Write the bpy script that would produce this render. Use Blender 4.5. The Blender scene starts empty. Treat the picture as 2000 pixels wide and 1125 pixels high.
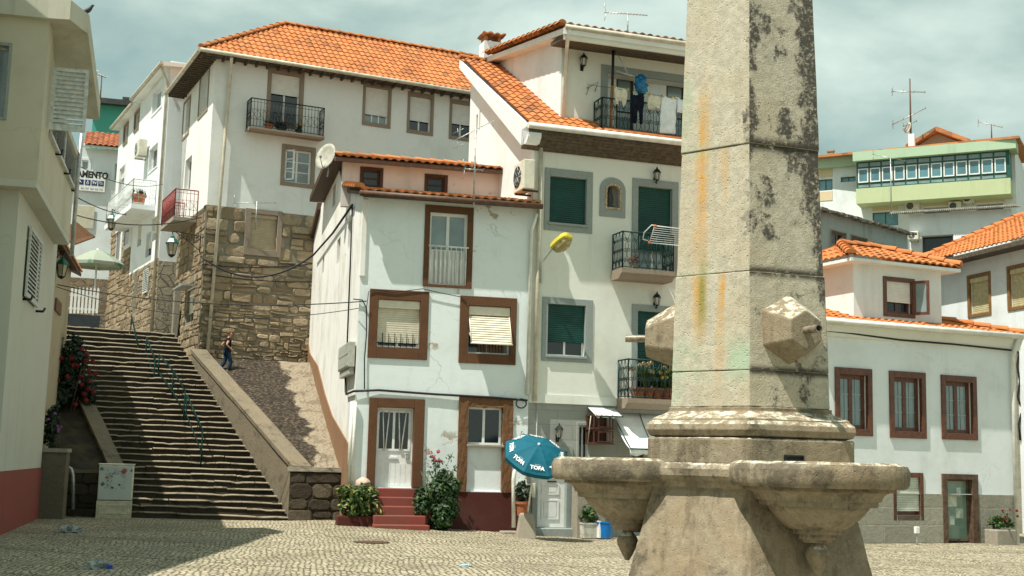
import bpy, bmesh, math, random
from mathutils import Vector, Matrix, geometry
V=Vector; PI=math.pi; RAD=math.radians
rnd=random.Random(7)
S=bpy.context.scene; COL=S.collection
# ---------------------------------------------------------------- camera
F_PX=2470.0; PITCH=RAD(7.8); ROLL=RAD(1.43); EYE=V((0,0,1.7))
_f=V((0,math.cos(PITCH),math.sin(PITCH))); _u0=V((0,-math.sin(PITCH),math.cos(PITCH))); _r0=V((1,0,0))
CR=math.cos(ROLL)*_r0+math.sin(ROLL)*_u0; CU=-math.sin(ROLL)*_r0+math.cos(ROLL)*_u0; CF=_f
cam=bpy.data.cameras.new('camera'); camo=bpy.data.objects.new('camera',cam); COL.objects.link(camo)
cam.sensor_width=36; cam.lens=F_PX/2000*36; cam.clip_end=3000; cam.clip_start=.1
camo.matrix_world=Matrix(((CR.x,CU.x,-CF.x,EYE.x),(CR.y,CU.y,-CF.y,EYE.y),(CR.z,CU.z,-CF.z,EYE.z),(0,0,0,1)))
S.camera=camo
def ray(px,py): return CF*F_PX+CR*(px-1000)+CU*(562.5-py)
def atY(px,py,Y):
    d=ray(px,py); return EYE+d*((Y-EYE.y)/d.y)
def atZ(px,py,z=0):
    d=ray(px,py); return EYE+d*((z-EYE.z)/d.z)
def proj(p):
    q=V(p)-EYE; k=F_PX/q.dot(CF); return (1000+q.dot(CR)*k, 562.5-q.dot(CU)*k)
class Frame:
    """a vertical facade plane: u runs along it, v is the height, w stands out of it"""
    def __init__(s,o,phi):
        s.o=V((o[0],o[1],0)); a=RAD(phi); s.phi=phi
        s.d=V((math.cos(a),math.sin(a),0)); s.n=V((math.sin(a),-math.cos(a),0))
    def pt(s,u,v,w=0): return s.o+s.d*u+s.n*w+V((0,0,v))
    def uv(s,px,py,w=0):
        d=ray(px,py); t=(w-s.n.dot(EYE-s.o))/s.n.dot(d); p=EYE+d*t
        return ((p-s.o).dot(s.d),p.z)
    def rect(s,x0,y0,x1,y1,w=0):
        xc,yc=(x0+x1)/2,(y0+y1)/2
        return (s.uv(x0,yc,w)[0],s.uv(x1,yc,w)[0],s.uv(xc,y1,w)[1],s.uv(xc,y0,w)[1])
    def leftside(s,u): return Frame(s.pt(u,0),s.phi-90)
    def rightside(s,u): return Frame(s.pt(u,0),s.phi+90)
# ---------------------------------------------------------------- mesh builder
class MB:
    def __init__(s): s.v=[];s.f=[];s.uvs={};s.sm=set()
    def add(s,vs,fs,uvs=None,smooth=False):
        b=len(s.v); s.v+= [V(p) for p in vs]
        for i,f in enumerate(fs):
            if uvs: s.uvs[len(s.f)]=[uvs[k] for k in f]
            if smooth: s.sm.add(len(s.f))
            s.f.append([b+k for k in f])
    def quad(s,*p): s.add(p,[tuple(range(len(p)))])
    def hexa(s,p,smooth=False):   # p: 4 bottom, 4 top (same winding, ccw seen from above)
        s.add(p,[(3,2,1,0),(4,5,6,7),(0,1,5,4),(1,2,6,5),(2,3,7,6),(3,0,4,7)])
    def box(s,F,u0,u1,v0,v1,w0,w1):
        if u0>u1:u0,u1=u1,u0
        if v0>v1:v0,v1=v1,v0
        if w0>w1:w0,w1=w1,w0
        s.hexa([F.pt(u0,v0,w1),F.pt(u1,v0,w1),F.pt(u1,v0,w0),F.pt(u0,v0,w0),F.pt(u0,v1,w1),F.pt(u1,v1,w1),F.pt(u1,v1,w0),F.pt(u0,v1,w0)])
    def ring(s,F,o,i,w0,w1):      # rectangular frame, o outer (u0,u1,v0,v1), i inner
        s.box(F,o[0],i[0],o[2],o[3],w0,w1); s.box(F,i[1],o[1],o[2],o[3],w0,w1)
        s.box(F,i[0],i[1],o[2],i[2],w0,w1); s.box(F,i[0],i[1],i[3],o[3],w0,w1)
    def prism(s,F,poly,w0,w1):    # extruded polygon in the facade plane
        n=len(poly); a=[F.pt(u,v,w1) for u,v in poly]; b=[F.pt(u,v,w0) for u,v in poly]
        ar=sum(poly[k][0]*poly[(k+1)%n][1]-poly[(k+1)%n][0]*poly[k][1] for k in range(n))
        if ar<0: a.reverse(); b.reverse()
        s.add(a,[tuple(range(n))]); s.add(b,[tuple(range(n-1,-1,-1))])
        for k in range(n):
            j=(k+1)%n; s.quad(a[k],b[k],b[j],a[j])
    def slab(s,pts,th):           # polygon in space thickened downward by th
        pts=[V(p) for p in pts]; n=len(pts); b=[p-V((0,0,th)) for p in pts]
        nn=geometry.normal(pts[:4] if n>3 else pts)
        if nn.z<0: pts.reverse(); b.reverse()
        s.add(pts,[tuple(range(n))]); s.add(b,[tuple(range(n-1,-1,-1))])
        for k in range(n): j=(k+1)%n; s.quad(pts[k],b[k],b[j],pts[j])
    def tube(s,pts,r,n=6,caps=True,smooth=True):
        pts=[V(p) for p in pts]; m=len(pts); rr=r if isinstance(r,(list,tuple)) else [r]*m
        vs=[];fs=[]; up=None
        for k in range(m):
            t=(pts[min(k+1,m-1)]-pts[max(k-1,0)])
            if t.length<1e-9: t=V((0,0,1))
            t.normalize()
            if up is None: up=V((0,0,1)) if abs(t.z)<.9 else V((1,0,0))
            x=t.cross(up)
            if x.length<1e-4: x=t.cross(V((1,.3,0)))
            x.normalize(); y=x.cross(t); up=y
            for i in range(n):
                a=2*PI*(i+.5)/n; vs.append(pts[k]+(x*math.cos(a)+y*math.sin(a))*rr[k])
        for k in range(m-1):
            for i in range(n):
                j=(i+1)%n; fs.append((k*n+i,k*n+j,(k+1)*n+j,(k+1)*n+i))
        s.add(vs,fs,smooth=smooth)
        if caps:
            b=len(s.v)-len(vs); s.f.append([b+i for i in range(n)][::-1]); s.f.append([b+(m-1)*n+i for i in range(n)])
    def lathe(s,c,prof,n=16,ax=None,shape=None,smooth=False,rot=0):
        """prof: list of (radius,height) about a vertical axis through c; shape(angle)->radius factor"""
        c=V(c); vs=[];fs=[]; m=len(prof)
        for r,h in prof:
            for i in range(n):
                a=2*PI*i/n+rot; k=shape(a) if shape else 1
                vs.append(c+V((math.cos(a)*r*k,math.sin(a)*r*k,h)))
        for k in range(m-1):
            for i in range(n):
                j=(i+1)%n; fs.append((k*n+i,k*n+j,(k+1)*n+j,(k+1)*n+i))
        fs.append(tuple(range(n))[::-1]); fs.append(tuple((m-1)*n+i for i in range(n)))
        s.add(vs,fs,smooth=smooth)
    def wall(s,F,outer,holes=(),depth=.22,w=0,back=True):
        """wall sheet with rectangular or polygonal holes, reveals and edge thickness; holes: (u0,u1,v0,v1) or poly lists"""
        loops=[list(outer)]
        for h in holes:
            loops.append([(h[0],h[2]),(h[1],h[2]),(h[1],h[3]),(h[0],h[3])] if len(h)==4 and not isinstance(h[0],tuple) else list(h))
        flat=[p for l in loops for p in l]
        tri=geometry.tessellate_polygon([[V((p[0],p[1],0)) for p in l] for l in loops])
        for t in tri:
            a,b,c=[flat[i] for i in t]
            if (b[0]-a[0])*(c[1]-a[1])-(c[0]-a[0])*(b[1]-a[1])<0: b,c=c,b
            s.quad(F.pt(*a,w),F.pt(*b,w),F.pt(*c,w))
            if back: s.quad(F.pt(*a,w-depth),F.pt(*c,w-depth),F.pt(*b,w-depth))
        for li,l in enumerate(loops):
            n=len(l); ar=sum(l[k][0]*l[(k+1)%n][1]-l[(k+1)%n][0]*l[k][1] for k in range(n))
            q=l if (ar>0)==(li==0) else l[::-1]
            for k in range(n):
                a,b=q[k],q[(k+1)%n]
                if li==0 and depth>=.19 and abs(a[0]-b[0])<.05: continue
                s.quad(F.pt(*a,w),F.pt(*a,w-depth),F.pt(*b,w-depth),F.pt(*b,w))
    def build(s,name,mat,parent=None,origin=None,bevel=0,kind=None):
        me=bpy.data.meshes.new(name)
        if parent is not None: o0=WL[parent.name]
        elif origin is not None: o0=V(origin)
        else:
            xs=[p.x for p in s.v];ys=[p.y for p in s.v];zs=[p.z for p in s.v]
            o0=V(((min(xs)+max(xs))/2,(min(ys)+max(ys))/2,min(zs)))
        me.from_pydata([p-o0 for p in s.v],[],s.f)
        uvl=me.uv_layers.new(name='UVMap')
        for pi,poly in enumerate(me.polygons):
            if pi in s.sm: poly.use_smooth=True
            ex=s.uvs.get(pi)
            if ex:
                for k,li in enumerate(poly.loop_indices): uvl.data[li].uv=ex[k]
            else:
                n=poly.normal
                if abs(n.z)>.75: t=V((1,0,0)); b=V((0,1,0))
                else:
                    t=V((-n.y,n.x,0)).normalized(); b=V((0,0,1))
                for li in poly.loop_indices:
                    p=s.v[me.loops[li].vertex_index]; uvl.data[li].uv=(p.dot(t),p.dot(b))
        o=bpy.data.objects.new(name,me); COL.objects.link(o)
        me.materials.append(mat)
        if parent is not None: o.parent=parent; WL[o.name]=o0
        else: o.location=o0; WL[o.name]=o0
        if bevel:
            md=o.modifiers.new('bevel','BEVEL'); md.width=bevel; md.segments=2; md.limit_method='ANGLE'; md.angle_limit=RAD(35)
        if kind: o['kind']=kind
        return o
WL={}
def tag(o,label,cat,group=None,kind=None):
    o['label']=label; o['category']=cat
    if group:o['group']=group
    if kind:o['kind']=kind
    return o
def thing(name,label,cat,loc,group=None):
    o=bpy.data.objects.new(name,None); o.empty_display_size=.2; COL.objects.link(o); o.location=loc; WL[o.name]=V(loc)
    return tag(o,label,cat,group)
def copy_thing(src,loc,rz,label):
    r=src.copy(); COL.objects.link(r); r.location=loc; r.rotation_euler=(0,0,rz); r['label']=label
    for ch in src.children:
        c=ch.copy(); COL.objects.link(c); c.parent=r
        for g in ch.children:
            e=g.copy(); COL.objects.link(e); e.parent=c
    return r
def lerp(a,b,t): return a+(b-a)*t
def arc_pts(a,b,sag,n=14):
    a,b=V(a),V(b); return [a.lerp(b,k/n)-V((0,0,sag*4*(k/n)*(1-k/n))) for k in range(n+1)]
# ---------------------------------------------------------------- roof tiles
def tiles(mb,P,eu,ev,L,bounds,tw=.23,tl=.38,h=.05,sub=6):
    """barrel tiles on a sloping plane: P eave origin, eu along the eave, ev up the slope, bounds(v)->(u0,u1)"""
    nn=eu.cross(ev).normalized(); rows=int(math.ceil(L/tl))
    for j in range(rows):
        va=j*tl; vb=min(L,va+tl*1.02)
        ua0,ua1=bounds(va); ub0,ub1=bounds(vb)
        lo=min(ua0,ub0); hi=max(ua1,ub1)
        if hi-lo<.02: continue
        k0=math.floor(lo/tw); k1=math.ceil(hi/tw); us=[(k+i/sub)*tw for k in range(k0,k1) for i in range(sub)]+[k1*tw]
        vs=[];uv=[]
        for which in range(3):
            v=va if which<2 else vb; b0,b1=(ua0,ua1) if which<2 else (ub0,ub1)
            for u in us:
                q=min(max(u,b0),b1); ph=(u/tw)%1.0
                z=h*(.5+.5*math.cos(2*PI*ph))**.7
                kk=math.floor(u/tw+.5); jit=((math.sin(kk*12.9898+j*78.233)*43758.5453)%1-.5)*.014
                z+= (.030+jit if which==1 else (-.012 if which==0 else 0))
                vs.append(P+eu*q+ev*(v-(.012 if which<2 else 0))+nn*z); uv.append((u/tw+.5,(j+.5 if which<2 else j+.99)))
        n=len(us); fs=[]
        for r in range(2):
            for i in range(n-1): fs.append((r*n+i,r*n+i+1,(r+1)*n+i+1,(r+1)*n+i))
        mb.add(vs,fs,uv)
def caps(mb,a,b,r=.12,ln=.42):
    a,b=V(a),V(b); d=b-a; L=d.length; n=max(1,int(L/ln)); d.normalize(); x=d.cross(V((0,0,1))).normalized(); y=x.cross(d)
    for k in range(n):
        p=a+d*(L*k/n); q=a+d*(L*(k+1.08)/n); vs=[];uv=[]
        for i in range(9):
            t=PI*i/8; o=x*math.cos(t)*r+y*(math.sin(t)*r*.85)
            vs+= [p+o*1.12+y*.02,q+o*.9]; uv+=[(k+.5,500.5),(k+.5,500.9)]
        mb.add(vs,[(2*i+1,2*i,2*i+2,2*i+3) for i in range(8)],uv)
        mb.add([vs[2*i] for i in range(9)],[tuple(range(9))],[(k+.5,500.5)]*9)
# ---------------------------------------------------------------- materials
class NT:
    def __init__(s,name):
        s.m=bpy.data.materials.new(name); s.m.use_nodes=True; s.t=s.m.node_tree; s.t.nodes.clear()
        s.out=s.t.nodes.new('ShaderNodeOutputMaterial'); s.b=s.n('ShaderNodeBsdfPrincipled'); s.l(s.b.outputs[0],s.out.inputs[0])
        s.geo=None
    def n(s,ty,*a,**k):
        nd=s.t.nodes.new(ty)
        for kk,vv in k.items():
            if hasattr(nd,kk): setattr(nd,kk,vv)
            else: s.set(nd.inputs[kk.replace('_',' ')],vv)
        for i,vv in enumerate(a):
            if vv is not None: s.set(nd.inputs[i],vv)
        return nd
    def set(s,sock,v):
        if hasattr(v,'is_output'): s.l(v,sock)
        else:
            if isinstance(v,tuple) and len(v)==3 and sock.type=='RGBA': v=(*v,1)
            sock.default_value=v
    def l(s,a,b): s.t.links.new(a,b)
    @property
    def pos(s):
        if not s.geo: s.geo=s.n('ShaderNodeNewGeometry')
        return s.geo.outputs['Position']
    @property
    def uv(s): return s.n('ShaderNodeUVMap').outputs[0]
    def math(s,op,a,b=0,c=0,clamp=False): return s.n('ShaderNodeMath',a,b,c,operation=op,use_clamp=clamp).outputs[0]
    def vm(s,op,a,b=(0,0,0)):
        nd=s.n('ShaderNodeVectorMath',a,b,operation=op); return nd.outputs[1] if op in('DOT_PRODUCT','LENGTH') else nd.outputs[0]
    def scale(s,v,xyz): return s.vm('MULTIPLY',v,xyz)
    def noise(s,v,sc,det=5,rough=.55,dist=0):
        nd=s.n('ShaderNodeTexNoise'); s.l(v,nd.inputs['Vector']); nd.inputs['Scale'].default_value=sc; nd.inputs['Detail'].default_value=det
        nd.inputs['Roughness'].default_value=rough; nd.inputs['Distortion'].default_value=dist; return nd.outputs[0]
    def noisec(s,v,sc,det=3):
        nd=s.n('ShaderNodeTexNoise'); s.l(v,nd.inputs['Vector']); nd.inputs['Scale'].default_value=sc; nd.inputs['Detail'].default_value=det; return nd.outputs[1]
    def ss(s,x,a,b,lo=0.,hi=1.):
        nd=s.n('ShaderNodeMapRange',interpolation_type='SMOOTHSTEP'); s.set(nd.inputs[0],x)
        for i,vv in enumerate((a,b,lo,hi)): nd.inputs[i+1].default_value=vv
        return nd.outputs[0]
    def mix(s,f,a,b,blend='MIX'):
        nd=s.n('ShaderNodeMix',data_type='RGBA',blend_type=blend); s.set(nd.inputs[0],f); s.set(nd.inputs[6],a); s.set(nd.inputs[7],b); return nd.outputs[2]
    def bump(s,h,st=.4,dist=.02,nrm=None):
        nd=s.n('ShaderNodeBump'); nd.inputs['Strength'].default_value=st; nd.inputs['Distance'].default_value=dist; s.l(h,nd.inputs['Height'])
        if nrm: s.l(nrm,nd.inputs['Normal'])
        return nd.outputs[0]
    def sepz(s,v): nd=s.n('ShaderNodeSeparateXYZ',v); return nd.outputs
    def fin(s,col=None,rough=.8,nrm=None,metal=0,spec=.3):
        if col is not None: s.set(s.b.inputs['Base Color'],col)
        s.set(s.b.inputs['Roughness'],rough); s.b.inputs['Metallic'].default_value=metal; s.b.inputs['Specular IOR Level'].default_value=spec
        if nrm: s.l(nrm,s.b.inputs['Normal'])
        return s.m
def plaster(name,col,dirt=(.42,.40,.34),amt=.35,streak=.25,chip=0,crack=.12,chipcol=(.33,.29,.23),bump=.25):
    t=NT(name); p=t.pos
    a=t.noise(p,.7,7,.62); b=t.noise(t.scale(p,(1.9,1.9,.22)),1,7,.66); g=t.noise(p,34,3,.6); m=t.noise(p,5,6,.65)
    c=t.mix(t.math('MULTIPLY',t.ss(a,.45,.75),amt),col,dirt)
    c=t.mix(t.math('MULTIPLY',t.ss(b,.52,.78),streak),c,tuple(x*.62 for x in dirt))
    c=t.mix(t.math('MULTIPLY',t.ss(m,.5,.75),.10),c,dirt)
    cd=t.vm('ADD',p,t.scale(t.vm('SUBTRACT',t.noisec(p,1.3,5),(.5,.5,.5)),(1.1,1.1,1.1))); cv=t.n('ShaderNodeTexVoronoi',feature='DISTANCE_TO_EDGE'); t.l(cd,cv.inputs['Vector']); cv.inputs['Scale'].default_value=.5
    c=t.mix(t.math('MULTIPLY',t.math('MULTIPLY',t.ss(cv.outputs[0],.012,.002),t.ss(t.noise(p,.55,2),.50,.60)),crack),c,mulc(dirt,.5))
    h=t.math('ADD',t.math('MULTIPLY',g,.25),t.math('MULTIPLY',m,.9))
    if chip:
        k=t.noise(p,2.1,8,.72); k2=t.noise(p,.33,2); kk=t.math('MULTIPLY',t.ss(k,.655-chip*.06,.665-chip*.06),t.ss(k2,.50,.56)); c=t.mix(kk,c,t.mix(g,chipcol,tuple(x*1.5 for x in chipcol)))
        h=t.math('SUBTRACT',h,kk)
    return t.fin(c,.88,t.bump(h,bump,.02))
def simple(name,col,rough=.5,metal=0,var=.12,sc=8,spec=.35,bump=0):
    t=NT(name); p=t.pos; a=t.noise(p,sc,5,.6)
    c=t.mix(t.ss(a,.3,.7),tuple(x*(1-var) for x in col),tuple(min(1,x*(1+var)) for x in col))
    return t.fin(c,t.ss(a,.2,.8,max(.05,rough-.08),min(1,rough+.08)),t.bump(a,bump,.01) if bump else None,metal,spec)
def tilemat(name,col,alt,dark,lichen=.3):
    col,alt,dark=mulc(col,.84),mulc(alt,.84),mulc(dark,.8)
    t=NT(name); uv=t.uv; fl=t.vm('FLOOR',uv); w=t.n('ShaderNodeTexWhiteNoise',fl,noise_dimensions='3D'); p=t.pos
    c=t.mix(w.outputs[0],col,alt); c=t.mix(t.math('MULTIPLY',t.ss(w.outputs[0],.74,1),.75),c,dark)
    a=t.noise(p,1.1,6,.65); b=t.noise(p,11,5,.7)
    c=t.mix(t.math('MULTIPLY',t.ss(t.noise(t.scale(p,(.6,.6,2.2)),1.6,6,.68),.52,.66),lichen*1.1),c,(.13,.085,.05)); c=t.mix(t.math('MULTIPLY',t.ss(a,.46,.70),lichen),c,dark); c=t.mix(t.math('MULTIPLY',t.ss(b,.58,.7),lichen*.9),c,(.16,.14,.11))
    return t.fin(c,.8,t.bump(b,.25,.01))
def mulc(c,k): return tuple(x*k for x in c)
def masonry(name,cols,mortar,sx=1.6,sy=2.6,gap=.06,bump=.9,rnds=.8,blend=.0,patch=.5,small=.5):
    """rubble stone: two sizes of angular cells in wall metres, small stones packed between the large ones"""
    cols=[mulc(c,.82) for c in cols]; mortar=mulc(mortar,.82)
    t=NT(name); uv=t.uv; p=t.pos
    d=t.vm('SUBTRACT',t.noisec(p,2.6,5),(.5,.5,.5)); q=t.vm('ADD',t.scale(uv,(sx,sy,1)),t.scale(d,(.42,.42,0)))
    def cells(sc):
        e=t.n('ShaderNodeTexVoronoi',feature='DISTANCE_TO_EDGE'); t.l(q,e.inputs['Vector']); e.inputs['Scale'].default_value=sc; e.inputs['Randomness'].default_value=rnds
        v=t.n('ShaderNodeTexVoronoi',feature='F1'); t.l(q,v.inputs['Vector']); v.inputs['Scale'].default_value=sc; v.inputs['Randomness'].default_value=rnds
        return t.math('DIVIDE',e.outputs[0],1),t.n('ShaderNodeTexWhiteNoise',v.outputs['Position'],noise_dimensions='3D').outputs[0]
    e1,w1=cells(1); e2,w2=cells(2.1)
    sel=t.ss(t.noise(p,.9,3),.60-small*.2,.64-small*.2)
    def mixf(f,a,b): return t.math('ADD',t.math('MULTIPLY',a,t.math('SUBTRACT',1,f)),t.math('MULTIPLY',b,f))
    e=mixf(sel,e1,e2); w=mixf(sel,w1,w2)
    n=t.noise(p,9,8,.74); f=t.noise(p,32,5,.7); big=t.noise(p,.8,5,.6)
    c=t.mix(t.ss(w,.05,.95),cols[0],cols[1]); c=t.mix(t.math('MULTIPLY',t.ss(w,.68,.74),.8),c,cols[2]); c=t.mix(t.ss(n,.44,.66),c,cols[2]); c=t.mix(t.math('MULTIPLY',t.ss(f,.5,.68),.55),c,mulc(cols[2],.55))
    c=t.mix(t.math('MULTIPLY',t.ss(big,.42,.66),patch),c,cols[3] if len(cols)>3 else mortar)
    ee=t.math('ADD',e,t.math('MULTIPLY',t.math('SUBTRACT',n,.5),gap*1.8))
    jo=t.ss(ee,gap*.45,gap*1.25)
    c=t.mix(jo,t.mix(t.ss(n,.35,.65),mortar,mulc(mortar,.28)),c)
    h=t.math('ADD',t.math('MULTIPLY',t.ss(ee,0,gap*1.3),.7),t.math('ADD',t.math('MULTIPLY',n,1.1),t.math('MULTIPLY',t.math('ADD',f,t.math('MULTIPLY',w,1.2)),.4)))
    return t.fin(c,.92,t.bump(h,bump,.10))
def cutstone(name,cols,mortar,bw=.9,bh=.42,bump=.6):
    cols=[mulc(c,.80) for c in cols]; mortar=mulc(mortar,.80)
    t=NT(name); uv=t.uv; p=t.pos
    d=t.vm('SUBTRACT',t.noisec(p,2.3,3),(.5,.5,.5)); q=t.vm('ADD',uv,t.scale(d,(.06,.05,0)))
    b=t.n('ShaderNodeTexBrick',offset=.5,squash=1.0); t.l(q,b.inputs['Vector'])
    b.inputs['Scale'].default_value=1; b.inputs['Brick Width'].default_value=bw; b.inputs['Row Height'].default_value=bh; b.inputs['Mortar Size'].default_value=.018; b.inputs['Mortar Smooth'].default_value=.4
    b.inputs['Color1'].default_value=(*cols[0],1); b.inputs['Color2'].default_value=(*cols[1],1); b.inputs['Mortar'].default_value=(*mortar,1)
    n=t.noise(p,10,7,.7); big=t.noise(p,.9,5,.6)
    c=t.mix(t.math('MULTIPLY',t.ss(n,.45,.72),.6),b.outputs[0],cols[2]); c=t.mix(t.math('MULTIPLY',t.ss(big,.45,.7),.45),c,cols[-1])
    h=t.math('ADD',t.math('MULTIPLY',b.outputs['Fac'],-1.2),n)
    return t.fin(c,.92,t.bump(h,bump,.03))
def granite(name,col,dark=(.10,.09,.07),warm=None,dk=.35,bump=.5,sc=1.0):
    col=mulc(col,.80); warm=mulc(warm,.80) if warm else None
    t=NT(name); p=t.pos; a=t.noise(p,1.3*sc,7,.68); b=t.noise(p,14*sc,7,.72); g=t.noise(p,75*sc,2,.5)
    c=t.mix(t.ss(b,.3,.75),tuple(x*.82 for x in col),tuple(min(1,x*1.15) for x in col))
    if warm: c=t.mix(t.math('MULTIPLY',t.ss(t.noise(p,.8*sc,4),.45,.7),.6),c,warm)
    c=t.mix(t.math('MULTIPLY',t.ss(t.math('MULTIPLY',a,t.math('ADD',b,.5)),.52,.66),dk),c,dark)
    c=t.mix(t.math('MULTIPLY',t.ss(g,.6,.7),.35),c,dark)
    h=t.math('ADD',b,t.math('MULTIPLY',g,.5))
    return t.fin(c,.9,t.bump(h,bump,.02))
def glassmat(name,col=(.03,.05,.055),rough=.06):
    t=NT(name); p=t.pos; a=t.noise(p,1.7,3); c=t.mix(a,tuple(x*.5 for x in col),tuple(x*1.6 for x in col))
    return t.fin(c,rough,t.bump(t.noise(p,2.2,2),.03,.02),0,.8)
def leafmat(name,c1,c2,c3=None):
    c1,c2=mulc(c1,.75),mulc(c2,.75)
    t=NT(name); g=t.n('ShaderNodeNewGeometry'); r=g.outputs['Random Per Island']
    c=t.mix(r,c1,c2)
    if c3: c=t.mix(t.ss(r,.8,.95),c,c3)
    t.b.inputs['Transmission Weight'].default_value=0
    m=t.fin(c,.5,None,0,.4)
    tr=t.n('ShaderNodeBsdfTranslucent'); t.set(tr.inputs[0],c); mx=t.n('ShaderNodeMixShader',.25); t.l(t.b.outputs[0],mx.inputs[1]); t.l(tr.outputs[0],mx.inputs[2]); t.l(mx.outputs[0],t.out.inputs[0])
    return m
def blockstone(name,c1,c2,c3,moss):
    t=NT(name); p=t.pos; g=t.n('ShaderNodeNewGeometry'); r=g.outputs['Random Per Island']
    n=t.noise(p,8,8,.72); f=t.noise(p,34,5,.7); big=t.noise(p,.7,5,.6)
    c=t.mix(r,c1,c2); c=t.mix(t.math('MULTIPLY',t.ss(t.math('FRACT',t.math('MULTIPLY',r,7.31)),.72,.8),.75),c,c3); c=t.mix(t.math('MULTIPLY',t.ss(n,.45,.68),.6),c,c3); c=t.mix(t.math('MULTIPLY',t.ss(f,.5,.7),.6),c,mulc(c3,.4)); c=t.mix(t.math('MULTIPLY',t.ss(big,.48,.68),.45),c,moss)
    return t.fin(c,.95,t.bump(t.math('ADD',n,t.math('MULTIPLY',f,.6)),1.0,.05))
BLOCK=blockstone('rubble_blocks',(.32,.245,.15),(.56,.45,.30),(.24,.18,.11),(.21,.20,.145))
BLOCKW=blockstone('warm_rubble_blocks',(.27,.20,.12),(.42,.335,.22),(.175,.125,.075),(.25,.21,.15))
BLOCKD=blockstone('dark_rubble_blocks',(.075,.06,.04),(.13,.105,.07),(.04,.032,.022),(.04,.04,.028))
MORT=granite('pale_mortar',(.33,.30,.225),(.12,.10,.07),None,.4,.8,2)
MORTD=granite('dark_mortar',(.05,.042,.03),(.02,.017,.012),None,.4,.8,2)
WHITE=plaster('white_plaster',(.75,.80,.81),amt=.30,streak=.24)
WHITE_OLD=plaster('old_white_plaster',(.75,.82,.82),amt=.26,streak=.14,chip=1.3,crack=.3)
WHITE_SIDE=plaster('stained_side_plaster',(.82,.81,.77),dirt=(.46,.43,.32),amt=.6,streak=.34,chip=.2)
CREAM=plaster('cream_plaster',(.73,.75,.68),amt=.28,streak=.24)
PINKISH=plaster('rosy_white_plaster',(.77,.79,.76),amt=.28,streak=.22)
OCHRE=plaster('cream_wall',(.52,.50,.38),dirt=(.36,.32,.22),amt=.35,streak=.35)
OCHRE_W=plaster('pale_cream_wall',(.52,.53,.45),dirt=(.42,.40,.32),amt=.3,streak=.3)
REDPL=plaster('red_plinth_paint',(.078,.019,.014),dirt=(.10,.05,.04),amt=.5,streak=.3)
REDFADE=plaster('faded_red_paint',(.23,.058,.043),dirt=(.16,.09,.065),amt=.5,streak=.3)
BROWNPL=plaster('brown_band_paint',(.26,.145,.075),dirt=(.18,.11,.07),amt=.5,streak=.2)
BROWN=granite('brown_painted_stone',(.165,.078,.038),(.07,.035,.02),None,.5,.35,1.5)
BROWNR=granite('rough_brown_render',(.21,.105,.05),(.08,.04,.02),None,.5,1.0,.8)
GREYSUR=granite('grey_stone_trim',(.36,.41,.39),(.2,.22,.21),None,.2,.2,2)
BROWNSUR=granite('tan_stone_trim',(.36,.29,.22),(.2,.16,.12),None,.3,.3,2)
STONE=masonry('rubble_stone',[(.22,.155,.09),(.46,.35,.22),(.12,.085,.05),(.20,.18,.135)],(.36,.33,.25),1.45,2.9,.085,1.0,.95,patch=.45)
STONE2=masonry('warm_rubble_stone',[(.34,.245,.145),(.52,.42,.28),(.22,.155,.09),(.30,.25,.18)],(.46,.40,.30),1.7,3.2,.05,.9,.9)
FLAGST=masonry('pale_flagstone',[(.48,.42,.31),(.54,.48,.36),(.42,.36,.26),(.4,.36,.28)],(.30,.26,.19),2.2,2.6,.05,.6,.95,patch=.2)
DARKST=cutstone('dark_wall_stone',[(.105,.085,.055),(.15,.12,.08),(.05,.04,.028),(.045,.04,.03)],(.06,.05,.036),1.15,.42,1.0)
ASHLAR=cutstone('grey_ashlar',[(.36,.34,.27),(.44,.42,.34),(.24,.22,.17),(.30,.29,.23)],(.46,.44,.36),.95,.42)
CLAD=cutstone('grey_stone_cladding',[(.40,.42,.38),(.44,.46,.42),(.35,.37,.33),(.38,.40,.36)],(.34,.36,.33),.85,.38,.15)
GRAN=granite('weathered_granite',(.42,.36,.26),(.10,.085,.06),(.46,.37,.24),.5,.7)
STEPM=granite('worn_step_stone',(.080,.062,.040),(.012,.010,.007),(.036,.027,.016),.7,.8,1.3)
NOSEM=granite('worn_sunlit_step_edge',(.42,.36,.26),(.09,.07,.045),(.28,.22,.14),.85,.8,2.2)  # worn edges; their sunlit tone is put into this paler colour
PARAP=granite('pale_coping_stone',(.25,.21,.145),(.06,.05,.035),(.30,.235,.15),.65,.9,1.2)
CONC=granite('concrete',(.40,.36,.29),(.16,.14,.1),(.42,.36,.27),.35,.4)
TILE=tilemat('orange_tiles',(.56,.185,.055),(.66,.25,.08),(.24,.085,.035),.42)
TILE_OLD=tilemat('weathered_tiles',(.58,.22,.075),(.64,.28,.11),(.16,.11,.075),.55)
TILE_BR=tilemat('brick_orange_tiles',(.56,.18,.05),(.66,.245,.075),(.30,.10,.035),.26)
WOODB=simple('dark_brown_wood',(.075,.038,.022),.6,0,.3,14,.3,.2)
WOODM=simple('mahogany_wood',(.115,.042,.022),.35,0,.3,10,.5,.1)
WOODS=simple('weathered_soffit_wood',(.10,.082,.06),.8,0,.35,9,.2,.4)
WALLW=simple('white_paint',(.78,.79,.77),.4,0,.06,6)
ALU=simple('white_aluminium',(.72,.75,.74),.35,0,.06,5)
OFFW=simple('cream_enamel',(.66,.63,.52),.45,0,.12,4)
SHUT=simple('cream_shutter',(.66,.62,.50),.5,0,.08,5)
SHUTW=simple('white_shutter',(.74,.74,.70),.5,0,.06,5)
SHUTG=simple('green_shutter',(.009,.062,.052),.45,0,.2,3)
SHUTY=simple('straw_blind',(.55,.50,.30),.7,0,.15,9)
IRON=simple('black_iron',(.018,.022,.022),.5,.4,.3,20)
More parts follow.
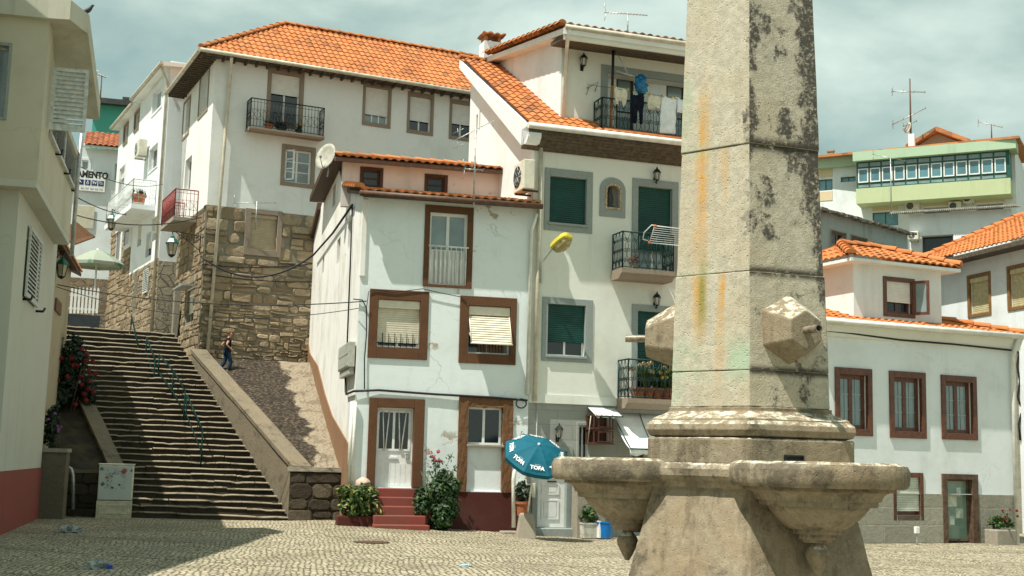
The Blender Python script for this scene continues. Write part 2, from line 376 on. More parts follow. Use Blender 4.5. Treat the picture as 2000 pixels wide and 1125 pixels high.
IRONG=simple('dark_green_iron',(.012,.04,.035),.45,.3,.3,20)
RAILG=simple('green_handrail_paint',(.004,.026,.021),.75,.0,.25,15,.08)
GALV=simple('galvanised_metal',(.42,.44,.43),.45,.7,.25,10)
GUTT=simple('beige_gutter',(.50,.47,.38),.5,0,.2,4)
PIPEW=simple('white_pipe',(.72,.72,.66),.45,0,.12,4)
PIPEB=simple('buff_pipe',(.55,.51,.40),.5,0,.15,4)
GLASS=glassmat('window_glass'); GLASSB=glassmat('blue_reflecting_glass',(.12,.26,.30),.05); GLASSD=glassmat('dark_room_glass',(.012,.014,.014),.12)
GLASSC=glassmat('curtained_glass',(.20,.27,.28),.08); GLASSG=glassmat('greenish_shop_glass',(.16,.25,.2),.08)
LAMPG=glassmat('frosted_lamp_glass',(.42,.42,.36),.35)
BLACK=simple('black_rubber',(.012,.012,.012),.6,0,.2,10)
CABLE=simple('cable_black',(.014,.014,.014),.6,0,.2,10)
# ---------------------------------------------------------------- world, sun
SUNV=V((-.375,-.325,1)).normalized()
w=bpy.data.worlds.new('World'); S.world=w; w.use_nodes=True; nt=w.node_tree; nt.nodes.clear()
wo=nt.nodes.new('ShaderNodeOutputWorld'); bg=nt.nodes.new('ShaderNodeBackground'); bg.inputs[1].default_value=.072
sky=nt.nodes.new('ShaderNodeTexSky'); sky.sky_type='NISHITA'; sky.sun_disc=False
sky.sun_elevation=math.asin(SUNV.z); sky.sun_rotation=math.atan2(SUNV.x,SUNV.y); sky.air_density=1.6; sky.dust_density=3
tc=nt.nodes.new('ShaderNodeTexCoord'); mp=nt.nodes.new('ShaderNodeMapping'); mp.inputs['Scale'].default_value=(1,1,2.2); mp.inputs['Location'].default_value=(.35,.2,.55)
n1=nt.nodes.new('ShaderNodeTexNoise'); n1.inputs['Scale'].default_value=3.4; n1.inputs['Detail'].default_value=8; n1.inputs['Roughness'].default_value=.52; n1.inputs['Distortion'].default_value=.25
cr=nt.nodes.new('ShaderNodeValToRGB'); e=cr.color_ramp.elements
e[0].position=.40; e[0].color=(3.3,4.8,4.65,1); e[1].position=.63; e[1].color=(7.3,8.8,8.0,1)
m1=e.new(.50); m1.color=(4.7,6.2,5.7,1)
mx=nt.nodes.new('ShaderNodeMix'); mx.data_type='RGBA'; mx.inputs[0].default_value=.92
L=nt.links.new
L(tc.outputs['Generated'],mp.inputs[0]); L(mp.outputs[0],n1.inputs['Vector']); L(n1.outputs[0],cr.inputs[0])
L(sky.outputs[0],mx.inputs[6]); L(cr.outputs[0],mx.inputs[7]); L(mx.outputs[2],bg.inputs[0]); L(bg.outputs[0],wo.inputs[0])
sl=bpy.data.lights.new('sun','SUN'); so=bpy.data.objects.new('sun',sl); COL.objects.link(so); sl.energy=4.7; sl.angle=RAD(.5); sl.color=(1,.95,.85)
so.rotation_euler=SUNV.to_track_quat('Z','Y').to_euler(); so.location=(-20,0,40)
S.view_settings.view_transform='Standard'; S.view_settings.look='None'; S.view_settings.gamma=1; S.view_settings.use_curve_mapping=False; S.view_settings.exposure=.52
# ---------------------------------------------------------------- kit of house parts
def ins(r,a,b=None,c=None,d=None):
    b=a if b is None else b; c=a if c is None else c; d=b if d is None else d
    return (r[0]+a,r[1]-b,r[2]+c,r[3]-d)
def slats(mb,F,u0,u1,v0,v1,w,h=.055,dep=.014,tilt=0):
    n=max(2,int(round((v1-v0)/h))); hh=(v1-v0)/n
    for k in range(n):
        a=v0+k*hh; wa=w+tilt*(v1-a); wb=w+tilt*(v1-a-hh)
        p=[(a,wa),(a+hh*.12,wa+dep*.1),(a+hh*.3,wa+dep),(a+hh*.85,wb+dep),(a+hh,wb)]
        for i in range(4): mb.quad(F.pt(u0,p[i][0],p[i][1]),F.pt(u1,p[i][0],p[i][1]),F.pt(u1,p[i+1][0],p[i+1][1]),F.pt(u0,p[i+1][0],p[i+1][1]))
def window(H,F,op,sur=None,surm=GREYSUR,frm=ALU,gl=GLASSD,panes=2,rows=1,shut=0,shm=SHUTW,box=0,sill=None,fw=.05,name='window',dep=.15,surw=.03,bars=0,curtain=False):
    m=MB(); i=ins(op,fw); m.ring(F,ins(op,.002),i,-dep-.05,-dep)
    for k in range(1,panes):
        u=lerp(i[0],i[1],k/panes); m.box(F,u-fw*.55,u+fw*.55,i[2],i[3],-dep-.045,-dep-.004)
    for r in range(1,rows):
        v=lerp(i[2],i[3],r/rows)
        for k in range(panes):
            a=lerp(i[0],i[1],k/panes)+(fw*.55 if k else 0); b=lerp(i[0],i[1],(k+1)/panes)-(fw*.55 if k<panes-1 else 0)
            m.box(F,a,b,v-fw*.3,v+fw*.3,-dep-.04,-dep-.008)
    fr=m.build(name,frm,H)
    m=MB(); m.quad(F.pt(i[0],i[2],-dep-.028),F.pt(i[1],i[2],-dep-.028),F.pt(i[1],i[3],-dep-.028),F.pt(i[0],i[3],-dep-.028)); m.build('pane',gl,fr)
    if sur:
        m=MB(); m.ring(F,sur,ins(op,.004),-.06,surw); m.build('surround',surm,fr,bevel=.008)
    if shut:
        m=MB(); vb=op[3]-(op[3]-op[2])*shut; slats(m,F,op[0]+.008,op[1]-.008,vb,op[3]-box,-dep+.05); m.box(F,op[0]+.01,op[1]-.01,vb-.03,vb,-dep+.045,-dep+.065); m.build('roller_shutter',shm,fr)
    if box:
        m=MB(); m.box(F,op[0]+.006,op[1]-.006,op[3]-box,op[3]-.006,-dep+.03,-.005); m.build('shutter_box',shm,fr,bevel=.02)
    if sill:
        m=MB(); m.box(F,op[0]-.05,op[1]+.05,op[2]-.05,op[2]+.012,-dep,surw+.04); m.build('sill',sill,fr,bevel=.008)
    if bars:
        m=MB()
        for k in range(1,bars): u=lerp(op[0],op[1],k/bars); m.tube([F.pt(u,op[2],-.06),F.pt(u,op[2]+.3*(op[3]-op[2]),-.06)],.01,5)
        m.tube([F.pt(op[0],op[2]+.12,-.06),F.pt(op[1],op[2]+.12,-.06)],.008,5); m.build('guard_bars',IRON,fr)
    return fr
def spiral(c,ax,ay,r,turns=1.3,st=0,sg=1,n=12):
    return [c+ax*(math.cos(st+sg*2*PI*turns*k/n)*r*(1-.75*k/n))+ay*(math.sin(st+sg*2*PI*turns*k/n)*r*(1-.75*k/n)) for k in range(n+1)]
def railing(mb,F,u0,u1,wo,v0,v1,style='bars',base=.02,pitch=.115,rr=.010,sides=(1,1)):
    segs=[]
    if sides[0]: segs.append((F.pt(u0,0,base),F.pt(u0,0,wo)))
    segs.append((F.pt(u0,0,wo),F.pt(u1,0,wo)))
    if sides[1]: segs.append((F.pt(u1,0,wo),F.pt(u1,0,base)))
    Z=V((0,0,1)); H=v1-v0
    for a,b in segs:
        d=b-a; ln=d.length; d.normalize()
        mb.tube([a+Z*v1,b+Z*v1],.022,6); mb.tube([a+Z*(v0+.05),b+Z*(v0+.05)],.014,5); mb.tube([a+Z*v0,a+Z*v1],.018,6); mb.tube([b+Z*v0,b+Z*v1],.018,6)
        if style=='bars':
            n=max(1,int(ln/pitch))
            mb.tube([a+Z*(v1-.12),b+Z*(v1-.12)],.009,5)
            for k in range(1,n): p=a+d*(ln*k/n); mb.tube([p+Z*(v0+.05),p+Z*v1],rr,5)
            n2=max(1,int(ln/.23))
            for k in range(n2):
                p=a+d*(ln*k/n2); q=a+d*(ln*(k+1)/n2)
                mb.tube([p+Z*(v0+H*.28),q+Z*(v0+H*.62)],rr*.7,4); mb.tube([q+Z*(v0+H*.28),p+Z*(v0+H*.62)],rr*.7,4)
            for vv in (.28,.62): mb.tube([a+Z*(v0+H*vv),b+Z*(v0+H*vv)],rr*.7,4)
        else:
            n=max(1,int(round(ln/.25))); w=ln/n
            for k in range(n):
                c=a+d*(w*(k+.5))
                mb.tube([c-d*w/2+Z*(v0+.05),c-d*w/2+Z*v1],rr,4)
                for vv,sg in ((.22,1),(.5,-1),(.78,1)):
                    o=c+Z*(v0+H*vv)
                    mb.tube(spiral(o+d*w*.2,d,Z,w*.24,1.3,PI,sg),rr*.85,4); mb.tube(spiral(o-d*w*.2,d,Z,w*.24,1.3,0,sg),rr*.85,4)
                mb.tube([c-d*w*.45+Z*(v0+.06),c+Z*(v0+H*.36),c-d*w*.2+Z*(v0+H*.64),c+d*w*.45+Z*v1],rr*.8,4)
                mb.tube([c+d*w*.45+Z*(v0+.06),c+Z*(v0+H*.36),c+d*w*.2+Z*(v0+H*.64),c-d*w*.45+Z*v1],rr*.8,4)
def leaf(mb,p,n,s,asp=.5,fold=.25):
    n=n.normalized(); a=n.cross(V((rnd.uniform(-1,1),rnd.uniform(-1,1),rnd.uniform(-1,1)))).normalized(); b=n.cross(a)
    mb.add([p-a*s,p+b*s*asp-n*s*fold*0,p+a*s-n*s*fold,p-b*s*asp,p+n*s*fold*.6],[(0,4,1),(1,4,2),(2,4,3),(3,4,0)])
def foliage(mb,c,r,n,s,shell=.35,asp=.5,cl=None):
    c=V(c)
    cl=cl or [(V((rnd.gauss(0,.45),rnd.gauss(0,.45),rnd.gauss(0,.45))),rnd.uniform(.3,.6)) for _ in range(12)]
    cl=[(q*min(1,.72/max(q.length,.01)),c_) for q,c_ in cl]
    for k in range(n):
        q,cr_=rnd.choice(cl); d=V((rnd.gauss(0,1),rnd.gauss(0,1),rnd.gauss(0,1))).normalized()
        o=q+d*(cr_*rnd.uniform(shell,1)**.5)
        p=c+V((o.x*r[0],o.y*r[1],o.z*r[2])); nn=(d+V((rnd.uniform(-.6,.6),rnd.uniform(-.6,.6),rnd.uniform(-.1,.9))))
        leaf(mb,p,nn,s*rnd.uniform(.6,1.35),asp)
def blades(mb,c,n,ln,wd,spread=.6,up=1.0):
    c=V(c)
    for k in range(n):
        a=rnd.uniform(0,2*PI); l=ln*rnd.uniform(.55,1.15); d=V((math.cos(a),math.sin(a),0)); sp=spread*rnd.uniform(.3,1.2); x=V((-d.y,d.x,0))
        b=c+d*.04*rnd.random(); m=b+d*l*sp*.35+V((0,0,l*.55*up)); e=b+d*l*sp+V((0,0,l*.75*up*(1-.35*sp)))
        mb.add([b-x*wd*.4,b+x*wd*.4,m+x*wd*.5,m-x*wd*.5,e],[(0,1,2,3),(3,2,4)])
def flower(mb,p,s,n=7):
    p=V(p)
    for k in range(n):
        d=V((rnd.gauss(0,1),rnd.gauss(0,1)-.3,rnd.gauss(0,1)+.4)).normalized(); leaf(mb,p+d*s*.5,d,s*.6,.8,.1)
def roofslab(mb,pts,th=.1): mb.slab(pts,th)
def sline(F,px,py,w=0): return F.uv(px,py,w)
def bumpy(o,st,size,sub=0):
    """small uneven displacement so that stone edges are not ruler straight"""
    if sub:
        md=o.modifiers.new('sub','SUBSURF'); md.subdivision_type='SIMPLE'; md.levels=sub; md.render_levels=sub
    tx=bpy.data.textures.new('wear','CLOUDS'); tx.noise_scale=size; tx.noise_depth=3
    md=o.modifiers.new('wear','DISPLACE'); md.texture=tx; md.strength=st; md.mid_level=.5; md.texture_coords='GLOBAL'
def stones(mb,F,u0,u1,v0,v1,holes=(),w=0,hr=(.24,.36),wr=(.35,.8),small=None,proud=(.02,.06),gap=.022,seed=1,inside=None):
    """courses of irregular blocks standing proud of a mortar backing; small(v)->0..1 how small the stones are"""
    R=random.Random(seed); v=v0; row=0
    while v<v1-.06:
        k=small(v) if small else 0; h=R.uniform(*hr)*lerp(1,.55,k); h=min(h,v1-v)
        if v1-v-h<.1: h=v1-v
        u=u0-R.uniform(0,.3); amp=.045*(1+k)
        while u<u1:
            wd=R.uniform(*wr)*lerp(1,.5,k)
            parts=[(u,u+wd,v,v+h)]
            if R.random()<.22+.2*k and h>.14:
                f=R.uniform(.35,.65); parts=[(u,u+wd,v,v+h*f),(u,u+wd,v+h*f,v+h)]
            for (a,b,c,d) in parts:
                a,b=max(a,u0),min(b,u1)
                if b-a<.06: continue
                mid=((a+b)/2,(c+d)/2)
                if any(a<q[1] and b>q[0] and c<q[3] and d>q[2] for q in holes): 
                    ok=False
                    for q in holes:
                        if a<q[1] and b>q[0] and c<q[3] and d>q[2]:
                            if a<q[0]-.08: b=min(b,q[0]-.01); ok=True
                            elif b>q[1]+.08: a=max(a,q[1]+.01); ok=True
                            elif d>q[3]+.08: c=max(c,q[3]+.01); ok=True
                            elif c<q[2]-.08: d=min(d,q[2]-.01); ok=True
                            else: ok=False
                    if not ok or b-a<.05 or d-c<.05: continue
                if inside and not inside(*mid): continue
                g=gap*R.uniform(.5,1.5); pr=R.uniform(*proud); j=lambda s:R.uniform(-s,s)
                W_,H_=b-a-g,d-c-g; cu,cv=mid; cut=min(W_,H_)*R.uniform(.12,.32); base=[]
                for (x,y) in ((-1,-1),(1,-1),(1,1),(-1,1)):
                    px=x*W_/2+j(.02); py=y*H_/2+j(amp*.5)
                    base+= [(cu+px-x*(0 if (x*y>0) else cut),cv+py-y*(cut if x*y>0 else 0)),(cu+px-x*(cut if x*y>0 else 0),cv+py-y*(0 if x*y>0 else cut))]
                base=[(min(max(q[0],u0),u1),q[1]) for q in base]; n=len(base); tl=(j(.02),j(.02))
                b0=[F.pt(q[0],q[1],w) for q in base]; b1=[F.pt(q[0],q[1],w+pr*.55) for q in base]
                b2=[F.pt(lerp(cu,q[0],.86)+j(.008),lerp(cv,q[1],.84)+j(.008),w+pr+(q[0]-cu)*tl[0]+(q[1]-cv)*tl[1]*3+j(.006)) for q in base]
                vs=b0+b1+b2+[F.pt(cu+j(.03),cv+j(.02),w+pr+j(.012))]; fs=[]
                for i in range(n):
                    k2=(i+1)%n; fs+=[(i,k2,n+k2,n+i),(n+i,n+k2,2*n+k2,2*n+i),(2*n+i,2*n+k2,3*n)]
                mb.add(vs,fs)
            u+=wd
        v+=h; row+=1
def wall_lamp(F,u,v,label):
    t=thing('wall_lantern',label,'wall lamp',F.pt(u,v-.22,0),'black carriage lanterns on the balcony house')
    m=MB(); m.box(F,u-.045,u+.045,v-.24,v-.04,.001,.02); m.tube([F.pt(u,v-.16,.02),F.pt(u,v-.22,.10),F.pt(u,v-.14,.14)],.014,6); m.build('bracket',IRON,t)
    c=F.pt(u,0,.14)
    m=MB(); m.lathe(c,[(.02,v-.16),(.055,v-.13),(.06,v-.12)],8); m.lathe(c,[(.115,v+.07),(.07,v+.15),(.03,v+.18),(.012,v+.23),(.004,v+.25)],6)
    for k in range(6):
        a=2*PI*k/6; m.tube([c+V((math.cos(a)*.058,math.sin(a)*.058,v-.12)),c+V((math.cos(a)*.09,math.sin(a)*.09,v+.07))],.008,4)
    m.build('lantern_cage',IRON,t)
    m=MB(); m.lathe(c,[(.05,v-.118),(.082,v+.068)],6); m.build('lamp_glass',LAMPG,t)
def pot(mb,c,r,h,n=16): mb.lathe(c,[(r*.68,0),(r*.72,.01),(r*.92,h*.82),(r*1.05,h*.83),(r*1.06,h),(r*.92,h),(r*.9,h*.9)],n,smooth=False)
# ---------------------------------------------------------------- frames of the main buildings
def frame_at(px,py,Y,phi):
    p=atY(px,py,Y); return Frame((p.x,p.y),phi)
FN=frame_at(600,600,45.0,25.5)     # tall stone-based house at the top of the stairs
FS=frame_at(697,700,31.5,14)       # small white house
_p=FS.pt(FS.uv(1034,700)[0],0); FT=Frame((_p.x,_p.y),19)   # balcony house beside it
FR=frame_at(1760,800,30.5,24)      # white house on the right of the fountain
# ---------------------------------------------------------------- ground
def smooth(a,b,x):
    t=min(1,max(0,(x-a)/(b-a))); return t*t*(3-2*t)
def ground_h(x,y):
    h=-.19*math.exp(-((x-2.2)/2.4)**2)*smooth(20,31,y)*(1-smooth(36,42,y))+.08*math.exp(-((x+4)/1.6)**2)*smooth(24,31,y)
    return h
t=NT('cobblestones'); p=t.pos
sx=t.sepz(p); dn=t.vm('SUBTRACT',t.noisec(p,.35,3),(.5,.5,.5)); dx=t.sepz(dn)
X=t.math('ADD',sx[0],t.math('MULTIPLY',dx[0],.5)); Y=t.math('ADD',sx[1],t.math('MULTIPLY',dx[1],.5))
arc=t.math('MULTIPLY',t.math('ABSOLUTE',t.math('SINE',t.math('MULTIPLY',X,PI/1.25))),.5)
q=t.n('ShaderNodeCombineXYZ',t.math('ADD',X,t.math('MULTIPLY',Y,.16)),t.math('SUBTRACT',Y,arc),0).outputs[0]
jd=t.vm('SUBTRACT',t.noisec(p,6,2),(.5,.5,.5)); q=t.vm('ADD',q,t.scale(jd,(.07,.07,0)))
vo=t.n('ShaderNodeTexVoronoi',feature='DISTANCE_TO_EDGE'); t.l(t.scale(q,(10.2,8.6,1)),vo.inputs['Vector']); vo.inputs['Scale'].default_value=1; vo.inputs['Randomness'].default_value=.48
vc=t.n('ShaderNodeTexVoronoi',feature='F1'); t.l(t.scale(q,(10.2,8.6,1)),vc.inputs['Vector']); vc.inputs['Scale'].default_value=1; vc.inputs['Randomness'].default_value=.48
wn=t.n('ShaderNodeTexWhiteNoise',vc.outputs['Position'],noise_dimensions='3D').outputs[0]
c=t.mix(wn,(.38,.33,.235),(.64,.565,.41)); big=t.noise(p,.45,6,.6); med=t.noise(t.scale(p,(.5,1.6,1)),1.1,6,.65)
c=t.mix(t.math('MULTIPLY',t.ss(big,.42,.66),.55),c,(.25,.215,.145)); wn2=t.ss(wn,.88,.97); c=t.mix(t.math('MULTIPLY',wn2,.7),c,(.10,.09,.075))
jw=t.ss(vo.outputs[0],.05,.17); jc=t.mix(t.ss(med,.42,.62),(.13,.105,.068),(.095,.092,.04))
c=t.mix(jw,jc,c); c=t.mix(t.math('MULTIPLY',t.ss(med,.58,.74),.5),c,(.12,.11,.05))
sl_=t.math('ADD',t.vm('DOT_PRODUCT',p,(.405,.914,0)),t.math('MULTIPLY',t.math('SUBTRACT',t.noise(p,1.5,3),.5),.12)); fr_=t.math('ABSOLUTE',t.math('SUBTRACT',t.math('FRACT',t.math('DIVIDE',t.math('ADD',sl_,1.35),3.3)),.5)); c=t.mix(t.math('MULTIPLY',t.ss(fr_,.016,.006),.75),c,(.045,.042,.03))
h=t.math('ADD',t.math('MULTIPLY',t.ss(vo.outputs[0],.0,.3),1.0),t.math('MULTIPLY',t.noise(p,25,4),.25))
COBBLE=t.fin(c,.85,t.bump(h,.8,.035))
m=MB(); xs=[-700,-200,-80,-40]+[-30+i*1.0 for i in range(61)]+[40,80,200,700]; ys=[-300,-60,-20,0,8,14]+[18+i*.8 for i in range(26)]+[42,60,100,250,900]
for y in ys:
    for x in xs: m.v.append(V((x,y,ground_h(x,y))))
nx=len(xs)
for j in range(len(ys)-1):
    for i in range(nx-1): m.f.append([j*nx+i,j*nx+i+1,(j+1)*nx+i+1,(j+1)*nx+i])
g=m.build('ground',COBBLE,None,origin=(0,0,0)); g['kind']='structure'
# hillside the upper town stands on
HILLM=granite('dry_hillside',(.20,.17,.10),(.08,.08,.04),(.16,.17,.07),.4,.6,.5)
def hill_h(x,y):
    b=(smooth(70,95,y)*12+smooth(43.5,46,y)*5.0) if x<-2 else smooth(46,66,y)*9+smooth(66,110,y)*7+smooth(43,60,y)*1.0
    return b-.5
m=MB(); xs=[-160+i*4 for i in range(81)]; ys=[43.5+i*2.5 for i in range(60)]
for y in ys:
    for x in xs: m.v.append(V((x,y,hill_h(x,y))))
nx=len(xs)
for j in range(len(ys)-1):
    for i in range(nx-1): m.f.append([j*nx+i,j*nx+i+1,(j+1)*nx+i+1,(j+1)*nx+i])
m.build('hillside',HILLM,None,kind='structure')
# ---------------------------------------------------------------- stairs
SL0=V((atZ(275,1005,.02).x,33.5,.02)); SR0=V((atY(562,1017,33.5).x,33.5,-.03))
SR1=atY(372,714,40.6); SL1=atY(150,702,39.0); SL1.z=SR1.z
NST=int(round((SL1.z-SL0.z)/.168)); 
def stair(k,side,off=0):
    t=k/NST; p=(SL0.lerp(SL1,t) if side==0 else SR0.lerp(SR1,t)); return p+V((0,0,off))
MORE=7
t=thing('stone_staircase','broad flight of worn stone steps climbing between the low walls up to the alley','stairs',(SL0.x*.5+SR0.x*.5,33.5,0))
for k in range(NST+MORE):
    a,b=stair(k,0),stair(k,1); c,d=stair(k+1,0),stair(k+1,1)
    if k>=NST:
        q=(k-NST)/MORE; b=b.lerp(a,.0+.02*0); 
    zt=c.z; rise=V((0,0,1)); m=MB(); nz=MB(); nseg=7; ex=(a-b).normalized()
    fw=(c-a); fw.z=0; fw.normalize()
    a2,b2=a+ex*.3,b-ex*.05; c2,d2=c+ex*.3+fw*.12,d-ex*.05+fw*.12
    cuts=[0]+sorted(rnd.uniform(.08,.92) for _ in range(2+k%3))+[1]
    for i in range(len(cuts)-1):
        t0,t1=cuts[i]+(.0009 if i else 0),cuts[i+1]-.0009
        j=V((rnd.uniform(-.012,.012),rnd.uniform(-.02,.02),rnd.uniform(-.016,.010)))
        def P(s,tt,z): 
            p=(a2.lerp(b2,tt) if s==0 else c2.lerp(d2,tt)); return V((p.x+j.x,p.y+j.y,z))
        z0=lerp(a.z,b.z,.5)-.25
        zl,zr=c.z-( .0),d.z
        f=-fw*.035
        sub=8; 
        for s_ in range(sub):
            u0,u1=lerp(t0,t1,s_/sub),lerp(t0,t1,(s_+1)/sub)
            w0=.005*math.sin(k*7.3+u0*23); w1=.005*math.sin(k*7.3+u1*23)
            w0-=.022*max(0,math.sin(k*5.1+u0*17)-.86)/.14; w1-=.022*max(0,math.sin(k*5.1+u1*17)-.86)/.14
            A,B,C,D=P(0,u0,0),P(0,u1,0),P(1,u1,0),P(1,u0,0)
            A0=A.copy();A0.z=z0;B0=B.copy();B0.z=z0
            zt0=lerp(zl,zr,u0)+j.z+w0; zt1=lerp(zl,zr,u1)+j.z+w1
            A1=A.copy();A1.z=zt0-.040;B1=B.copy();B1.z=zt1-.040
            A2=A1+f*1.1;B2=B1+f*1.1; A3=A2.copy();A3.z=zt0-.020;B3=B2.copy();B3.z=zt1-.020
            A4=A3-f*1.1;A4.z=zt0;B4=B3-f*1.1;B4.z=zt1
            D1=D.copy();D1.z=zt0;C1=C.copy();C1.z=zt1
            m.quad(A0,B0,B1,A1); m.quad(A4,B4,C1,D1)
            nz.quad(A1,B1,B2,A2); nz.quad(A2,B2,B3,A3); nz.quad(A3,B3,B4,A4)
    so_=m.build('step',STEPM,t); nz.build('worn_sunlit_edge',NOSEM,so_)  # lip in its own pale colour, as if catching sun above dark risers
ALLEYZ=stair(NST+MORE,0).z
def on_stairs(px,py):
    """point of the stair slope seen at a pixel"""
    n=(SR1-SL0).cross(SR0-SL0).normalized(); d=ray(px,py); return EYE+d*(n.dot(SL0-EYE)/n.dot(d))
# alley paving above the stairs
m=MB(); a,b=stair(NST+MORE,0),stair(NST+MORE,1); dirv=(a-stair(NST,0)); dirv.z=0; dirv.normalize()
e1,e2=a+dirv*22-V((3,0,0)),b+dirv*22+V((1,0,0)); e1.z=e2.z=ALLEYZ+.8
m.slab([a-V((3,0,.02)),b-V((0,0,.02)),e2,e1],.3); m.build('alley_paving',CONC,None,kind='structure')
# wall along the right side of the stairs, with a flat coping
def coping_wall(name,label,line,thick,drop,lipz,mat,cm,outx):
    t=thing(name,label,'wall',line[0]-V((0,0,drop)))
    m=MB(); c=MB()
    for i in range(len(line)-1):
        p,q=line[i],line[i+1]; d=(q-p); d.z=0; d.normalize(); x=V((d.y,-d.x,0))*outx
        m.hexa([p-V((0,0,drop)),q-V((0,0,drop)),q+x*thick-V((0,0,drop)),p+x*thick-V((0,0,drop)),p,q,q+x*thick,p+x*thick] if outx<0 else [p-V((0,0,drop)),p+x*thick-V((0,0,drop)),q+x*thick-V((0,0,drop)),q-V((0,0,drop)),p,p+x*thick,q+x*thick,q])
        a,b=p-x*.05,q-x*.05; a2,b2=p+x*(thick+.06),q+x*(thick+.06); Z=V((0,0,lipz)); e=V((0,0,.003))
        c.hexa([a+e,a2+e,b2+e,b+e,a+Z,a2+Z,b2+Z,b+Z] if outx>0 else [a+e,b+e,b2+e,a2+e,a+Z,b+Z,b2+Z,a2+Z])
    o=m.build('wall_body',mat,t); o2=c.build('coping',cm,t); bumpy(o2,.05,.25,3); return t
RWZ=1.32
rl=[V((SR0.x+.12,SR0.y-.05,RWZ)),stair(NST+1,1)+V((.12,0,.28))]
coping_wall('stair_side_wall','sloping stone wall with pale coping along the open side of the stairs next to the ramp',rl,.42,1.5,.12,PARAP,PARAP,1)
# ramp between the stairs and the small house
FSL=FS.leftside(0)
RAMP0=V((SR0.x+.3,SR0.y-.02,RWZ-.05)); 
_c=FSL.pt(-(SR0.y-31.3),0); RAMP0R=V((_c.x+.3,_c.y,RWZ-.05))
_k=atY(600,712,43.6); RAMP1R=V((_k.x+.5,_k.y+.6,_k.z+.1)); RAMP1=V((SR1.x-.2,SR1.y+2.6,RAMP1R.z))
t=NT('rough_ramp'); p=t.pos; px_=t.sepz(p)
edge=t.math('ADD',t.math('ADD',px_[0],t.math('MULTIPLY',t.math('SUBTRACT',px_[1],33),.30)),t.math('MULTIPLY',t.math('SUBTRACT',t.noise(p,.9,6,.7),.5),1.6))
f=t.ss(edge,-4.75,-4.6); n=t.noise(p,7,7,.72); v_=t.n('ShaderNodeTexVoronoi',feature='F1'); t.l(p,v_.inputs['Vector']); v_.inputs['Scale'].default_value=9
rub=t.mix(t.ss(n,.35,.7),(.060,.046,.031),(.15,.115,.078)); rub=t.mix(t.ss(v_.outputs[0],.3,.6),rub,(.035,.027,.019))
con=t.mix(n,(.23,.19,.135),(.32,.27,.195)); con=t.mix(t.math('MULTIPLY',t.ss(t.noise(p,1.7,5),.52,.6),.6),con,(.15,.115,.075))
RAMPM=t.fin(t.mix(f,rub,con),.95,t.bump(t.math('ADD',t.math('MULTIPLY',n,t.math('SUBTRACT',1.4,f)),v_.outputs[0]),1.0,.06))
m=MB(); N1,N2=26,14
for j in range(N1+1):
    for i in range(N2+1):
        q=RAMP0.lerp(RAMP0R,i/N2).lerp(RAMP1.lerp(RAMP1R,i/N2),j/N1); q=q+V((0,0,.05*math.sin(i*2.1+j*1.7)*(.5+.5*math.sin(j*.9))*(1 if i<9 else .3)-.06*math.sin(PI*j/N1)+rnd.uniform(-.02,.02))); m.v.append(q)
for j in range(N1):
    for i in range(N2):
        b=j*(N2+1)+i; m.f.append([b,b+1,b+N2+2,b+N2+1])
m.build('ramp',RAMPM,None,kind='structure')
# retaining wall under the ramp, facing the square
t=thing('retaining_wall','low dark rubble wall holding up the ramp between the stair foot and the small house','wall',(RAMP0.x,33.4,0))
yb=SR0.y-.10; xr=RAMP0R.x+.35
Fq=Frame((SR0.x+.02,yb),4)
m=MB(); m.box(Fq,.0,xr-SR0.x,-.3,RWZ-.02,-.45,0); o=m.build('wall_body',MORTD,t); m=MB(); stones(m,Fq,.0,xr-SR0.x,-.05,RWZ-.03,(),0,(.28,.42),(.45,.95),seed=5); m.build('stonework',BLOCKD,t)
m=MB(); m.box(Fq,-.06,xr-SR0.x,RWZ-.018,RWZ+.10,-.5,.06); o=m.build('coping',CONC,t); bumpy(o,.04,.2,4)
# left planter slope and its low wall
la,lb=stair(0,0)+V((-.16,.05,0)),stair(NST-6,0)+V((-.16,0,.22)); la.z=1.18
coping_wall('stair_edge_wall','low wall with lit sloping coping on the shaded flower bed side of the stairs',[la,lb],.30,1.3,.10,PARAP,PARAP,-1)
EARTH=granite('dark_earth_slope',(.075,.062,.042),(.03,.026,.018),(.17,.125,.07),.5,1.0,2)
m=MB(); A=la+V((-.3,-.05,-.02)); B=lb+V((-.3,0,-.1)); C=V((B.x-2.6,B.y,B.z+.2)); D=V((A.x-2.4,A.y-.05,A.z))
N1,N2=22,12
for j in range(N1+1):
    for i in range(N2+1):
        q=A.lerp(D,i/N2).lerp(B.lerp(C,i/N2),j/N1); m.v.append(q+V((0,0,.0 if j==0 else rnd.uniform(-.03,.04))))
for j in range(N1):
    for i in range(N2):
        b=j*(N2+1)+i; m.f.append([b,b+N2+1,b+N2+2,b+1])
m.build('earth_slope',EARTH,None,kind='structure')
t=thing('planter_wall','low dark rubble wall behind the graffitied cabinet at the foot of the stairs','wall',(A.x-1,33.5,0))
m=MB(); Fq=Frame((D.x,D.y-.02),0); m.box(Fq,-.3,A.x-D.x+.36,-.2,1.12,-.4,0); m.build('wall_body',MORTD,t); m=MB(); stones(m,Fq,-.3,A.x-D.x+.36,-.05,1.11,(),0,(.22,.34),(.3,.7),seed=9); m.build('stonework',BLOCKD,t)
m=MB(); m.box(Fq,-.35,A.x-D.x+.38,1.122,1.20,-.42,.05); o=m.build('coping',PARAP,t); bumpy(o,.05,.2,4)
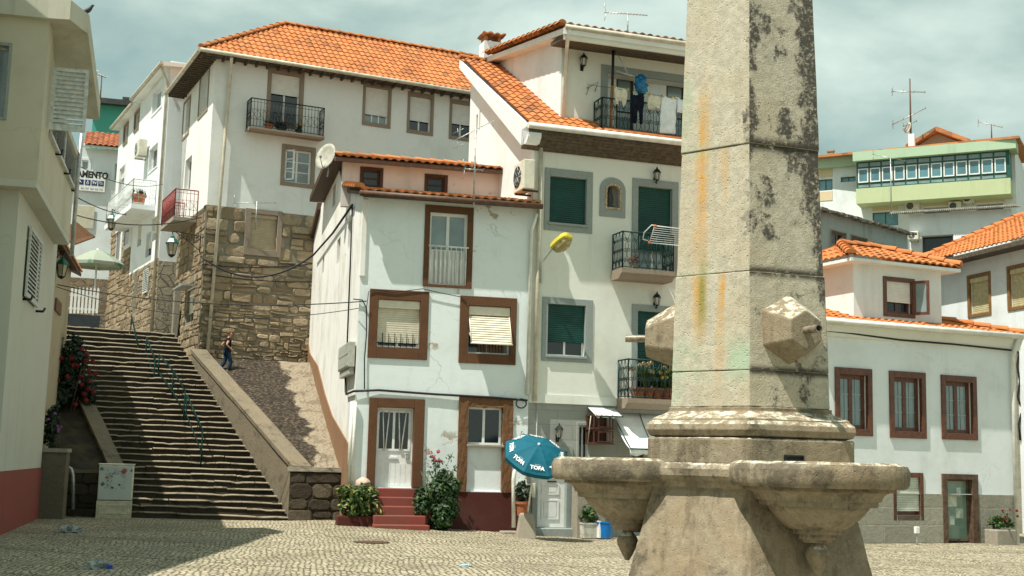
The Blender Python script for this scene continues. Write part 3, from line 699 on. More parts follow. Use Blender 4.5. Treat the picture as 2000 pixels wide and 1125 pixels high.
# ================================================================ tall house with the stone base
H=thing('stone_base_house','tall white house with orange hip roof standing on a rubble stone ground floor','house',FN.pt(FN.uv(397,700)[0],4.6))
F=FN; uL=(F.uv(414,200)[0]+F.uv(397,560)[0])/2; uR=uL+13.2; DEP=4.9
FL=F.leftside(uL)
vE=F.uv(660,140,.6)[1]; vB=3.2; vM=F.uv(500,410)[1]
W_=[]
balc=F.rect(528,146,585,250); w1=F.rect(713,172,759,241); w2=F.rect(800,190,842,256); w3=F.rect(882,204,922,268); wl=F.rect(555,293,608,358); ws=F.rect(488,419,541,489)
m=MB(); m.wall(F,[(uL,vM),(uR,vM),(uR,vE),(uL,vE)],[balc,w1,w2,w3,wl],.3); m.build('wall',PINKISH,H)
m=MB(); m.wall(F,[(uL-.04,vB),(uR,vB),(uR,vM-.003),(uL-.04,vM-.003)],[ws],.35,.0); o=m.build('stone_wall',MORT,H)
m=MB(); hs_=(ws[0]-.21,ws[1]+.17,ws[2]-.23,ws[3]+.17); stones(m,F,uL-.02,uR-3,4.0,vM-.004,[hs_],.0,(.24,.46),(.32,1.05),lambda v:smooth(8.2,5.2,v) if False else (1-smooth(5.4,8.2,v)),(.015,.085),.04,3); m.build('stonework',BLOCK,H)
grow_=lambda r,a:(r[0]-a,r[1]+a,r[2]-a,r[3]+a)
# side
s1=FL.rect(359,200,370,262); s2=FL.rect(391,136,407,218); s3=FL.rect(361,310,373,372); d1=FL.rect(336,566,354,664); d2=FL.rect(365,566,379,628)
m=MB(); m.wall(FL,[(-DEP,vM),(0,vM),(0,vE),(-DEP,vE)],[s1,s2,s3],.3); m.build('side_wall',PINKISH,H)
m=MB(); m.wall(FL,[(-DEP,vB),(.049,vB),(.049,vM-.2),(-DEP,vM-.2)],[d1,d2],.35,.0); m.build('side_stone_wall',MORT,H)
m=MB(); stones(m,FL,-DEP,.0,4.0,vM-.21,[grow_(d1,.12),grow_(d2,.12)],.0,(.22,.36),(.3,.75),None,(.02,.06),.03,4); m.build('side_stonework',BLOCKW,H)
FB=Frame(F.pt(uR,0,-DEP),F.phi+180); m=MB(); m.wall(FB,[(0,vB),(uR-uL,vB),(uR-uL,vE),(0,vE)],[],.2); FRt=F.rightside(uR); m.wall(FRt,[(0,vB),(DEP,vB),(DEP,vE),(0,vE)],[],.2); m.build('rear_wall',PINKISH,H)
def grow(r,a,b=None,c=None,d=None):
    b=a if b is None else b; c=a if c is None else c; d=c if d is None else d
    return (r[0]-a,r[1]+b,r[2]-c,r[3]+d)
window(H,F,balc,grow(balc,.14,.14,0,.28),BROWNSUR,WALLW,GLASSD,2,1,.36,SHUTW,.0,name='balcony_door')
window(H,F,w1,grow(w1,.10,.10,.14,.14),BROWNSUR,WALLW,GLASSC,3,1,.74,SHUTW,0)
window(H,F,w2,grow(w2,.10,.10,.14,.16),BROWNSUR,WALLW,GLASSD,2,1,.68,SHUTW,0)
window(H,F,w3,grow(w3,.10,.10,.14,.16),BROWNSUR,WALLW,GLASSD,2,1,.58,SHUTW,0)
fr=window(H,F,wl,grow(wl,.12,.14,.14,.16),BROWNSUR,WALLW,GLASSC,2,3,0,fw=.06)
m=MB(); q=ins(wl,.06); um=(wl[0]+wl[1])/2
a=wl[0]+.02; b=wl[0]+.30; L_=lambda u:(u-a)*1.1
for (x0,x1,y0,y1) in [(a,a+.05,q[2],q[3]),(b-.05,b,q[2],q[3]),(a,b,q[2],q[2]+.05),(a,b,q[3]-.05,q[3]),(a,b,lerp(q[2],q[3],.36),lerp(q[2],q[3],.36)+.035),(a,b,lerp(q[2],q[3],.68),lerp(q[2],q[3],.68)+.035)]:
    m.hexa([F.pt(x0,y0,-.02+L_(x0)),F.pt(x1,y0,-.02+L_(x1)),F.pt(x1,y0,-.055+L_(x1)),F.pt(x0,y0,-.055+L_(x0)),F.pt(x0,y1,-.02+L_(x0)),F.pt(x1,y1,-.02+L_(x1)),F.pt(x1,y1,-.055+L_(x1)),F.pt(x0,y1,-.055+L_(x0))])
m.build('open_casement',WALLW,fr)
window(H,F,ws,grow(ws,.20,.16,.22,.16),BROWNSUR,OFFW,GLASSD,1,1,1,simple('tan_shutter',(.45,.38,.26),.7,0,.1,4),.14,surw=.08)
for s_,sh in ((s1,.6),(s2,.95),(s3,0)): window(H,FL,s_,grow(s_,.1,.1,.1,.1) if sh else None,BROWNSUR,WALLW,GLASSD,1,1,sh,SHUTW,.12 if sh else 0)
window(H,FL,d1,None,BROWNSUR,WOODB,GLASSD,1,1,0,name='door'); fr=window(H,FL,d2,None,BROWNSUR,OFFW,GLASSD,1,1,.7,OFFW)
m=MB(); m.box(FL,d2[0]-.2,d2[1]+.2,d2[3]+.02,d2[3]+.08,.05,.5); m.build('window_hood',GALV,fr)
# balcony
u0,u1=F.uv(486,262,.62)[0],F.uv(634,270,.62)[0]; vb=F.uv(560,256,.62)[1]
bal=MB(); bal.prism(Frame(F.pt(u0,0,0),F.phi-90),[(.01,vb-.06),(.56,vb-.13),(.62,vb-.06),(.62,vb),(.01,vb)],-(u1-u0),0)
bo=bal.build('balcony',BROWNSUR,H); m=MB(); railing(m,F,u0+.04,u1-.04,.57,vb,F.uv(560,201,.57)[1],'bars',.02); m.build('railing',IRON,bo)
# red balcony on the side
a0,a1=FL.uv(322,430,.0)[0],FL.uv(374,405,0)[0]; a0,a1=-4.1,-1.5; vb=FL.uv(345,432,.7)[1]+.15
bal=MB(); bal.box(FL,a0,a1,vb-.14,vb,.041,.85); bo=bal.build('balcony',CONC,H); m=MB(); railing(m,FL,a0+.03,a1-.03,.82,vb,vb+1.0,'bars'); 
REDIRON=simple('red_iron',(.22,.035,.03),.5,.1,.2,10); m.build('railing',REDIRON,bo)
m=MB(); m.box(FL,a0+.05,a1-.05,vb+.06,vb+.95,.80,.81); 
# roof
OV=.65; ze=vE-.02; P0=F.pt(uL-OV,ze,OV); LU=uR-uL+2*OV; LW=DEP+2*OV
wr=-DEP/2; ua,va=F.uv(555,46,wr); hd=DEP/2+OV; rise=va-ze-.1; hipu=ua-(uL-OV)
L=math.hypot(hd,rise); ev=(F.n*(-hd)+V((0,0,rise))).normalized()
m=MB(); tiles(m,P0+V((0,0,.06)),F.d,ev,L,lambda v:(hipu*v/L-.02,LU))
ev2=(F.d*hipu+V((0,0,rise))).normalized(); L2=math.hypot(hipu,rise)
P1=F.pt(uL-OV,ze+.06,-DEP-OV); tiles(m,P1,F.n,ev2,L2,lambda v:(hd*v/L2,LW-hd*v/L2))
ap=F.pt(uL-OV+hipu,ze+rise+.09,wr); rr=F.pt(uR+OV,ze+rise+.09,wr)
caps(m,F.pt(uL-OV,ze+.10,OV),ap); caps(m,ap,rr); caps(m,F.pt(uL-OV,ze+.10,-DEP-OV),ap)
bk=[F.pt(uR+OV,ze+.05,-DEP-OV),F.pt(uL-OV,ze+.05,-DEP-OV),ap-V((0,0,.02)),rr-V((0,0,.02))]; m.add(bk,[(0,1,2,3)],[(0,0),(40,0),(40,8),(0,8)])
m.build('roof',TILE,H)
m=MB(); z=ze-.02
m.slab([F.pt(uL-OV,z+.06,OV),F.pt(uR+OV,z+.06,OV),F.pt(uR+OV,z+.06,-DEP-OV),F.pt(uL-OV,z+.06,-DEP-OV)],.06)
for k in range(24): w_=OV-.1-k*(DEP+2*OV-.2)/23; m.box(F,uL-OV+.04,uL-.002,z-.10,z-.002,w_-.035,w_+.035)
for k in range(34): u_=uL-OV+.1+k*.4; m.box(F,u_-.035,u_+.035,z-.10,z-.002,.002,OV-.04)
m.build('soffit',WOODS,H)
m=MB(); m.tube([F.pt(uL-OV-.05,ze,OV+.05),F.pt(uR+OV,ze,OV+.05)],.075,8); m.tube([F.pt(uL-OV-.05,ze,OV+.05),F.pt(uL-OV-.05,ze,-DEP-OV)],.075,8); m.build('gutter',GUTT,H)
m=MB(); ut=F.uv(452,100,.1)[0]; ub=F.uv(405,695,.14)[0]; vt=ze-.15
m.tube([F.pt(ut-.1,vt+.05,OV),F.pt(ut,vt-.5,.13),F.pt(lerp(ut,ub,.25),lerp(vt,4.7,.25),.13),F.pt(lerp(ut,ub,.27),lerp(vt,4.7,.27),.13),F.pt(ub,F.uv(405,695,.14)[1],.14)],.06,8); m.build('downpipe',PIPEB,H)
HN=H
# ================================================================ small white house
F=FS
H=thing('small_white_house','small two storey white house with brown window frames and a dark red plinth','house',FS.pt(2,0))
uL=F.uv(697,700)[0]; uL_S=uL; uR=F.uv(1034,700)[0]; FL=F.leftside(uL)
vTL=F.uv(704,384)[1]; vTR=F.uv(1046,408)[1]; vT=(vTL+vTR)/2; vRed=F.uv(930,961)[1]
door=F.rect(734,796,807,952); lw=F.rect(912,795,981,960); lwin=F.rect(912,795,981,869)
mw1=F.rect(737,586,820,679); mw2=F.rect(914,598,997,692); ud=F.rect(838,416,913,557)
m=MB(); m.wall(F,[(uL,vRed),(uR,vRed),(uR,vTR),(uL,vTL)],[(door[0],door[1],vRed+.001,door[3]) if door[2]<vRed else door,(lw[0],lw[1],vRed+.02,lw[3]),mw1,mw2,ud],.26); o=m.build('wall',WHITE_OLD,H)
uRed=F.uv(1004,1000)[0]
m=MB(); m.wall(F,[(uL-.0,-.5),(door[0],-.5),(door[0],vRed-.002),(uL,vRed-.002)],[],.3,.025); m.wall(F,[(door[1],-.5),(uR-.1,-.5),(uR-.1,vRed-.002),(door[1],vRed-.002)],[],.3,.025); m.build('plinth',REDPL,H)
# side wall (gable outline taken in its own plane)
def sp(px,py,w=0): return FL.uv(px,py,w)
side=[(0,-.4),(0,vTL-.001),sp(668,362),sp(660,316),sp(652,322),sp(632,388),sp(626,408),sp(603,492),(sp(603,720)[0],1.0)]
slots=[FL.rect(680,431,687,483),FL.rect(658,467,664,513),FL.rect(630,500,633,532),FL.rect(650,363,655,401)]
m=MB(); m.wall(FL,side,slots,.25); m.build('side_wall',WHITE_SIDE,H)
for s_ in slots:
    m=MB(); m.box(FL,s_[0]+.003,s_[1]-.003,s_[2]+.003,s_[3]-.003,-.16,-.10); m.build('slit_window',WOODB,H)
band=[(-.02,sp(690,1010)[1]-.3),(-.02,sp(668,880)[1]),sp(650,812),sp(636,770),sp(622,715),sp(606,690),sp(602,655),(sp(602,720)[0],1.5)]
m=MB(); m.prism(FL,band,.002,.03); m.build('side_band',BROWNPL,H)
m=MB(); dB=-side[-1][0]; Fb=Frame(F.pt(uR,0,-dB),F.phi+180); zb=side[-2][1]; m.wall(Fb,[(0,0),(uR-uL,0),(uR-uL,zb),(0,zb)],[],.2); m.build('rear_wall',WHITE_SIDE,H)
# corner pilaster
m=MB(); a=F.uv(700,450)[0]; m.box(F,uL-.03,uL+.12,F.uv(700,540)[1],vTL-.05,-.02,.05); m.build('corner_strip',WHITE_SIDE,H,bevel=.02)
# main windows
def brownframe(o,op,t,mat=BROWN,parent=None):
    m=MB(); m.ring(F,o,ins(op,.003),-.1,.035); return m.build('surround',mat,parent,bevel=.01)
f1=window(H,F,mw1,F.rect(720,567,836,701),BROWN,WALLW,GLASSD,2,2,.87,SHUT,.22,bars=7,surw=.04)
f2=window(H,F,mw2,F.rect(897,580,1008,711),BROWN,WALLW,GLASSD,2,2,0,SHUT,.0,bars=0,surw=.04)
m=MB(); m.box(F,mw2[0]+.01,mw2[1]-.01,mw2[3]-.24,mw2[3]-.01,-.12,-.01); m.build('shutter_box',SHUT,f2,bevel=.02)
m=MB(); vt=mw2[3]-.24; vbt=F.uv(960,672,.3)[1]; tl=.36/(vt-vbt); slats(m,F,mw2[0]+.02,mw2[1]-.02,vbt,vt-.02,-.05,.06,.014,tl)
for u_ in (mw2[0]+.03,mw2[1]-.03): m.tube([F.pt(u_,vt,-.04),F.pt(u_,vbt,.33)],.016,5)
m.tube([F.pt(mw2[0]+.01,vbt,.33),F.pt(mw2[1]-.01,vbt,.33)],.018,5); m.tube([F.pt(mw2[0]+.03,lerp(vt,vbt,.55),-.05),F.pt(mw2[0]+.03,lerp(vt,vbt,.8),.24)],.01,4)
m.build('awning_shutter',SHUT,f2)
CURT=simple('brown_curtain',(.15,.08,.045),.8,0,.3,3); m=MB()
for k in range(9):
    u_=lerp(mw2[0]+.3,mw2[1]-.1,k/9); m.box(F,u_,u_+.055,mw2[2]+.06,mw2[2]+.5,-.165,-.150)
m.build('curtain',CURT,f2)
# upper balcony door
fr=window(H,F,ud,F.rect(828,403,923,562),BROWN,WALLW,GLASSC,2,1,0,fw=.07,name='balcony_door',surw=.04)
m=MB(); vm=F.uv(875,487)[1]; m.box(F,ud[0]+.03,ud[1]-.03,ud[2]+.02,vm,-.149,-.12)
for k in range(8): u_=lerp(ud[0]+.06,ud[1]-.06,(k+.5)/8); m.box(F,u_-.085,u_+.085,ud[2]+.05,vm-.04,-.119,-.112)
m.build('door_panel',WALLW,fr)
m=MB(); vr=F.uv(875,482,.03)[1]; m.tube([F.pt(ud[0]-.02,vr,.05),F.pt(ud[1]+.02,vr,.05)],.022,6)
for k in range(8): u_=lerp(ud[0]+.04,ud[1]-.04,k/7); m.tube([F.pt(u_,ud[2]+.02,.04),F.pt(u_,vr,.05)],.011,5)
m.build('railing',PIPEW,fr)
# ground floor door
fr=MB(); o=F.rect(718,778,827,952); m=MB(); m.box(F,o[0],door[0]+.004,o[2],o[3],-.12,.05); m.box(F,door[1]-.004,o[1],o[2],o[3],-.12,.05); m.box(F,door[0]+.004,door[1]-.004,door[3]-.004,o[3],-.12,.048)
dm=MB(); dm.box(F,door[0]+.003,door[1]-.003,door[2],door[3]-.004,-.2,-.15)
D=dm.build('front_door',WALLW,H); m.build('surround',BROWN,D,bevel=.012)
g=F.rect(741,805,800,877); gm=MB()
for a,b in ((0,.46),(.54,1)):
    u0,u1=lerp(g[0],g[1],a),lerp(g[0],g[1],b); gm.quad(F.pt(u0,g[2],-.146),F.pt(u1,g[2],-.146),F.pt(u1,g[3],-.146),F.pt(u0,g[3],-.146))
gm.build('pane',GLASSD,D); m=MB()
for a,b,c,d in ((.12,.19,.20,.0),(.33,.24,.20,.0),(.65,.72,0,0),(.9,.77,0,0)):
    m.tube([F.pt(lerp(g[0],g[1],a),g[3]+.02,-.12),F.pt(lerp(g[0],g[1],b),g[2]-.03,-.12)],.018,5)
for r in (g[2]-.02,g[3]+.02): m.box(F,g[0]-.04,g[1]+.04,r-.025,r+.025,-.149,-.128)
for u_ in (g[0]-.02,(g[0]+g[1])/2,g[1]+.02): m.box(F,u_-.03,u_+.03,g[2]+.005,g[3]-.005,-.149,-.130)
for k in range(7): u_=lerp(door[0]+.08,door[1]-.08,k/6); m.box(F,u_-.055,u_+.055,door[2]+.05,F.uv(770,905)[1],-.149,-.142)
m.box(F,lerp(g[0],g[1],.36),lerp(g[0],g[1],.66),F.uv(770,894)[1]-.025,F.uv(770,894)[1]+.025,-.149,-.12)
m.build('door_trim',WALLW,D)
m=MB(); hv=F.uv(790,887)[1]; m.tube([F.pt(door[1]-.22,hv,-.1),F.pt(door[1]-.1,hv,-.1),F.pt(door[1]-.1,hv,-.15)],.014,6); m.box(F,door[1]-.16,door[1]-.06,hv-.12,hv+.1,-.149,-.135); m.build('handle',GALV,D)
# low right window over a white panel in a rough brown frame
m=MB(); o=F.rect(894,776,1000,960); o=(o[0],o[1],vRed+.004,o[3]); pl=MB()
fr=window(H,F,lwin,None,BROWN,ALU,GLASSD,2,1,0,dep=.12,fw=.06)
m.box(F,o[0],lw[0]+.004,o[2],o[3],-.12,.055); m.box(F,lw[1]-.004,o[1],o[2],o[3],-.12,.055); m.box(F,lw[0]+.004,lw[1]-.004,lw[3]-.004,o[3],-.12,.052); q=m.build('surround',BROWNR,fr); bumpy(q,.05,.09,4)
pl.box(F,lw[0]+.003,lw[1]-.003,vRed+.005,lwin[2]-.03,-.25,-.06); pl.build('wall_panel',WHITE,H)
m=MB(); m.box(F,lw[0]-.02,lw[1]+.03,lwin[2]-.055,lwin[2]+.004,-.14,.075); m.build('sill',CONC,fr,bevel=.01)
# red steps
st=MB(); dz=vRed+.0
for k in range(5):
    zt=door[2]-.02-k*(door[2]-.02+.08)/5; 
    st.box(F,door[0]-.05-.02*k,door[1]+.06+.05*k,-.3 if k==4 else -.3+.001*k,zt,.026 if k==0 else .026+.001*k,.12+.27*k)
o=st.build('entrance_steps',REDFADE,H,bevel=.02)
# roofs
OV=.36; ze=vT+.02; zl,zr=vTL-.02,vTR-.02
set_b=2.9; P0=F.pt(uL-.12,zl+.12,OV); eu=(F.pt(uR+.12,zr+.10,OV)-P0); LU=eu.length; eu.normalize(); cz=F.uv(850,381,-set_b)[1]
top=F.pt(uL-.12,cz+.02,-set_b-.02); ev=top-F.pt(uL-.12,zl+.12,OV); L=ev.length; ev.normalize()
m=MB(); tiles(m,P0,eu,ev,L,lambda v:(0,LU)); caps(m,P0+ev*.05-eu*.03+V((0,0,.05)),P0+ev*L-eu*.03+V((0,0,.05)),.13); m.build('lower_roof',TILE_OLD,H)
m=MB(); m.slab([F.pt(uL-.1,zl+.09,OV-.02),F.pt(uR+.1,zr+.07,OV-.02),F.pt(uR+.1,cz-.03,-set_b),F.pt(uL-.1,cz-.03,-set_b)],.09); m.build('soffit',WOODB,H)
m=MB(); m.tube([F.pt(uL-.15,zl+.03,OV+.06),F.pt(uR+.15,zr+.01,OV+.06)],.075,8); m.build('gutter',simple('brown_gutter',(.10,.055,.035),.5,0,.3,6),H)
# clerestory
c1=F.rect(707,331,742,364,-set_b); c2=F.rect(833,345,868,377,-set_b); cuL=F.uv(668,350,-set_b)[0]; cuR=F.uv(983,360,-set_b)[0]; cvT=F.uv(820,328,-set_b)[1]
m=MB(); m.wall(F,[(cuL,cz-.5),(cuR,cz-.5),(cuR,cvT),(cuL,cvT)],[c1,c2],.2,-set_b); 
Fc=F.rightside(cuR); m.wall(Fc,[(set_b+.001,cz-.5),(set_b+4,cz-.5),(set_b+4,cvT+.3),(set_b+.001,cvT)],[],.2); m.build('clerestory_wall',plaster('peeling_rosy_plaster',(.72,.66,.63),amt=.35,streak=.3,chip=1.2,chipcol=(.12,.11,.1)),H)
FC=Frame(F.pt(0,0,-set_b),F.phi)
for c_ in (c1,c2): window(H,FC,c_,grow(c_,.06,.09,.02,.06),WOODB,WOODB,GLASSD,1,2,0,fw=.06,dep=.08)
zu=F.uv(820,321,-set_b+.35)[1]; P0=F.pt(F.uv(656,310,-set_b+.35)[0],zu+.06,-set_b+.35); uR2=F.uv(986,352,-set_b+.35)[0]
LU=(F.pt(uR2,0,-set_b+.35)-V((P0.x,P0.y,0))).length; ev=(F.n*(-2.6)+V((0,0,.62))).normalized(); L=2.67
m=MB(); tiles(m,P0,F.d,ev,L,lambda v:(0,LU)); caps(m,P0+ev*L+V((0,0,.03)),P0+ev*L+F.d*LU+V((0,0,.03))); _b=sp(634,384); bz=V((0,0,_b[1]-P0.z)); q3,q4=P0+F.d*LU-F.n*(set_b*0+abs(_b[0])-2.4)+bz,P0-F.n*(abs(_b[0])-2.4)+bz; m.add([P0+ev*L,P0+ev*L+F.d*LU,q3,q4],[(0,1,2,3)],[(0,0),(20,0),(20,9),(0,9)]); m.build('upper_roof',TILE_OLD,H)
m=MB(); m.slab([P0-V((0,0,.03)),P0+F.d*LU-V((0,0,.03)),P0+F.d*LU+ev*L-V((0,0,.05)),P0+ev*L-V((0,0,.05))],.12); m.slab([P0+ev*L-V((0,0,.04)),P0+ev*L+F.d*LU-V((0,0,.04)),q3-V((0,0,.04)),q4-V((0,0,.04))],.14); m.build('upper_fascia',WOODB,H)
m=MB()
for pts in ([sp(655,312),sp(636,385)],[sp(627,404),sp(606,490)]):
    (a,b),(c,d)=pts; m.prism(FL,[(a,b-.1),(a,b+.14),(c,d+.14),(c,d-.1)],-.05,.13)
m.build('side_verge',WOODB,H)
m=MB(); a=sp(606,500); m.tube([FL.pt(a[0],a[1],.08),FL.pt(a[0]-.05,2.5,.08)],.05,6); m.build('downpipe',PIPEW,H)
m=MB()
for du,pxl in ((0,688),(.14,694)): 
    q=F.uv(pxl,785,.06); m.tube([F.pt(q[0],q[1],.07),F.pt(F.uv(pxl-8,945,.07)[0],F.uv(680,945,.07)[1],.07)],.045,7)
m.build('wall_pipes',PIPEW,H)
m=MB(); a=F.uv(1046,420,.1); b=F.uv(1038,452,.06); m.tube([F.pt(a[0]-.02,a[1],.28),F.pt(b[0],b[1],.075),F.pt(F.uv(1030,770,.06)[0],F.uv(1030,770,.06)[1],.06)],.05,7); m.build('corner_downpipe',PIPEW,H)
HS=H
# ================================================================ balcony house
F=FT
H=thing('balcony_house','tall pale house with green roller shutters and three iron balconies, partly behind the fountain','house',FT.pt(3,0))
uL=0.0; uR=F.uv(1330,600)[0]+2.6; vE=F.uv(1100,283,.4)[1]-.05; vS=F.uv(1150,791)[1]
g1=F.rect(1073,347,1145,438); g2=F.rect(1069,595,1143,696); bd=F.rect(1245,366,1312,540); bd2=F.rect(1244,609,1312,783)
ni=F.rect(1181,358,1213,410); nu=(ni[0]+ni[1])/2; nr=(ni[1]-ni[0])/2
def arch(r,n=8):
    u0,u1,v0,v1=r; c=(u0+u1)/2; R_=(u1-u0)/2; return [(u0,v0),(u1,v0)]+[(c+R_*math.cos(PI*k/n),v1-R_*.9+R_*.9*math.sin(PI*k/n)) for k in range(n+1)]
m=MB(); m.wall(F,[(uL,vS),(uR,vS),(uR,vE+.3),(uL,vE+.3)],[g1,g2,bd,bd2,arch(ni)],.26); m.build('wall',CREAM,H)
gd=F.rect(1050,905,1107,1030); gw=F.rect(1131,831,1151,925); gd2=F.rect(1236,872,1258,1040)
gd=(gd[0],gd[1],gd[2],F.uv(1080,880)[1])
m=MB(); m.wall(F,[(uL-.35,-.6),(uR,-.6),(uR,vS-.003),(uL-.35,vS-.003)],[gd,gw,gd2],.3,-.05); m.build('ground_floor_wall',CLAD,H)
m=MB(); m.box(F,uL+.001,uR,vS,F.uv(1150,774)[1],.001,.025); m.build('string_course',CREAM,H)
FL=F.leftside(0)
rid=FL.uv(921,122); e0=(0,vE+.28)
DP=10.6
DP=-rid[0]+.02
m=MB(); m.wall(FL,[(0,2.0),(0,vE+.3),(rid[0],rid[1]-.1),(rid[0],2.0)],[FL.rect(930,224,933,262),FL.rect(936,216,938,256)],.25); m.build('side_wall',WHITE,H)
FB=Frame(F.pt(uR,0,-DP),F.phi+180); m=MB(); m.wall(FB,[(0,0),(uR,0),(uR,rid[1]-.1),(0,rid[1]-.1)],[],.2); m.build('rear_wall',WHITE,H)
Fr=F.rightside(uR); m=MB(); m.wall(Fr,[(0,-.5),(DP,-.5),(DP,rid[1]-.1),(0,vE+.29)],[],.2); m.build('end_wall',WHITE,H)
for op,sur,sh in ((g1,F.rect(1063,332,1157,453),1),(g2,F.rect(1058,583,1157,707),.7)):
    fr=window(H,F,op,sur,GREYSUR,WALLW,GLASSD,1 if sh==1 else 2,1,sh,SHUTG,0,GREYSUR,dep=.13)
window(H,F,bd,(F.rect(1234,352,1324,540)[0],F.rect(1234,352,1324,540)[1],bd[2],F.uv(1279,352)[1]),GREYSUR,WALLW,GLASSC,2,1,.70,SHUTG,0,name='balcony_door')
window(H,F,bd2,(F.rect(1233,597,1324,783)[0],F.rect(1233,597,1324,783)[1],bd2[2],F.uv(1279,597)[1]),GREYSUR,WALLW,GLASSD,2,1,.75,SHUTG,0,name='balcony_door')
# niche with a small dark figure
no=F.rect(1171,347,1221,424); m=MB(); m.wall(F,arch(no,10),[arch(ins(ni,.004))],.05,.03); N_=m.build('niche',GREYSUR,H)
m=MB(); m.prism(F,arch(ni),-.24,-.2); m.build('niche_back',simple('niche_grey',(.30,.30,.27),.7,0,.2,5),N_)
m=MB(); m.wall(F,arch(ins(ni,.006)),[arch(ins(ni,.06))],.05,.045); m.build('niche_frame',simple('worn_gilt_frame',(.40,.30,.18),.6,0,.6,25),N_)
m=MB(); c=F.pt(nu-.05,ni[2]+.06,-.12); hh=ni[3]-ni[2]; m.lathe(c,[(.13,0),(.12,.06),(.08,.1),(.10,.25*hh),(.115,.42*hh),(.07,.58*hh),(.05,.62*hh),(.065,.68*hh),(.06,.76*hh),(.02,.8*hh)],10,smooth=True); m.build('figurine',simple('dark_carved_figure',(.05,.045,.04),.6,0,.3,20),N_)
# balconies
for i,(pa,pb,pt_,st) in enumerate(((1214,1330,451,'s'),(1225,1330,700,'s'))):
    vb=F.uv(1270,(527,779)[i],.7)[1]; u0=F.uv(pa,(535,788)[i],.7)[0]; u1=u0+(1.55 if i==0 else 1.5)
    vt=F.uv(pa+20,(453,702)[i],.66)[1]
    b=MB(); b.prism(Frame(F.pt(u0,0,0),F.phi-90),[(.01,vb-.26),(.52,vb-.26),(.62,vb-.17),(.72,vb-.12),(.72,vb),(.01,vb)],-(u1-u0),0); bo=b.build('balcony',BROWNSUR,H,bevel=.01)
    m=MB(); railing(m,F,u0+.04,u1-.04,.66,vb,vt,'scroll'); m.build('railing',IRONG,bo)
# main roof
OV=.56; ze=F.uv(1180,262,OV)[1]; ug=F.uv(1031,262,OV)[0]; P0=F.pt(ug,ze+.06,OV); ev=F.n*(rid[0]-OV)+V((0,0,rid[1]+.1-ze-.06)); L=ev.length; ev.normalize()
uD=F.uv(1094,242,-.25)[0]
ubal=F.uv(1174,245,.25)[0]; vb_=max(.1,(OV-.36)/max(.01,-(ev.dot(F.n)))); vd_=(OV+.25)/max(.01,-(ev.dot(F.n))); m=MB(); tiles(m,P0,F.d,ev,L,lambda v:(0,uR-ug) if v<=vb_ else ((0,ubal-ug) if v<=vd_ else (0,uD-ug+.03))); 
tp=P0+ev*L; caps(m,tp,tp+F.d*(uR-ug)); m.build('roof',TILE,H)
m=MB(); vv=FL.uv(1026,268)[1]; th=.34; sk=-ug
m.prism(FL,[(OV-.02,ze-.28),(OV-.02,ze+.03),(rid[0]-.1,rid[1]+.06),(rid[0]-.1,rid[1]-.2),(.0,vE+.02),(.4,ze-.42)],.002,sk-.02 if sk>.1 else .16); m.build('verge_board',WHITE,H)
m=MB(); m.tube([F.pt(ug-.02,ze-.01,OV+.08),F.pt(uR,ze-.01,OV+.08)],.085,8); m.build('gutter',PIPEW,H)
m=MB(); m.prism(Frame(F.pt(ug+.02,0,0),F.phi-90),[(.0,ze-.50),(.08,ze-.50)]+[q for k in range(5) for q in ((lerp(.08,OV-.03,k/5),lerp(ze-.48,ze-.16,k/5)),(lerp(.08,OV-.03,(k+.86)/5),lerp(ze-.48,ze-.16,(k+.86)/5)),(lerp(.08,OV-.03,(k+.86)/5),lerp(ze-.48,ze-.16,(k+.86)/5)+.05),(lerp(.08,OV-.03,(k+1)/5),lerp(ze-.48,ze-.16,(k+1)/5)+.05))]+[(OV-.02,ze-.16),(OV,ze-.14),(OV,ze+.02),(0,ze+.02)],-(uR-ug-.02),0); m.build('soffit',WOODS,H)
# dormer storey
wD=-.25; FD=Frame(F.pt(0,0,wD),F.phi); vDt=F.uv(1097,92,wD)[1]; vDb=ze-.2; uDR=uR-.02
rc=FD.rect(1186,142,1420,300); rc=(FD.uv(1186,180)[0],uDR-.3,vDb+.25,FD.uv(1250,150)[1])
m=MB(); m.wall(FD,[(uD,vDb),(uDR,vDb),(uDR,vDt+.3),(uD,vDt+.3)],[rc],.45); m.build('dormer_wall',CREAM,H)
so_=(FD.uv(1173,180)[0],uDR-.1,rc[2],FD.uv(1250,136)[1]); m=MB(); m.wall(FD,[(so_[0],so_[2]),(so_[1],so_[2]),(so_[1],so_[3]),(so_[0],so_[3])],[(rc[0]+.004,rc[1]-.004,rc[2]+.004,rc[3]-.004)],.06,.025); m.build('dormer_surround',GREYSUR,H)
FI=Frame(F.pt(0,0,wD-.45),F.phi); i1=FI.rect(1203,151,1238,300); i2=FI.rect(1301,164,1338,310)
m=MB(); m.wall(FI,[(rc[0]-.1,rc[2]),(rc[1]+.1,rc[2]),(rc[1]+.1,rc[3]+.2),(rc[0]-.1,rc[3]+.2)],[(i1[0],i1[1],rc[2]+.05,i1[3]),(i2[0],i2[1],rc[2]+.05,i2[3])],.1,-.002); m.build('loggia_wall',WHITE,H)
for q in (i1,i2): window(H,FI,(q[0],q[1],rc[2]+.05,q[3]),None,WALLW,WOODB,GLASSC,1,2,0,dep=.06,fw=.07,name='balcony_door')
FDL=FD.leftside(uD); tl=FDL.uv(936,107); 
dz=.14
m=MB(); m.wall(FDL,[(0,vDb),(0,vDt+.1),(rid[0]+.3,tl[1]-.25),(rid[0]-.1,rid[1]-.8),(rid[0],vDb)],[],.2); m.build('dormer_side_wall',WHITE,H)
m=MB(); w1_=.75; ul=uD-.32; zf=F.uv(1079,48,w1_)[1]; zb_=F.uv(1077,72,w1_)[1]
m.box(F,ul,uR,zb_,zf,w1_-.08,w1_); m.build('dormer_fascia',CREAM,H)
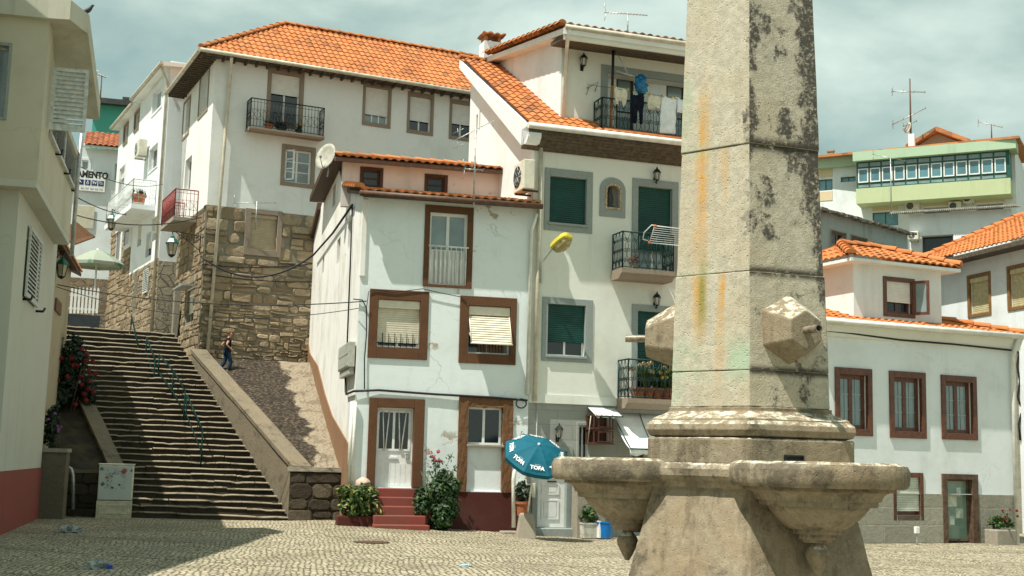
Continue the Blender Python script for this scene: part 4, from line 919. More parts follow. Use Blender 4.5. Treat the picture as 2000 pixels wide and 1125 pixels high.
m=MB(); m.prism(Frame(F.pt(ul,0,0),F.phi-90),[(wD+.001,vDt-.02),(w1_-.082,zb_+.02),(w1_-.082,zb_+.2),(wD+.001,zb_+.2)],-(uR-ul),0); m.build('dormer_soffit',WOODS,H)
P0=F.pt(ul-.08,zf+.03,w1_+.06); ridP=FL.pt(rid[0],0,0); rz=FL.uv(928,104)[1]
ev=F.n*(rid[0]-w1_-.06)+V((0,0,rz+.12-zf-.03)); L=ev.length; ev.normalize()
m=MB(); tiles(m,P0,F.d,ev,L,lambda v:(0,uR-ul+.08)); caps(m,P0+V((0,0,.02)),P0+ev*L+V((0,0,.02)),.1); m.build('dormer_roof',TILE_OLD,H)
m=MB(); a=P0-V((0,0,.09)); m.slab([a+F.d*.05,a+F.d*(uR-ul),a+F.d*(uR-ul)+ev*L,a+F.d*.05+ev*L],.16); m.build('dormer_roof_deck',PINKISH,H)
m=MB(); q=F.uv(962,84,rid[0]-.3); m.box(F,q[0]-.3,q[0]+.3,q[1]-1.2,q[1]+.02,rid[0]-.75,rid[0]-.2); CH=m.build('chimney',WHITE,H); m=MB(); e_=F.d*.62; tiles(m,F.pt(q[0]-.36,q[1]+.22,rid[0]-.1),F.d,(-F.n).normalized(),.75,lambda v:(0,.74)); m.box(F,q[0]-.26,q[0]-.18,q[1]+.021,q[1]+.2,rid[0]-.7,rid[0]-.25); m.box(F,q[0]+.18,q[0]+.26,q[1]+.021,q[1]+.2,rid[0]-.7,rid[0]-.25); m.build('chimney_cap',TILE_OLD,CH)
m=MB(); m.tube([F.pt(ul,zf-.03,w1_+.07),F.pt(uR,zf-.03,w1_+.07)],.07,8); m.build('dormer_gutter',GUTT,H)
m=MB(); qa=F.uv(1110,60,w1_); m.tube([F.pt(qa[0],qa[1]+.05,w1_+.05),F.pt(qa[0]-.02,qa[1]-.2,w1_+.02),F.pt(uD+.12,vDt-.15,wD+.07),F.pt(uD+.05,vDb+.2,wD+.07)],.055,7); m.build('dormer_downpipe',PIPEW,H)
# top balcony rail
u0=FD.uv(1174,230,.5)[0]; vb=F.uv(1250,266,.30)[1]; vt=F.uv(1200,193,.30)[1]
m=MB(); railing(m,FD,u0,uDR-.3,.55,vb-.1,vt,'scroll',0.02); m.build('dormer_railing',IRONG,H)
m=MB(); m.box(FD,u0-.03,uDR-.28,vb-.22,vb-.1,.002,.6); m.build('dormer_balcony',CONC,H)
m=MB(); m.box(FD,rc[0]-.05,rc[1]+.05,rc[2]-.12,rc[2]-.002,-.44,-.001); m.box(FD,rc[0],rc[1],rc[2],rc[2]+.4,-.12,-.03); m.build('loggia_parapet',GREYSUR,H)
# downpipe at the left corner
m=MB(); qa=F.uv(1047,440,.1); qb=F.uv(1038,783,.1); m.tube([F.pt(.16,ze-.3,.09),F.pt(.14,qb[1],.09)],.055,7); m.build('downpipe',PIPEB,H)
# ground floor door
D=MB(); D.box(F,gd[0]+.003,gd[1]-.003,gd[2]-.3,gd[3],-.22,-.16); d_=D.build('front_door',WALLW,H)
m=MB()
for (a,b,c,e) in ((.2,.8,.10,.36),(.2,.8,.42,.56),(.2,.8,.62,.9)):
    r=(lerp(gd[0],gd[1],a),lerp(gd[0],gd[1],b),lerp(gd[2],gd[3],c),lerp(gd[2],gd[3],e)); m.ring(F,r,ins(r,.04),-.159,-.14); m.box(F,r[0]+.07,r[1]-.07,r[2]+.07,r[3]-.07,-.159,-.145)
m.build('door_moulding',WALLW,d_)
m=MB(); m.box(F,lerp(gd[0],gd[1],.40),lerp(gd[0],gd[1],.70),lerp(gd[2],gd[3],.585),lerp(gd[2],gd[3],.60),-.158,-.12); m.build('letter_slot',IRON,d_)
m=MB(); o=grow(gd,.14,.14,0,.12); m.box(F,o[0],gd[0]+.003,gd[2]-.4,o[3],-.2,0); m.box(F,gd[1]-.003,o[1],gd[2]-.4,o[3],-.2,0); m.box(F,gd[0]+.003,gd[1]-.003,gd[3]-.003,o[3],-.2,-.002); m.build('door_surround',GREYSUR,d_)
m=MB(); m.box(F,gd[0]-.2,gd[1]+.25,-.5,gd[2]-.02,-.1,.2); m.build('door_step',GREYSUR,d_,bevel=.015)
window(H,F,gw,grow(gw,.06,.06,.06,.08),CLAD,ALU,GLASSD,2,1,0,fw=.04,surw=-.01); window(H,F,gd2,None,CLAD,WOODB,GLASSD,1,1,0,name='shop_door')
# ================================================================ white house on the right
F=FR
H=thing('tiled_dormer_house','white house with three mahogany windows and a small tiled dormer behind the fountain','house',F.pt(0,0))
uL=F.uv(1592,800)[0]; uR=F.uv(1980,800)[0]; vS=F.uv(1900,966)[1]; vT=F.uv(1790,662,.1)[1]
b1=F.rect(1639,732,1694,838); b2=F.rect(1745,738,1799,843); b3=F.rect(1846,746,1899,847); lwn=F.rect(1750,932,1796,1006); gdr=F.rect(1849,936,1898,1056)
ob=[F.rect(1628,719,1706,851),F.rect(1734,726,1809,856),F.rect(1836,734,1908,859)]
m=MB(); m.wall(F,[(uL,vS),(uR,vS),(uR,vT+.2),(uL,vT+.2)],[b1,b2,b3,(lwn[0],lwn[1],vS+.01,lwn[3]),(gdr[0],gdr[1],vS+.01,gdr[3])],.28); m.build('wall',WHITE,H)
m=MB(); m.wall(F,[(uL,-.6),(uR,-.6),(uR,vS-.003),(uL,vS-.003)],[(lwn[0],lwn[1],lwn[2],vS-.01),(gdr[0],gdr[1],-.5,vS-.01)],.3,.03); o=m.build('plinth',ASHLAR,H)
Fr=F.rightside(uR); DP=6.4
m=MB(); m.wall(Fr,[(0,-.6),(DP,-.6),(DP,vT+.2),(0,vT+.2)],[],.25); Fl_=F.leftside(uL); vG=F.uv(1790,640,.2)[1]; m.wall(Fl_,[(-DP,-.6),(0,-.6),(0,vG),(-3.2,vG+.88),(-DP,vG)],[],.25); m.build('side_wall',WHITE,H)
for op,o in zip((b1,b2,b3),ob):
    o=(op[0]-.13,op[1]+.13,o[2],o[3])
    fr=window(H,F,op,o,WOODM,WOODM,GLASSC,2,1,0,fw=.10,dep=.10,surw=.045); m=MB(); i=ins(op,.1)
    for k in (.25,.75): u_=lerp(i[0],i[1],k); m.box(F,u_-.012,u_+.012,i[2],i[3],-.122,-.112)
    for k in (1/3,2/3): v_=lerp(i[2],i[3],k); m.box(F,i[0],i[1],v_-.012,v_+.012,-.1225,-.1125)
    m.build('glazing_bars',simple('pale_lace',(.3,.36,.35),.6,0,.1,5),fr)
o=F.rect(1741,923,1805,1019)
window(H,F,lwn,(lwn[0]-.11,lwn[1]+.11,o[2]+.02,o[3]),WOODM,WOODM,GLASSC,1,1,.86,simple('milky_blind',(.55,.58,.50),.6,0,.15,3),0,fw=.07,dep=.08)
o=F.rect(1840,926,1909,1059)
fr=window(H,F,(gdr[0],gdr[1],gdr[2]-.02,gdr[3]),None,WOODM,simple('worn_brown_wood',(.12,.075,.045),.7,0,.4,9),GLASSG,1,1,0,fw=.05,dep=.10,name='glass_door')
m=MB(); m.box(F,o[0],gdr[0]+.003,-.5,o[3],-.1,.05); m.box(F,gdr[1]-.003,o[1],-.5,o[3],-.1,.05); m.box(F,gdr[0]+.003,gdr[1]-.003,gdr[3]-.003,o[3],-.1,.048); m.build('door_frame',simple('worn_brown_wood_frame',(.10,.06,.038),.7,0,.4,9),fr)
PAP=simple('faded_notice',(.50,.55,.47),.7,0,.3,6); m=MB()
for a,b,c,d in ((.18,.55,.55,.74),(.5,.8,.36,.52),(.25,.45,.25,.40),(.55,.72,.72,.86)): 
    r=(lerp(gdr[0],gdr[1],a),lerp(gdr[0],gdr[1],b),lerp(gdr[2],gdr[3],c),lerp(gdr[2],gdr[3],d)); m.quad(F.pt(r[0],r[2],-.125),F.pt(r[1],r[2],-.125),F.pt(r[1],r[3],-.125),F.pt(r[0],r[3],-.125))
m.build('notices',PAP,fr)
# roof with cornice
OV=.20; zl=F.uv(1790,640,OV)[1]; P0=F.pt(uL-.3,zl+.02,OV); LU=uR-uL+.55; rd=3.2; rise=.95; ev=F.n*(-rd-OV)+V((0,0,rise)); L=ev.length; ev.normalize()
m=MB(); tiles(m,P0,F.d,ev,L,lambda v:(0,LU-v/L*3.6),tw=.21); tp=P0+ev*L; caps(m,tp,tp+F.d*(LU-3.6)); caps(m,P0+F.d*LU+V((0,0,.05)),tp+F.d*(LU-3.6)+V((0,0,.05)))
bk=P0-F.n*(2*rd+2*OV); m.add([tp,tp+F.d*(LU-3.6),bk+F.d*LU,bk],[(0,1,2,3)],[(0,0),(30,0),(30,14),(0,14)]); m.add([P0+F.d*LU,bk+F.d*LU,tp+F.d*(LU-3.6)],[(0,1,2)],[(0,0),(30,0),(15,14)]); m.build('roof',TILE_BR,H)
m=MB(); m.tube([P0+F.n*.07-V((0,0,.03)),P0+F.n*.07+F.d*LU-V((0,0,.03))],.075,8); m.build('gutter',PIPEW,H)
m=MB(); m.prism(Frame(F.pt(uL-.3,0,0),F.phi-90),[(.001,zl-.36),(.06,zl-.34),(.1,zl-.24),(.14,zl-.16),(.18,zl-.08),(.18,zl+.0),(.001,zl)],-LU+.05,0); m.build('cornice',CREAM,H)
m=MB(); q=F.uv(1992,668,.1); q2=F.uv(1985,1058,.1); m.tube([F.pt(uR-.02,zl-.05,OV+.05),F.pt(uR-.08,zl-.5,.1),F.pt(uR-.12,.0,.1)],.06,8); m.build('downpipe',PIPEW,H)
# dormer
wD=-.40; FD=Frame(F.pt(0,0,wD),F.phi); da=FD.uv(1667,560)[0]; db=FD.uv(1838,560)[0]; vb=zl-.05; vt=FD.uv(1750,518)[1]
dw=FD.rect(1731,550,1780,612)
m=MB(); m.wall(FD,[(da,vb),(db,vb),(db,vt),(da,vt)],[dw],.2); Fq=FD.leftside(da); m.wall(Fq,[(-3.6,vb),(0,vb),(0,vt),(-3.6,vt)],[],.2); Fq2=FD.rightside(db); m.wall(Fq2,[(0,vb),(3.6,vb),(3.6,vt),(0,vt)],[],.2); m.build('dormer_wall',WHITE,H)
fr=window(H,FD,dw,grow(dw,.1,.1,.1,.1),WOODM,WOODM,GLASSD,2,1,.62,SHUTW,0,fw=.06,dep=.1,name='dormer_window')
m=MB(); x=dw[1]+.03; r=(dw[2]-.02,dw[3]+.04); Fo=Frame(FD.pt(x,0,.03),F.phi-58); rr=(0,.40,r[0],r[1]); m.ring(Fo,rr,ins(rr,.07),-.02,.02); oc=m.build('open_casement',WOODM,fr); m=MB(); m.box(Fo,.06,.34,r[0]+.06,r[1]-.06,-.004,.004); m.build('casement_glass',GLASSC,fr)
o_=.34; hw=(db-da)/2+o_; zt=vt+.04; A=FD.pt(da-o_,zt,o_); apx=FD.uv(1698,488,-hw*.75)
m=MB(); hd=hw; rise=.60; W2=2*hw; ev=(F.n*(-hd)+V((0,0,rise))); L=ev.length; ev.normalize(); tiles(m,A,F.d,ev,L,lambda v:(hd*.62*v/L,W2-hd*.62*v/L))
ev2=(F.d*(hd*.62)+V((0,0,rise))); L2=ev2.length; ev2.normalize(); A2=FD.pt(da-o_,zt,o_-2*hd); tiles(m,A2,F.n,ev2,L2,lambda v:(hd*v/L2,2*hd-hd*v/L2))
B2=FD.pt(db+o_,zt,o_); ev3=(-F.d*(hd*.62)+V((0,0,rise))).normalized(); tiles(m,B2,-F.n,ev3,L2,lambda v:(hd*v/L2,2*hd-hd*v/L2))
ap1=A+ev*L+F.d*hd*.62; ap2=A+ev*L+F.d*(W2-hd*.62); caps(m,A+V((0,0,.05)),ap1+V((0,0,.05))); caps(m,B2+V((0,0,.05)),ap2+V((0,0,.05))); caps(m,ap1+V((0,0,.05)),ap2+V((0,0,.05))); m.build('dormer_roof',TILE,H)
m=MB(); m.slab([A-V((0,0,.03)),B2-V((0,0,.03)),FD.pt(db+o_,zt-.03,o_-2*hd),A2-V((0,0,.03))],.08); m.build('dormer_soffit',PINKISH,H)
HR=H
# ================================================================ corner building on the left
_a=atZ(0,1045); _b=atZ(80,1010); _d=(_b-_a); _d.z=0; phiB=math.degrees(math.atan2(_d.y,_d.x))
FBd=Frame((_a.x,_a.y),phiB)             # long wall facing the stairs
uC=FBd.uv(20,600)[0]; uE=FBd.uv(96,700)[0]
H=thing('corner_house','cream house at the picture edge with louvred shutters and a red painted base','house',FBd.pt(uC,0))
vR=FBd.uv(60,915)[1]; vM=FBd.uv(52,378)[1]; WU=.36
lo=(FBd.uv(48,520)[0],FBd.uv(73,520)[0],FBd.uv(58,592)[1],FBd.uv(62,452)[1])
FAl=FBd.leftside(uC)  # front wall: normal toward the camera
BW=7.0
m=MB(); m.wall(FBd,[(uC,vR),(uE,vR),(uE,vM+.3),(uC,vM+.3)],[lo],.2); m.wall(FAl,[(-BW,vR),(-.001,vR),(-.001,vM+.3),(-BW,vM+.3)],[],.2); m.build('lower_wall',OCHRE_W,H)
m=MB(); m.wall(FBd,[(uC-.03,-.4),(uE,-.4),(uE,vR-.003),(uC-.03,vR-.003)],[],.2,.02); m.wall(FAl,[(-BW,-.4),(.019,-.4),(.019,vR-.003),(-BW,vR-.003)],[],.2,.025); m.build('red_base',plaster('brick_red_paint',(.26,.065,.05),dirt=(.16,.08,.06),amt=.5,streak=.4),H)
uC2=FBd.uv(84,200,WU)[0]; uE2=FBd.uv(134,490,WU)[0]; vT=FBd.uv(98,45,WU)[1]; zf0=vT-.01; _p3=atZ(172,66,zf0); P3_=V((_p3.x,_p3.y,zf0)); P4_=atY(194,234,27.0); uP3=(P3_-FBd.o).dot(FBd.d); uP4=(P4_-FBd.o).dot(FBd.d); slp=(P4_.z-zf0)/(uP4-uP3)
FU=Frame(FBd.pt(0,0,WU),phiB); FAu=FU.leftside(uC2)
lw_=(FU.uv(95,270)[0],uE2-.14,0,0); vb=FU.uv(120,318)[1]; lwin=(lw_[0],lw_[1],vb,vb+.84)
aw=FAu.rect(-60,86,13,226)
m=MB(); m.wall(FU,[(uC2,vM),(uE2,vM),(uE2,P4_.z-.01),(uP4,P4_.z-.01),(uP3,vT),(uC2,vT)],[lwin],.2); m.wall(FAu,[(-BW,vM),(-.001,vM),(-.001,vT),(-BW,vT)],[aw],.2); m.build('upper_wall',OCHRE,H)
m=MB(); m.slab([FU.pt(uC2,vM-.002,-.002),FU.pt(uE2,vM-.002,-.002),FU.pt(uE2,vM-.002,-BW),FU.pt(uC2,vM-.002,-BW)],.15); m.build('overhang',OCHRE_W,H)
SHG=simple('weathered_white_shutter',(.50,.53,.50),.55,0,.2,12)
def louvre(mb,F,r,w=0,fw=.06,h=.07,dep=.05):
    mb.ring(F,r,ins(r,fw),w-.02,w+.025); q=ins(r,fw); n=int((q[3]-q[2])/h)
    for k in range(n):
        v=lerp(q[2],q[3],(k+.5)/n); p=[F.pt(q[0],v-.5*h,w+.02),F.pt(q[1],v-.5*h,w+.02),F.pt(q[1],v+.32*h,w-.02),F.pt(q[0],v+.32*h,w-.02)]; t_=V((0,0,.012)); mb.hexa(p+[x+t_ for x in p])
fr=window(H,FU,lwin,None,OCHRE,WALLW,GLASSD,2,1,0)
m=MB(); mid=lerp(lwin[0],lwin[1],.5); louvre(m,FU,(lwin[0],mid-.01,lwin[2],lwin[3]),.03); louvre(m,FU,(mid+.01,lwin[1],lwin[2],lwin[3]),.03); m.box(FU,lwin[0]-.1,lwin[1]+.05,lwin[2]-.07,lwin[2]-.003,-.1,.08); m.build('louvred_shutter',SHG,fr)
for k in (.25,.6,.95): m=MB(); u_=lerp(lwin[0],lwin[1],k); m.tube([FU.pt(u_,lwin[2]-.10,.0),FU.pt(u_,lwin[2]-.10,.12),FU.pt(u_+.02,lwin[2]+.02,.14)],.025,5); m.build('shutter_catch',IRON,fr)
uO=FU.uv(98,190,.03)[0]; FO=FU.leftside(uO); r=FO.rect(98,134,169,256); r=(.05,.05+(r[1]-r[0]),r[2],r[3])
m=MB(); louvre(m,FO,r,0,.07,.085); m.build('open_louvred_shutter',SHG,fr)
window(H,FAu,aw,grow(aw,.06,.06,.06,.06),GREYSUR,SHG,GLASSC,2,1,0)
fr=window(H,FBd,lo,None,OCHRE,SHG,GLASSD,1,1,0); m=MB(); louvre(m,FBd,lo,.06,.07,.085); m.build('louvred_shutter',SHG,fr)
for u_ in (lo[0]+.1,lo[1]+.3): m=MB(); m.tube([FBd.pt(u_,lo[2]-.05,0),FBd.pt(u_,lo[2]-.05,.16),FBd.pt(u_+.12,lo[2]+.03,.18)],.03,5); m.build('shutter_catch',IRON,fr)
# roof with deep concrete fascia
Hh=.40
def zp(px,py): q=atZ(px,py,zf0); return V((q.x,q.y,zf0))
A1=FAu.pt(-BW,zf0,.16); A2=FAu.pt(-.02,zf0,.16); Q_=P3_-FU.n*(BW+1); P5_=P4_-FU.n*(BW+1); m=MB()
for A in ([A1,A2,zp(136,38),P3_,Q_],[Q_,P3_,P4_,P5_]):
    B=[q+V((0,0,Hh)) for q in A]; n=len(A); m.add(B+A,[tuple(range(n)),tuple(range(2*n-1,n-1,-1))]+[(k,n+k,n+(k+1)%n,(k+1)%n) for k in range(n) if not (n==5 and k==3) and not (n==4 and k==0)])
m.box(FU,uP4+.005,uE2+.12,P4_.z-.005,P4_.z+.16,-BW,.1)
B=[0,0,0,P3_+V((0,0,Hh)),P4_+V((0,0,Hh))]
m.build('eave_slab',plaster('stained_concrete_eave',(.50,.50,.41),dirt=(.2,.19,.14),amt=.5,streak=.6),H)
m=MB(); e_u=(B[4]-B[3]); L_=e_u.length; e_u.normalize(); ev=(-FU.n*1+V((0,0,.42))).normalized(); tiles(m,B[3]+e_u*.1-FU.n*.3+V((0,0,.03)),e_u,ev,3.6,lambda v:(0,L_-.2)); m.build('roof',TILE_OLD,H)
m=MB(); m.tube([atY(160,262,29.4),atY(153,330,29.4),atY(140,500,29.4)],.05,7); m.build('downpipe',GALV,H)
m=MB(); q=FBd.pt(uC-.5,0,.02); Fs=Frame((_a.x,_a.y),phiB); us=FAl.uv(26,945,.25)[0]
v0,v1=FAl.uv(10,985,.25)[1],FAl.uv(10,905,.25)[1]; m.box(FAl,-1.6,-.02+.04,v0,v1,.03,.45); o=m.build('stone_block',DARKST,H,bevel=.06)
# neighbouring building nearer the camera, out of frame: it throws the big shadow on the square
H=thing('shading_house','cream building beside the square just outside the picture edge','house',(-12.6,18.6,0))
Fx=Frame((-10.05,14.0),90); m=MB(); m.wall(Fx,[(0,-.2),(9.1,-.2),(9.1,12.4),(0,12.4)],[(1.2,2.2,1.0,2.4),(3.2,4.2,1.0,2.4),(1.2,2.2,4.6,6),(3.2,4.2,4.6,6)],.25); Fy=Fx.leftside(0); m.wall(Fy,[(-9,-.2),(0,-.2),(0,12.4),(-9,12.4)],[],.25); Fz=Fx.rightside(9.1); m.wall(Fz,[(0,-.2),(9,-.2),(9,12.4),(0,12.4)],[],.25); m.build('wall',OCHRE_W,H)
for r in [(1.2,2.2,1.0,2.4),(3.2,4.2,1.0,2.4),(1.2,2.2,4.6,6),(3.2,4.2,4.6,6)]: window(H,Fx,r,None,OCHRE,WALLW,GLASSC,2,1,.5,SHUTW,0)
m=MB(); m.slab([Fx.pt(-.3,12.7,.3),Fx.pt(9.2,12.7,.3),Fx.pt(9.2,12.7,-9.3),Fx.pt(-.3,12.7,-9.3)],.28); m.build('roof_slab',CONC,H)
# ================================================================ beyond the corner house: yellow wall with the lantern
uY=uE+.3
H=thing('alley_side_house','old yellow plastered house in shade behind the corner house with a brown roof edge','house',FBd.pt(uY+2,0,-2))
m=MB(); FY=Frame(FBd.pt(0,0,-.15),phiB); vY=FY.uv(125,505)[1]; ueY=FY.uv(131,640)[0]
m.wall(FY,[(uY,-.3),(ueY,1.5),(ueY,vY),(uY,vY)],[],.25); FYr=FY.rightside(ueY); m.wall(FYr,[(0,1.5),(3,1.5),(3,vY),(0,vY)],[],.2); m.build('wall',plaster('yellowed_plaster',(.42,.37,.25),dirt=(.25,.2,.13),amt=.5,streak=.4,chip=.8),H)
m=MB(); P0=FY.pt(uY-.2,vY,.25); ev=(-FY.n+V((0,0,.45))).normalized(); tiles(m,P0,FY.d,ev,2.6,lambda v:(0,ueY-uY+.7)); m.build('roof',TILE_OLD,H)
m=MB(); m.slab([P0-V((0,0,.02)),P0+FY.d*(ueY-uY+.7)-V((0,0,.02)),P0+FY.d*(ueY-uY+.7)+ev*2.6-V((0,0,.02)),P0+ev*2.6-V((0,0,.02))],.1); m.build('soffit',WOODB,H)
r=FY.rect(106,586,117,612); m=MB(); m.box(FY,r[0],r[1],r[2],r[3],.002,.05); m.build('wall_niche',simple('brown_shutter',(.16,.08,.05),.6,0,.2,8),H)
Fl=Frame((FBd.pt(uE+.05,0,.12).x,FBd.pt(uE+.05,0,.12).y),5); pt1=Fl.uv(130,884)
H=thing('low_concrete_wall','low stained concrete wall joining the red based corner to the dark rubble wall','wall',Fl.pt(.4,0)); m=MB(); lx=pt1[0]; m.box(Fl,-.3,lx,-.2,pt1[1],-.35,0); m.build('wall_body',granite('stained_dark_concrete',(.18,.16,.11),(.05,.045,.03),None,.6,.6),H); m=MB(); m.box(Fl,-.32,lx+.03,pt1[1]+.003,pt1[1]+.1,-.38,.04); m.build('coping',CONC,H)
# ================================================================ second white house up the alley
FH=frame_at(326,250,48.6,27.5); HL=FH.leftside(0)
H=thing('alley_white_house','narrow white house up the alley with a side balcony and a white air conditioner','house',FH.pt(1,8))
vT=FH.uv(331,130)[1]; tb=HL.uv(268,300)[0]; te=HL.uv(226,350)[0]
vst=HL.uv(290,515)[1]
def cr1(x0,y0,x1,y1): return HL.rect(x0,y0,x1,y1)
ops=[cr1(242,246,249,278),cr1(263,221,271,252),cr1(299,174,316,214),cr1(292,287,308,330),cr1(233,328,243,386),cr1(285,455,296,500)[:4],cr1(296,425,306,470),cr1(269,440,276,480)]
vTe=HL.uv(226,236)[1]; zst=5.5
m=MB(); m.wall(HL,[(tb,vst),(0,vst),(0,vT),(tb,vT)],[o for o in ops if o[0]>tb+.05 and o[2]>vst],.2); m.wall(HL,[(te,8.8),(tb-.002,8.8),(tb-.002,vT-.15),(te,vT-.15)],[o for o in ops if o[1]<tb-.05 and o[2]>8.9],.2,-.02); m.build('side_wall',WHITE,H)
m=MB(); m.wall(HL,[(tb,zst),(.0,zst),(.0,vst-.003),(tb,vst-.003)],[cr1(261,528,269,610),cr1(282,527,292,572)],.2,.0); m.build('side_stone_wall',MORT,H)
m=MB(); stones(m,HL,tb+.02,-.02,zst,vst-.01,[grow(cr1(261,528,269,610),.05,.05,.05,.05),grow(cr1(282,527,292,572),.05,.05,.05,.05)],0,(.2,.34),(.3,.7),None,(.02,.05),.03,11); m.build('side_stonework',BLOCKW,H)
m=MB(); m.wall(FH,[(0,zst),(5,zst),(5,vT+.25),(0,vT+.25)],[],.2); m.build('front_wall',WHITE,H)
m=MB(); vf=FH.uv(318,510)[1]; m.wall(FH,[(-.01,zst),(3,zst),(3,vf),(-.01,vf)],[],.1,.06); m.build('flagstone_facing',FLAGST,H)
m=MB(); zq=HL.uv(244,423)[1]; m.wall(HL,[(te,zst),(tb-.003,zst),(tb-.003,zq),(te,zq)],[],.2,.0); m.build('rough_stone_wall',MORT,H); m=MB(); stones(m,HL,te,tb-.01,zst,zq-.02,[],0,(.24,.4),(.4,.9),None,(.02,.06),.03,13); m.build('rough_stonework',BLOCKW,H)
for i,o in enumerate(ops):
    if i in (1,2,3,4,0): window(H,HL,o,grow(o,.06,.06,.06,.1) if i!=2 else grow(o,.1,.1,.1,.2),BROWNSUR if i<2 else WHITE,WOODB if i<2 else WALLW,GLASSC if i==2 else GLASSD,2 if i in(2,3) else 1,1,.3 if i in(4,) else 0,SHUTW,0)
    elif o[0]>tb+.05 and o[2]>vst: window(H,HL,o,None,BROWNSUR,WOODB,GLASSD,1,1,.6,SHUT,0)
o=cr1(282,527,292,572); fr=window(H,HL,o,None,BROWNSUR,SHG,GLASSD,1,1,0); m=MB(); louvre(m,HL,o,.05,.04,.07); m.build('louvred_shutter',SHG,fr)
o=cr1(261,528,269,610); window(H,HL,o,None,BROWNSUR,WOODB,GLASSD,1,1,0,name='door')
for (a,b) in ((cr1(218+14,430,240,510),0),(cr1(248,410,258,480),0)): window(H,Frame(HL.pt(0,0,.05),HL.phi),(a[0],a[1],a[2],a[3]),grow(a,.12,.12,.1,.1),WHITE,WALLW,GLASSD,1,1,.3,SHUTW,0,dep=-.06)
b0,b1=HL.uv(252,380,.0)[0],HL.uv(300,365,.0)[0]; b0,b1=max(b0,te),-1.2; vb=HL.uv(285,380,.8)[1]
m=MB(); m.box(HL,b0,b1,vb-.2,vb,.0,.95); bo=m.build('balcony',WHITE,H); m=MB(); railing(m,HL,b0+.05,b1-.05,.9,vb,vb+1.0,'bars',pitch=.2); m.build('railing',SHG,bo)
m=MB(); ov=.35
m.slab([HL.pt(tb-.1,vT+.12,ov),HL.pt(.15,vT+.12,ov),HL.pt(.15,vT+.5,-5),HL.pt(tb-.1,vT+.5,-5)],.16); m.slab([HL.pt(te-.2,vT-.05,ov-.05),HL.pt(tb-.12,vT-.05,ov-.05),HL.pt(tb-.12,vT+.3,-5),HL.pt(te-.2,vT+.3,-5)],.14); m.build('roof',PINKISH,H)
m=MB(); m.tube([HL.pt(tb-.1,vT+.05,ov+.06),HL.pt(.2,vT+.05,ov+.06)],.07,7); m.tube([HL.pt(te-.2,vT-.12,ov),HL.pt(tb-.12,vT-.12,ov)],.07,7); m.tube([HL.pt(-.12,vT,ov),HL.pt(-.12,vT-.6,.08),HL.pt(-.12,zst,.08)],.06,7); m.build('gutter',GUTT,H)
# banner house, teal house far behind
FBn=frame_at(195,400,61.5,17)
H=thing('banner_house','shaded white house at the end of the alley carrying the lettered banner','house',FBn.pt(0,9))
uL,uR=FBn.uv(160,400)[0],FBn.uv(262,400)[0]; vT=FBn.uv(200,292)[1]; wb=[FBn.rect(160,313,173,330),FBn.rect(224,320,236,352),FBn.rect(150,400,184,445)]
m=MB(); m.wall(FBn,[(uL-1,6.2),(uR,6.2),(uR,vT),(uL-1,vT)],[FBn.rect(160,313,173,330),FBn.rect(224,320,232,352)],.2); m.build('wall',WHITE,H)
for r in (FBn.rect(160,313,173,330),FBn.rect(224,320,232,352)): window(H,FBn,r,grow(r,.12,.12,.1,.12),WHITE,WALLW,GLASSC,1,1,0)
r=FBn.rect(148,402,184,446); m=MB(); slats(m,FBn,r[0],r[1],r[2],r[3],.05); m.build('roller_shutter',SHUT,H)
P0=FBn.pt(uL-.1,vT+.1,.4); ev=(-FBn.n*2+V((0,0,.95))).normalized(); m=MB(); tiles(m,P0,FBn.d,ev,3.0,lambda v:(0,uR-uL+.2),tw=.26,h=.07); m.build('roof',tilemat('red_old_tiles',(.42,.13,.06),(.55,.2,.09),(.2,.08,.05),.4),H)
m=MB(); m.slab([P0-V((0,0,.03)),P0+FBn.d*(uR-uL)-V((0,0,.03)),P0+FBn.d*(uR-uL)+ev*3-V((0,0,.05)),P0+ev*3-V((0,0,.05))],.12); m.build('soffit',OCHRE_W,H)
m=MB(); a=FBn.rect(178,548,214,600); m.box(FBn,a[0]-1.6,a[1]+.6,6.0,a[3],.1,.6); m.build('stone_porch',STONE2,H)
FTe=frame_at(215,230,82,15); H=thing('teal_house','teal painted house with dark roof glimpsed between the left roofs','house',FTe.pt(0,12))
r=FTe.rect(180,206,250,290); m=MB(); m.wall(FTe,[(r[0],10),(r[1],10),(r[1],r[3]),(r[0],r[3])],[],.3); m.build('wall',plaster('teal_paint',(.08,.36,.29),dirt=(.1,.26,.22),amt=.3,streak=.2),H)
m=MB(); m.slab([FTe.pt(r[0]-.5,r[3]+.3,.7),FTe.pt(r[1]+.5,r[3]+.3,.7),FTe.pt(r[1]+.5,r[3]+.9,-5),FTe.pt(r[0]-.5,r[3]+.9,-5)],.35); 
for k in range(5): q=FTe.uv(226+k*5,200-k*5); m.box(FTe,q[0]-.25,q[0]+.3,r[3]+.2,q[1],-1.8,-1.2)
m.build('roof',simple('dark_slate',(.05,.055,.055),.7,0,.4,4),H)
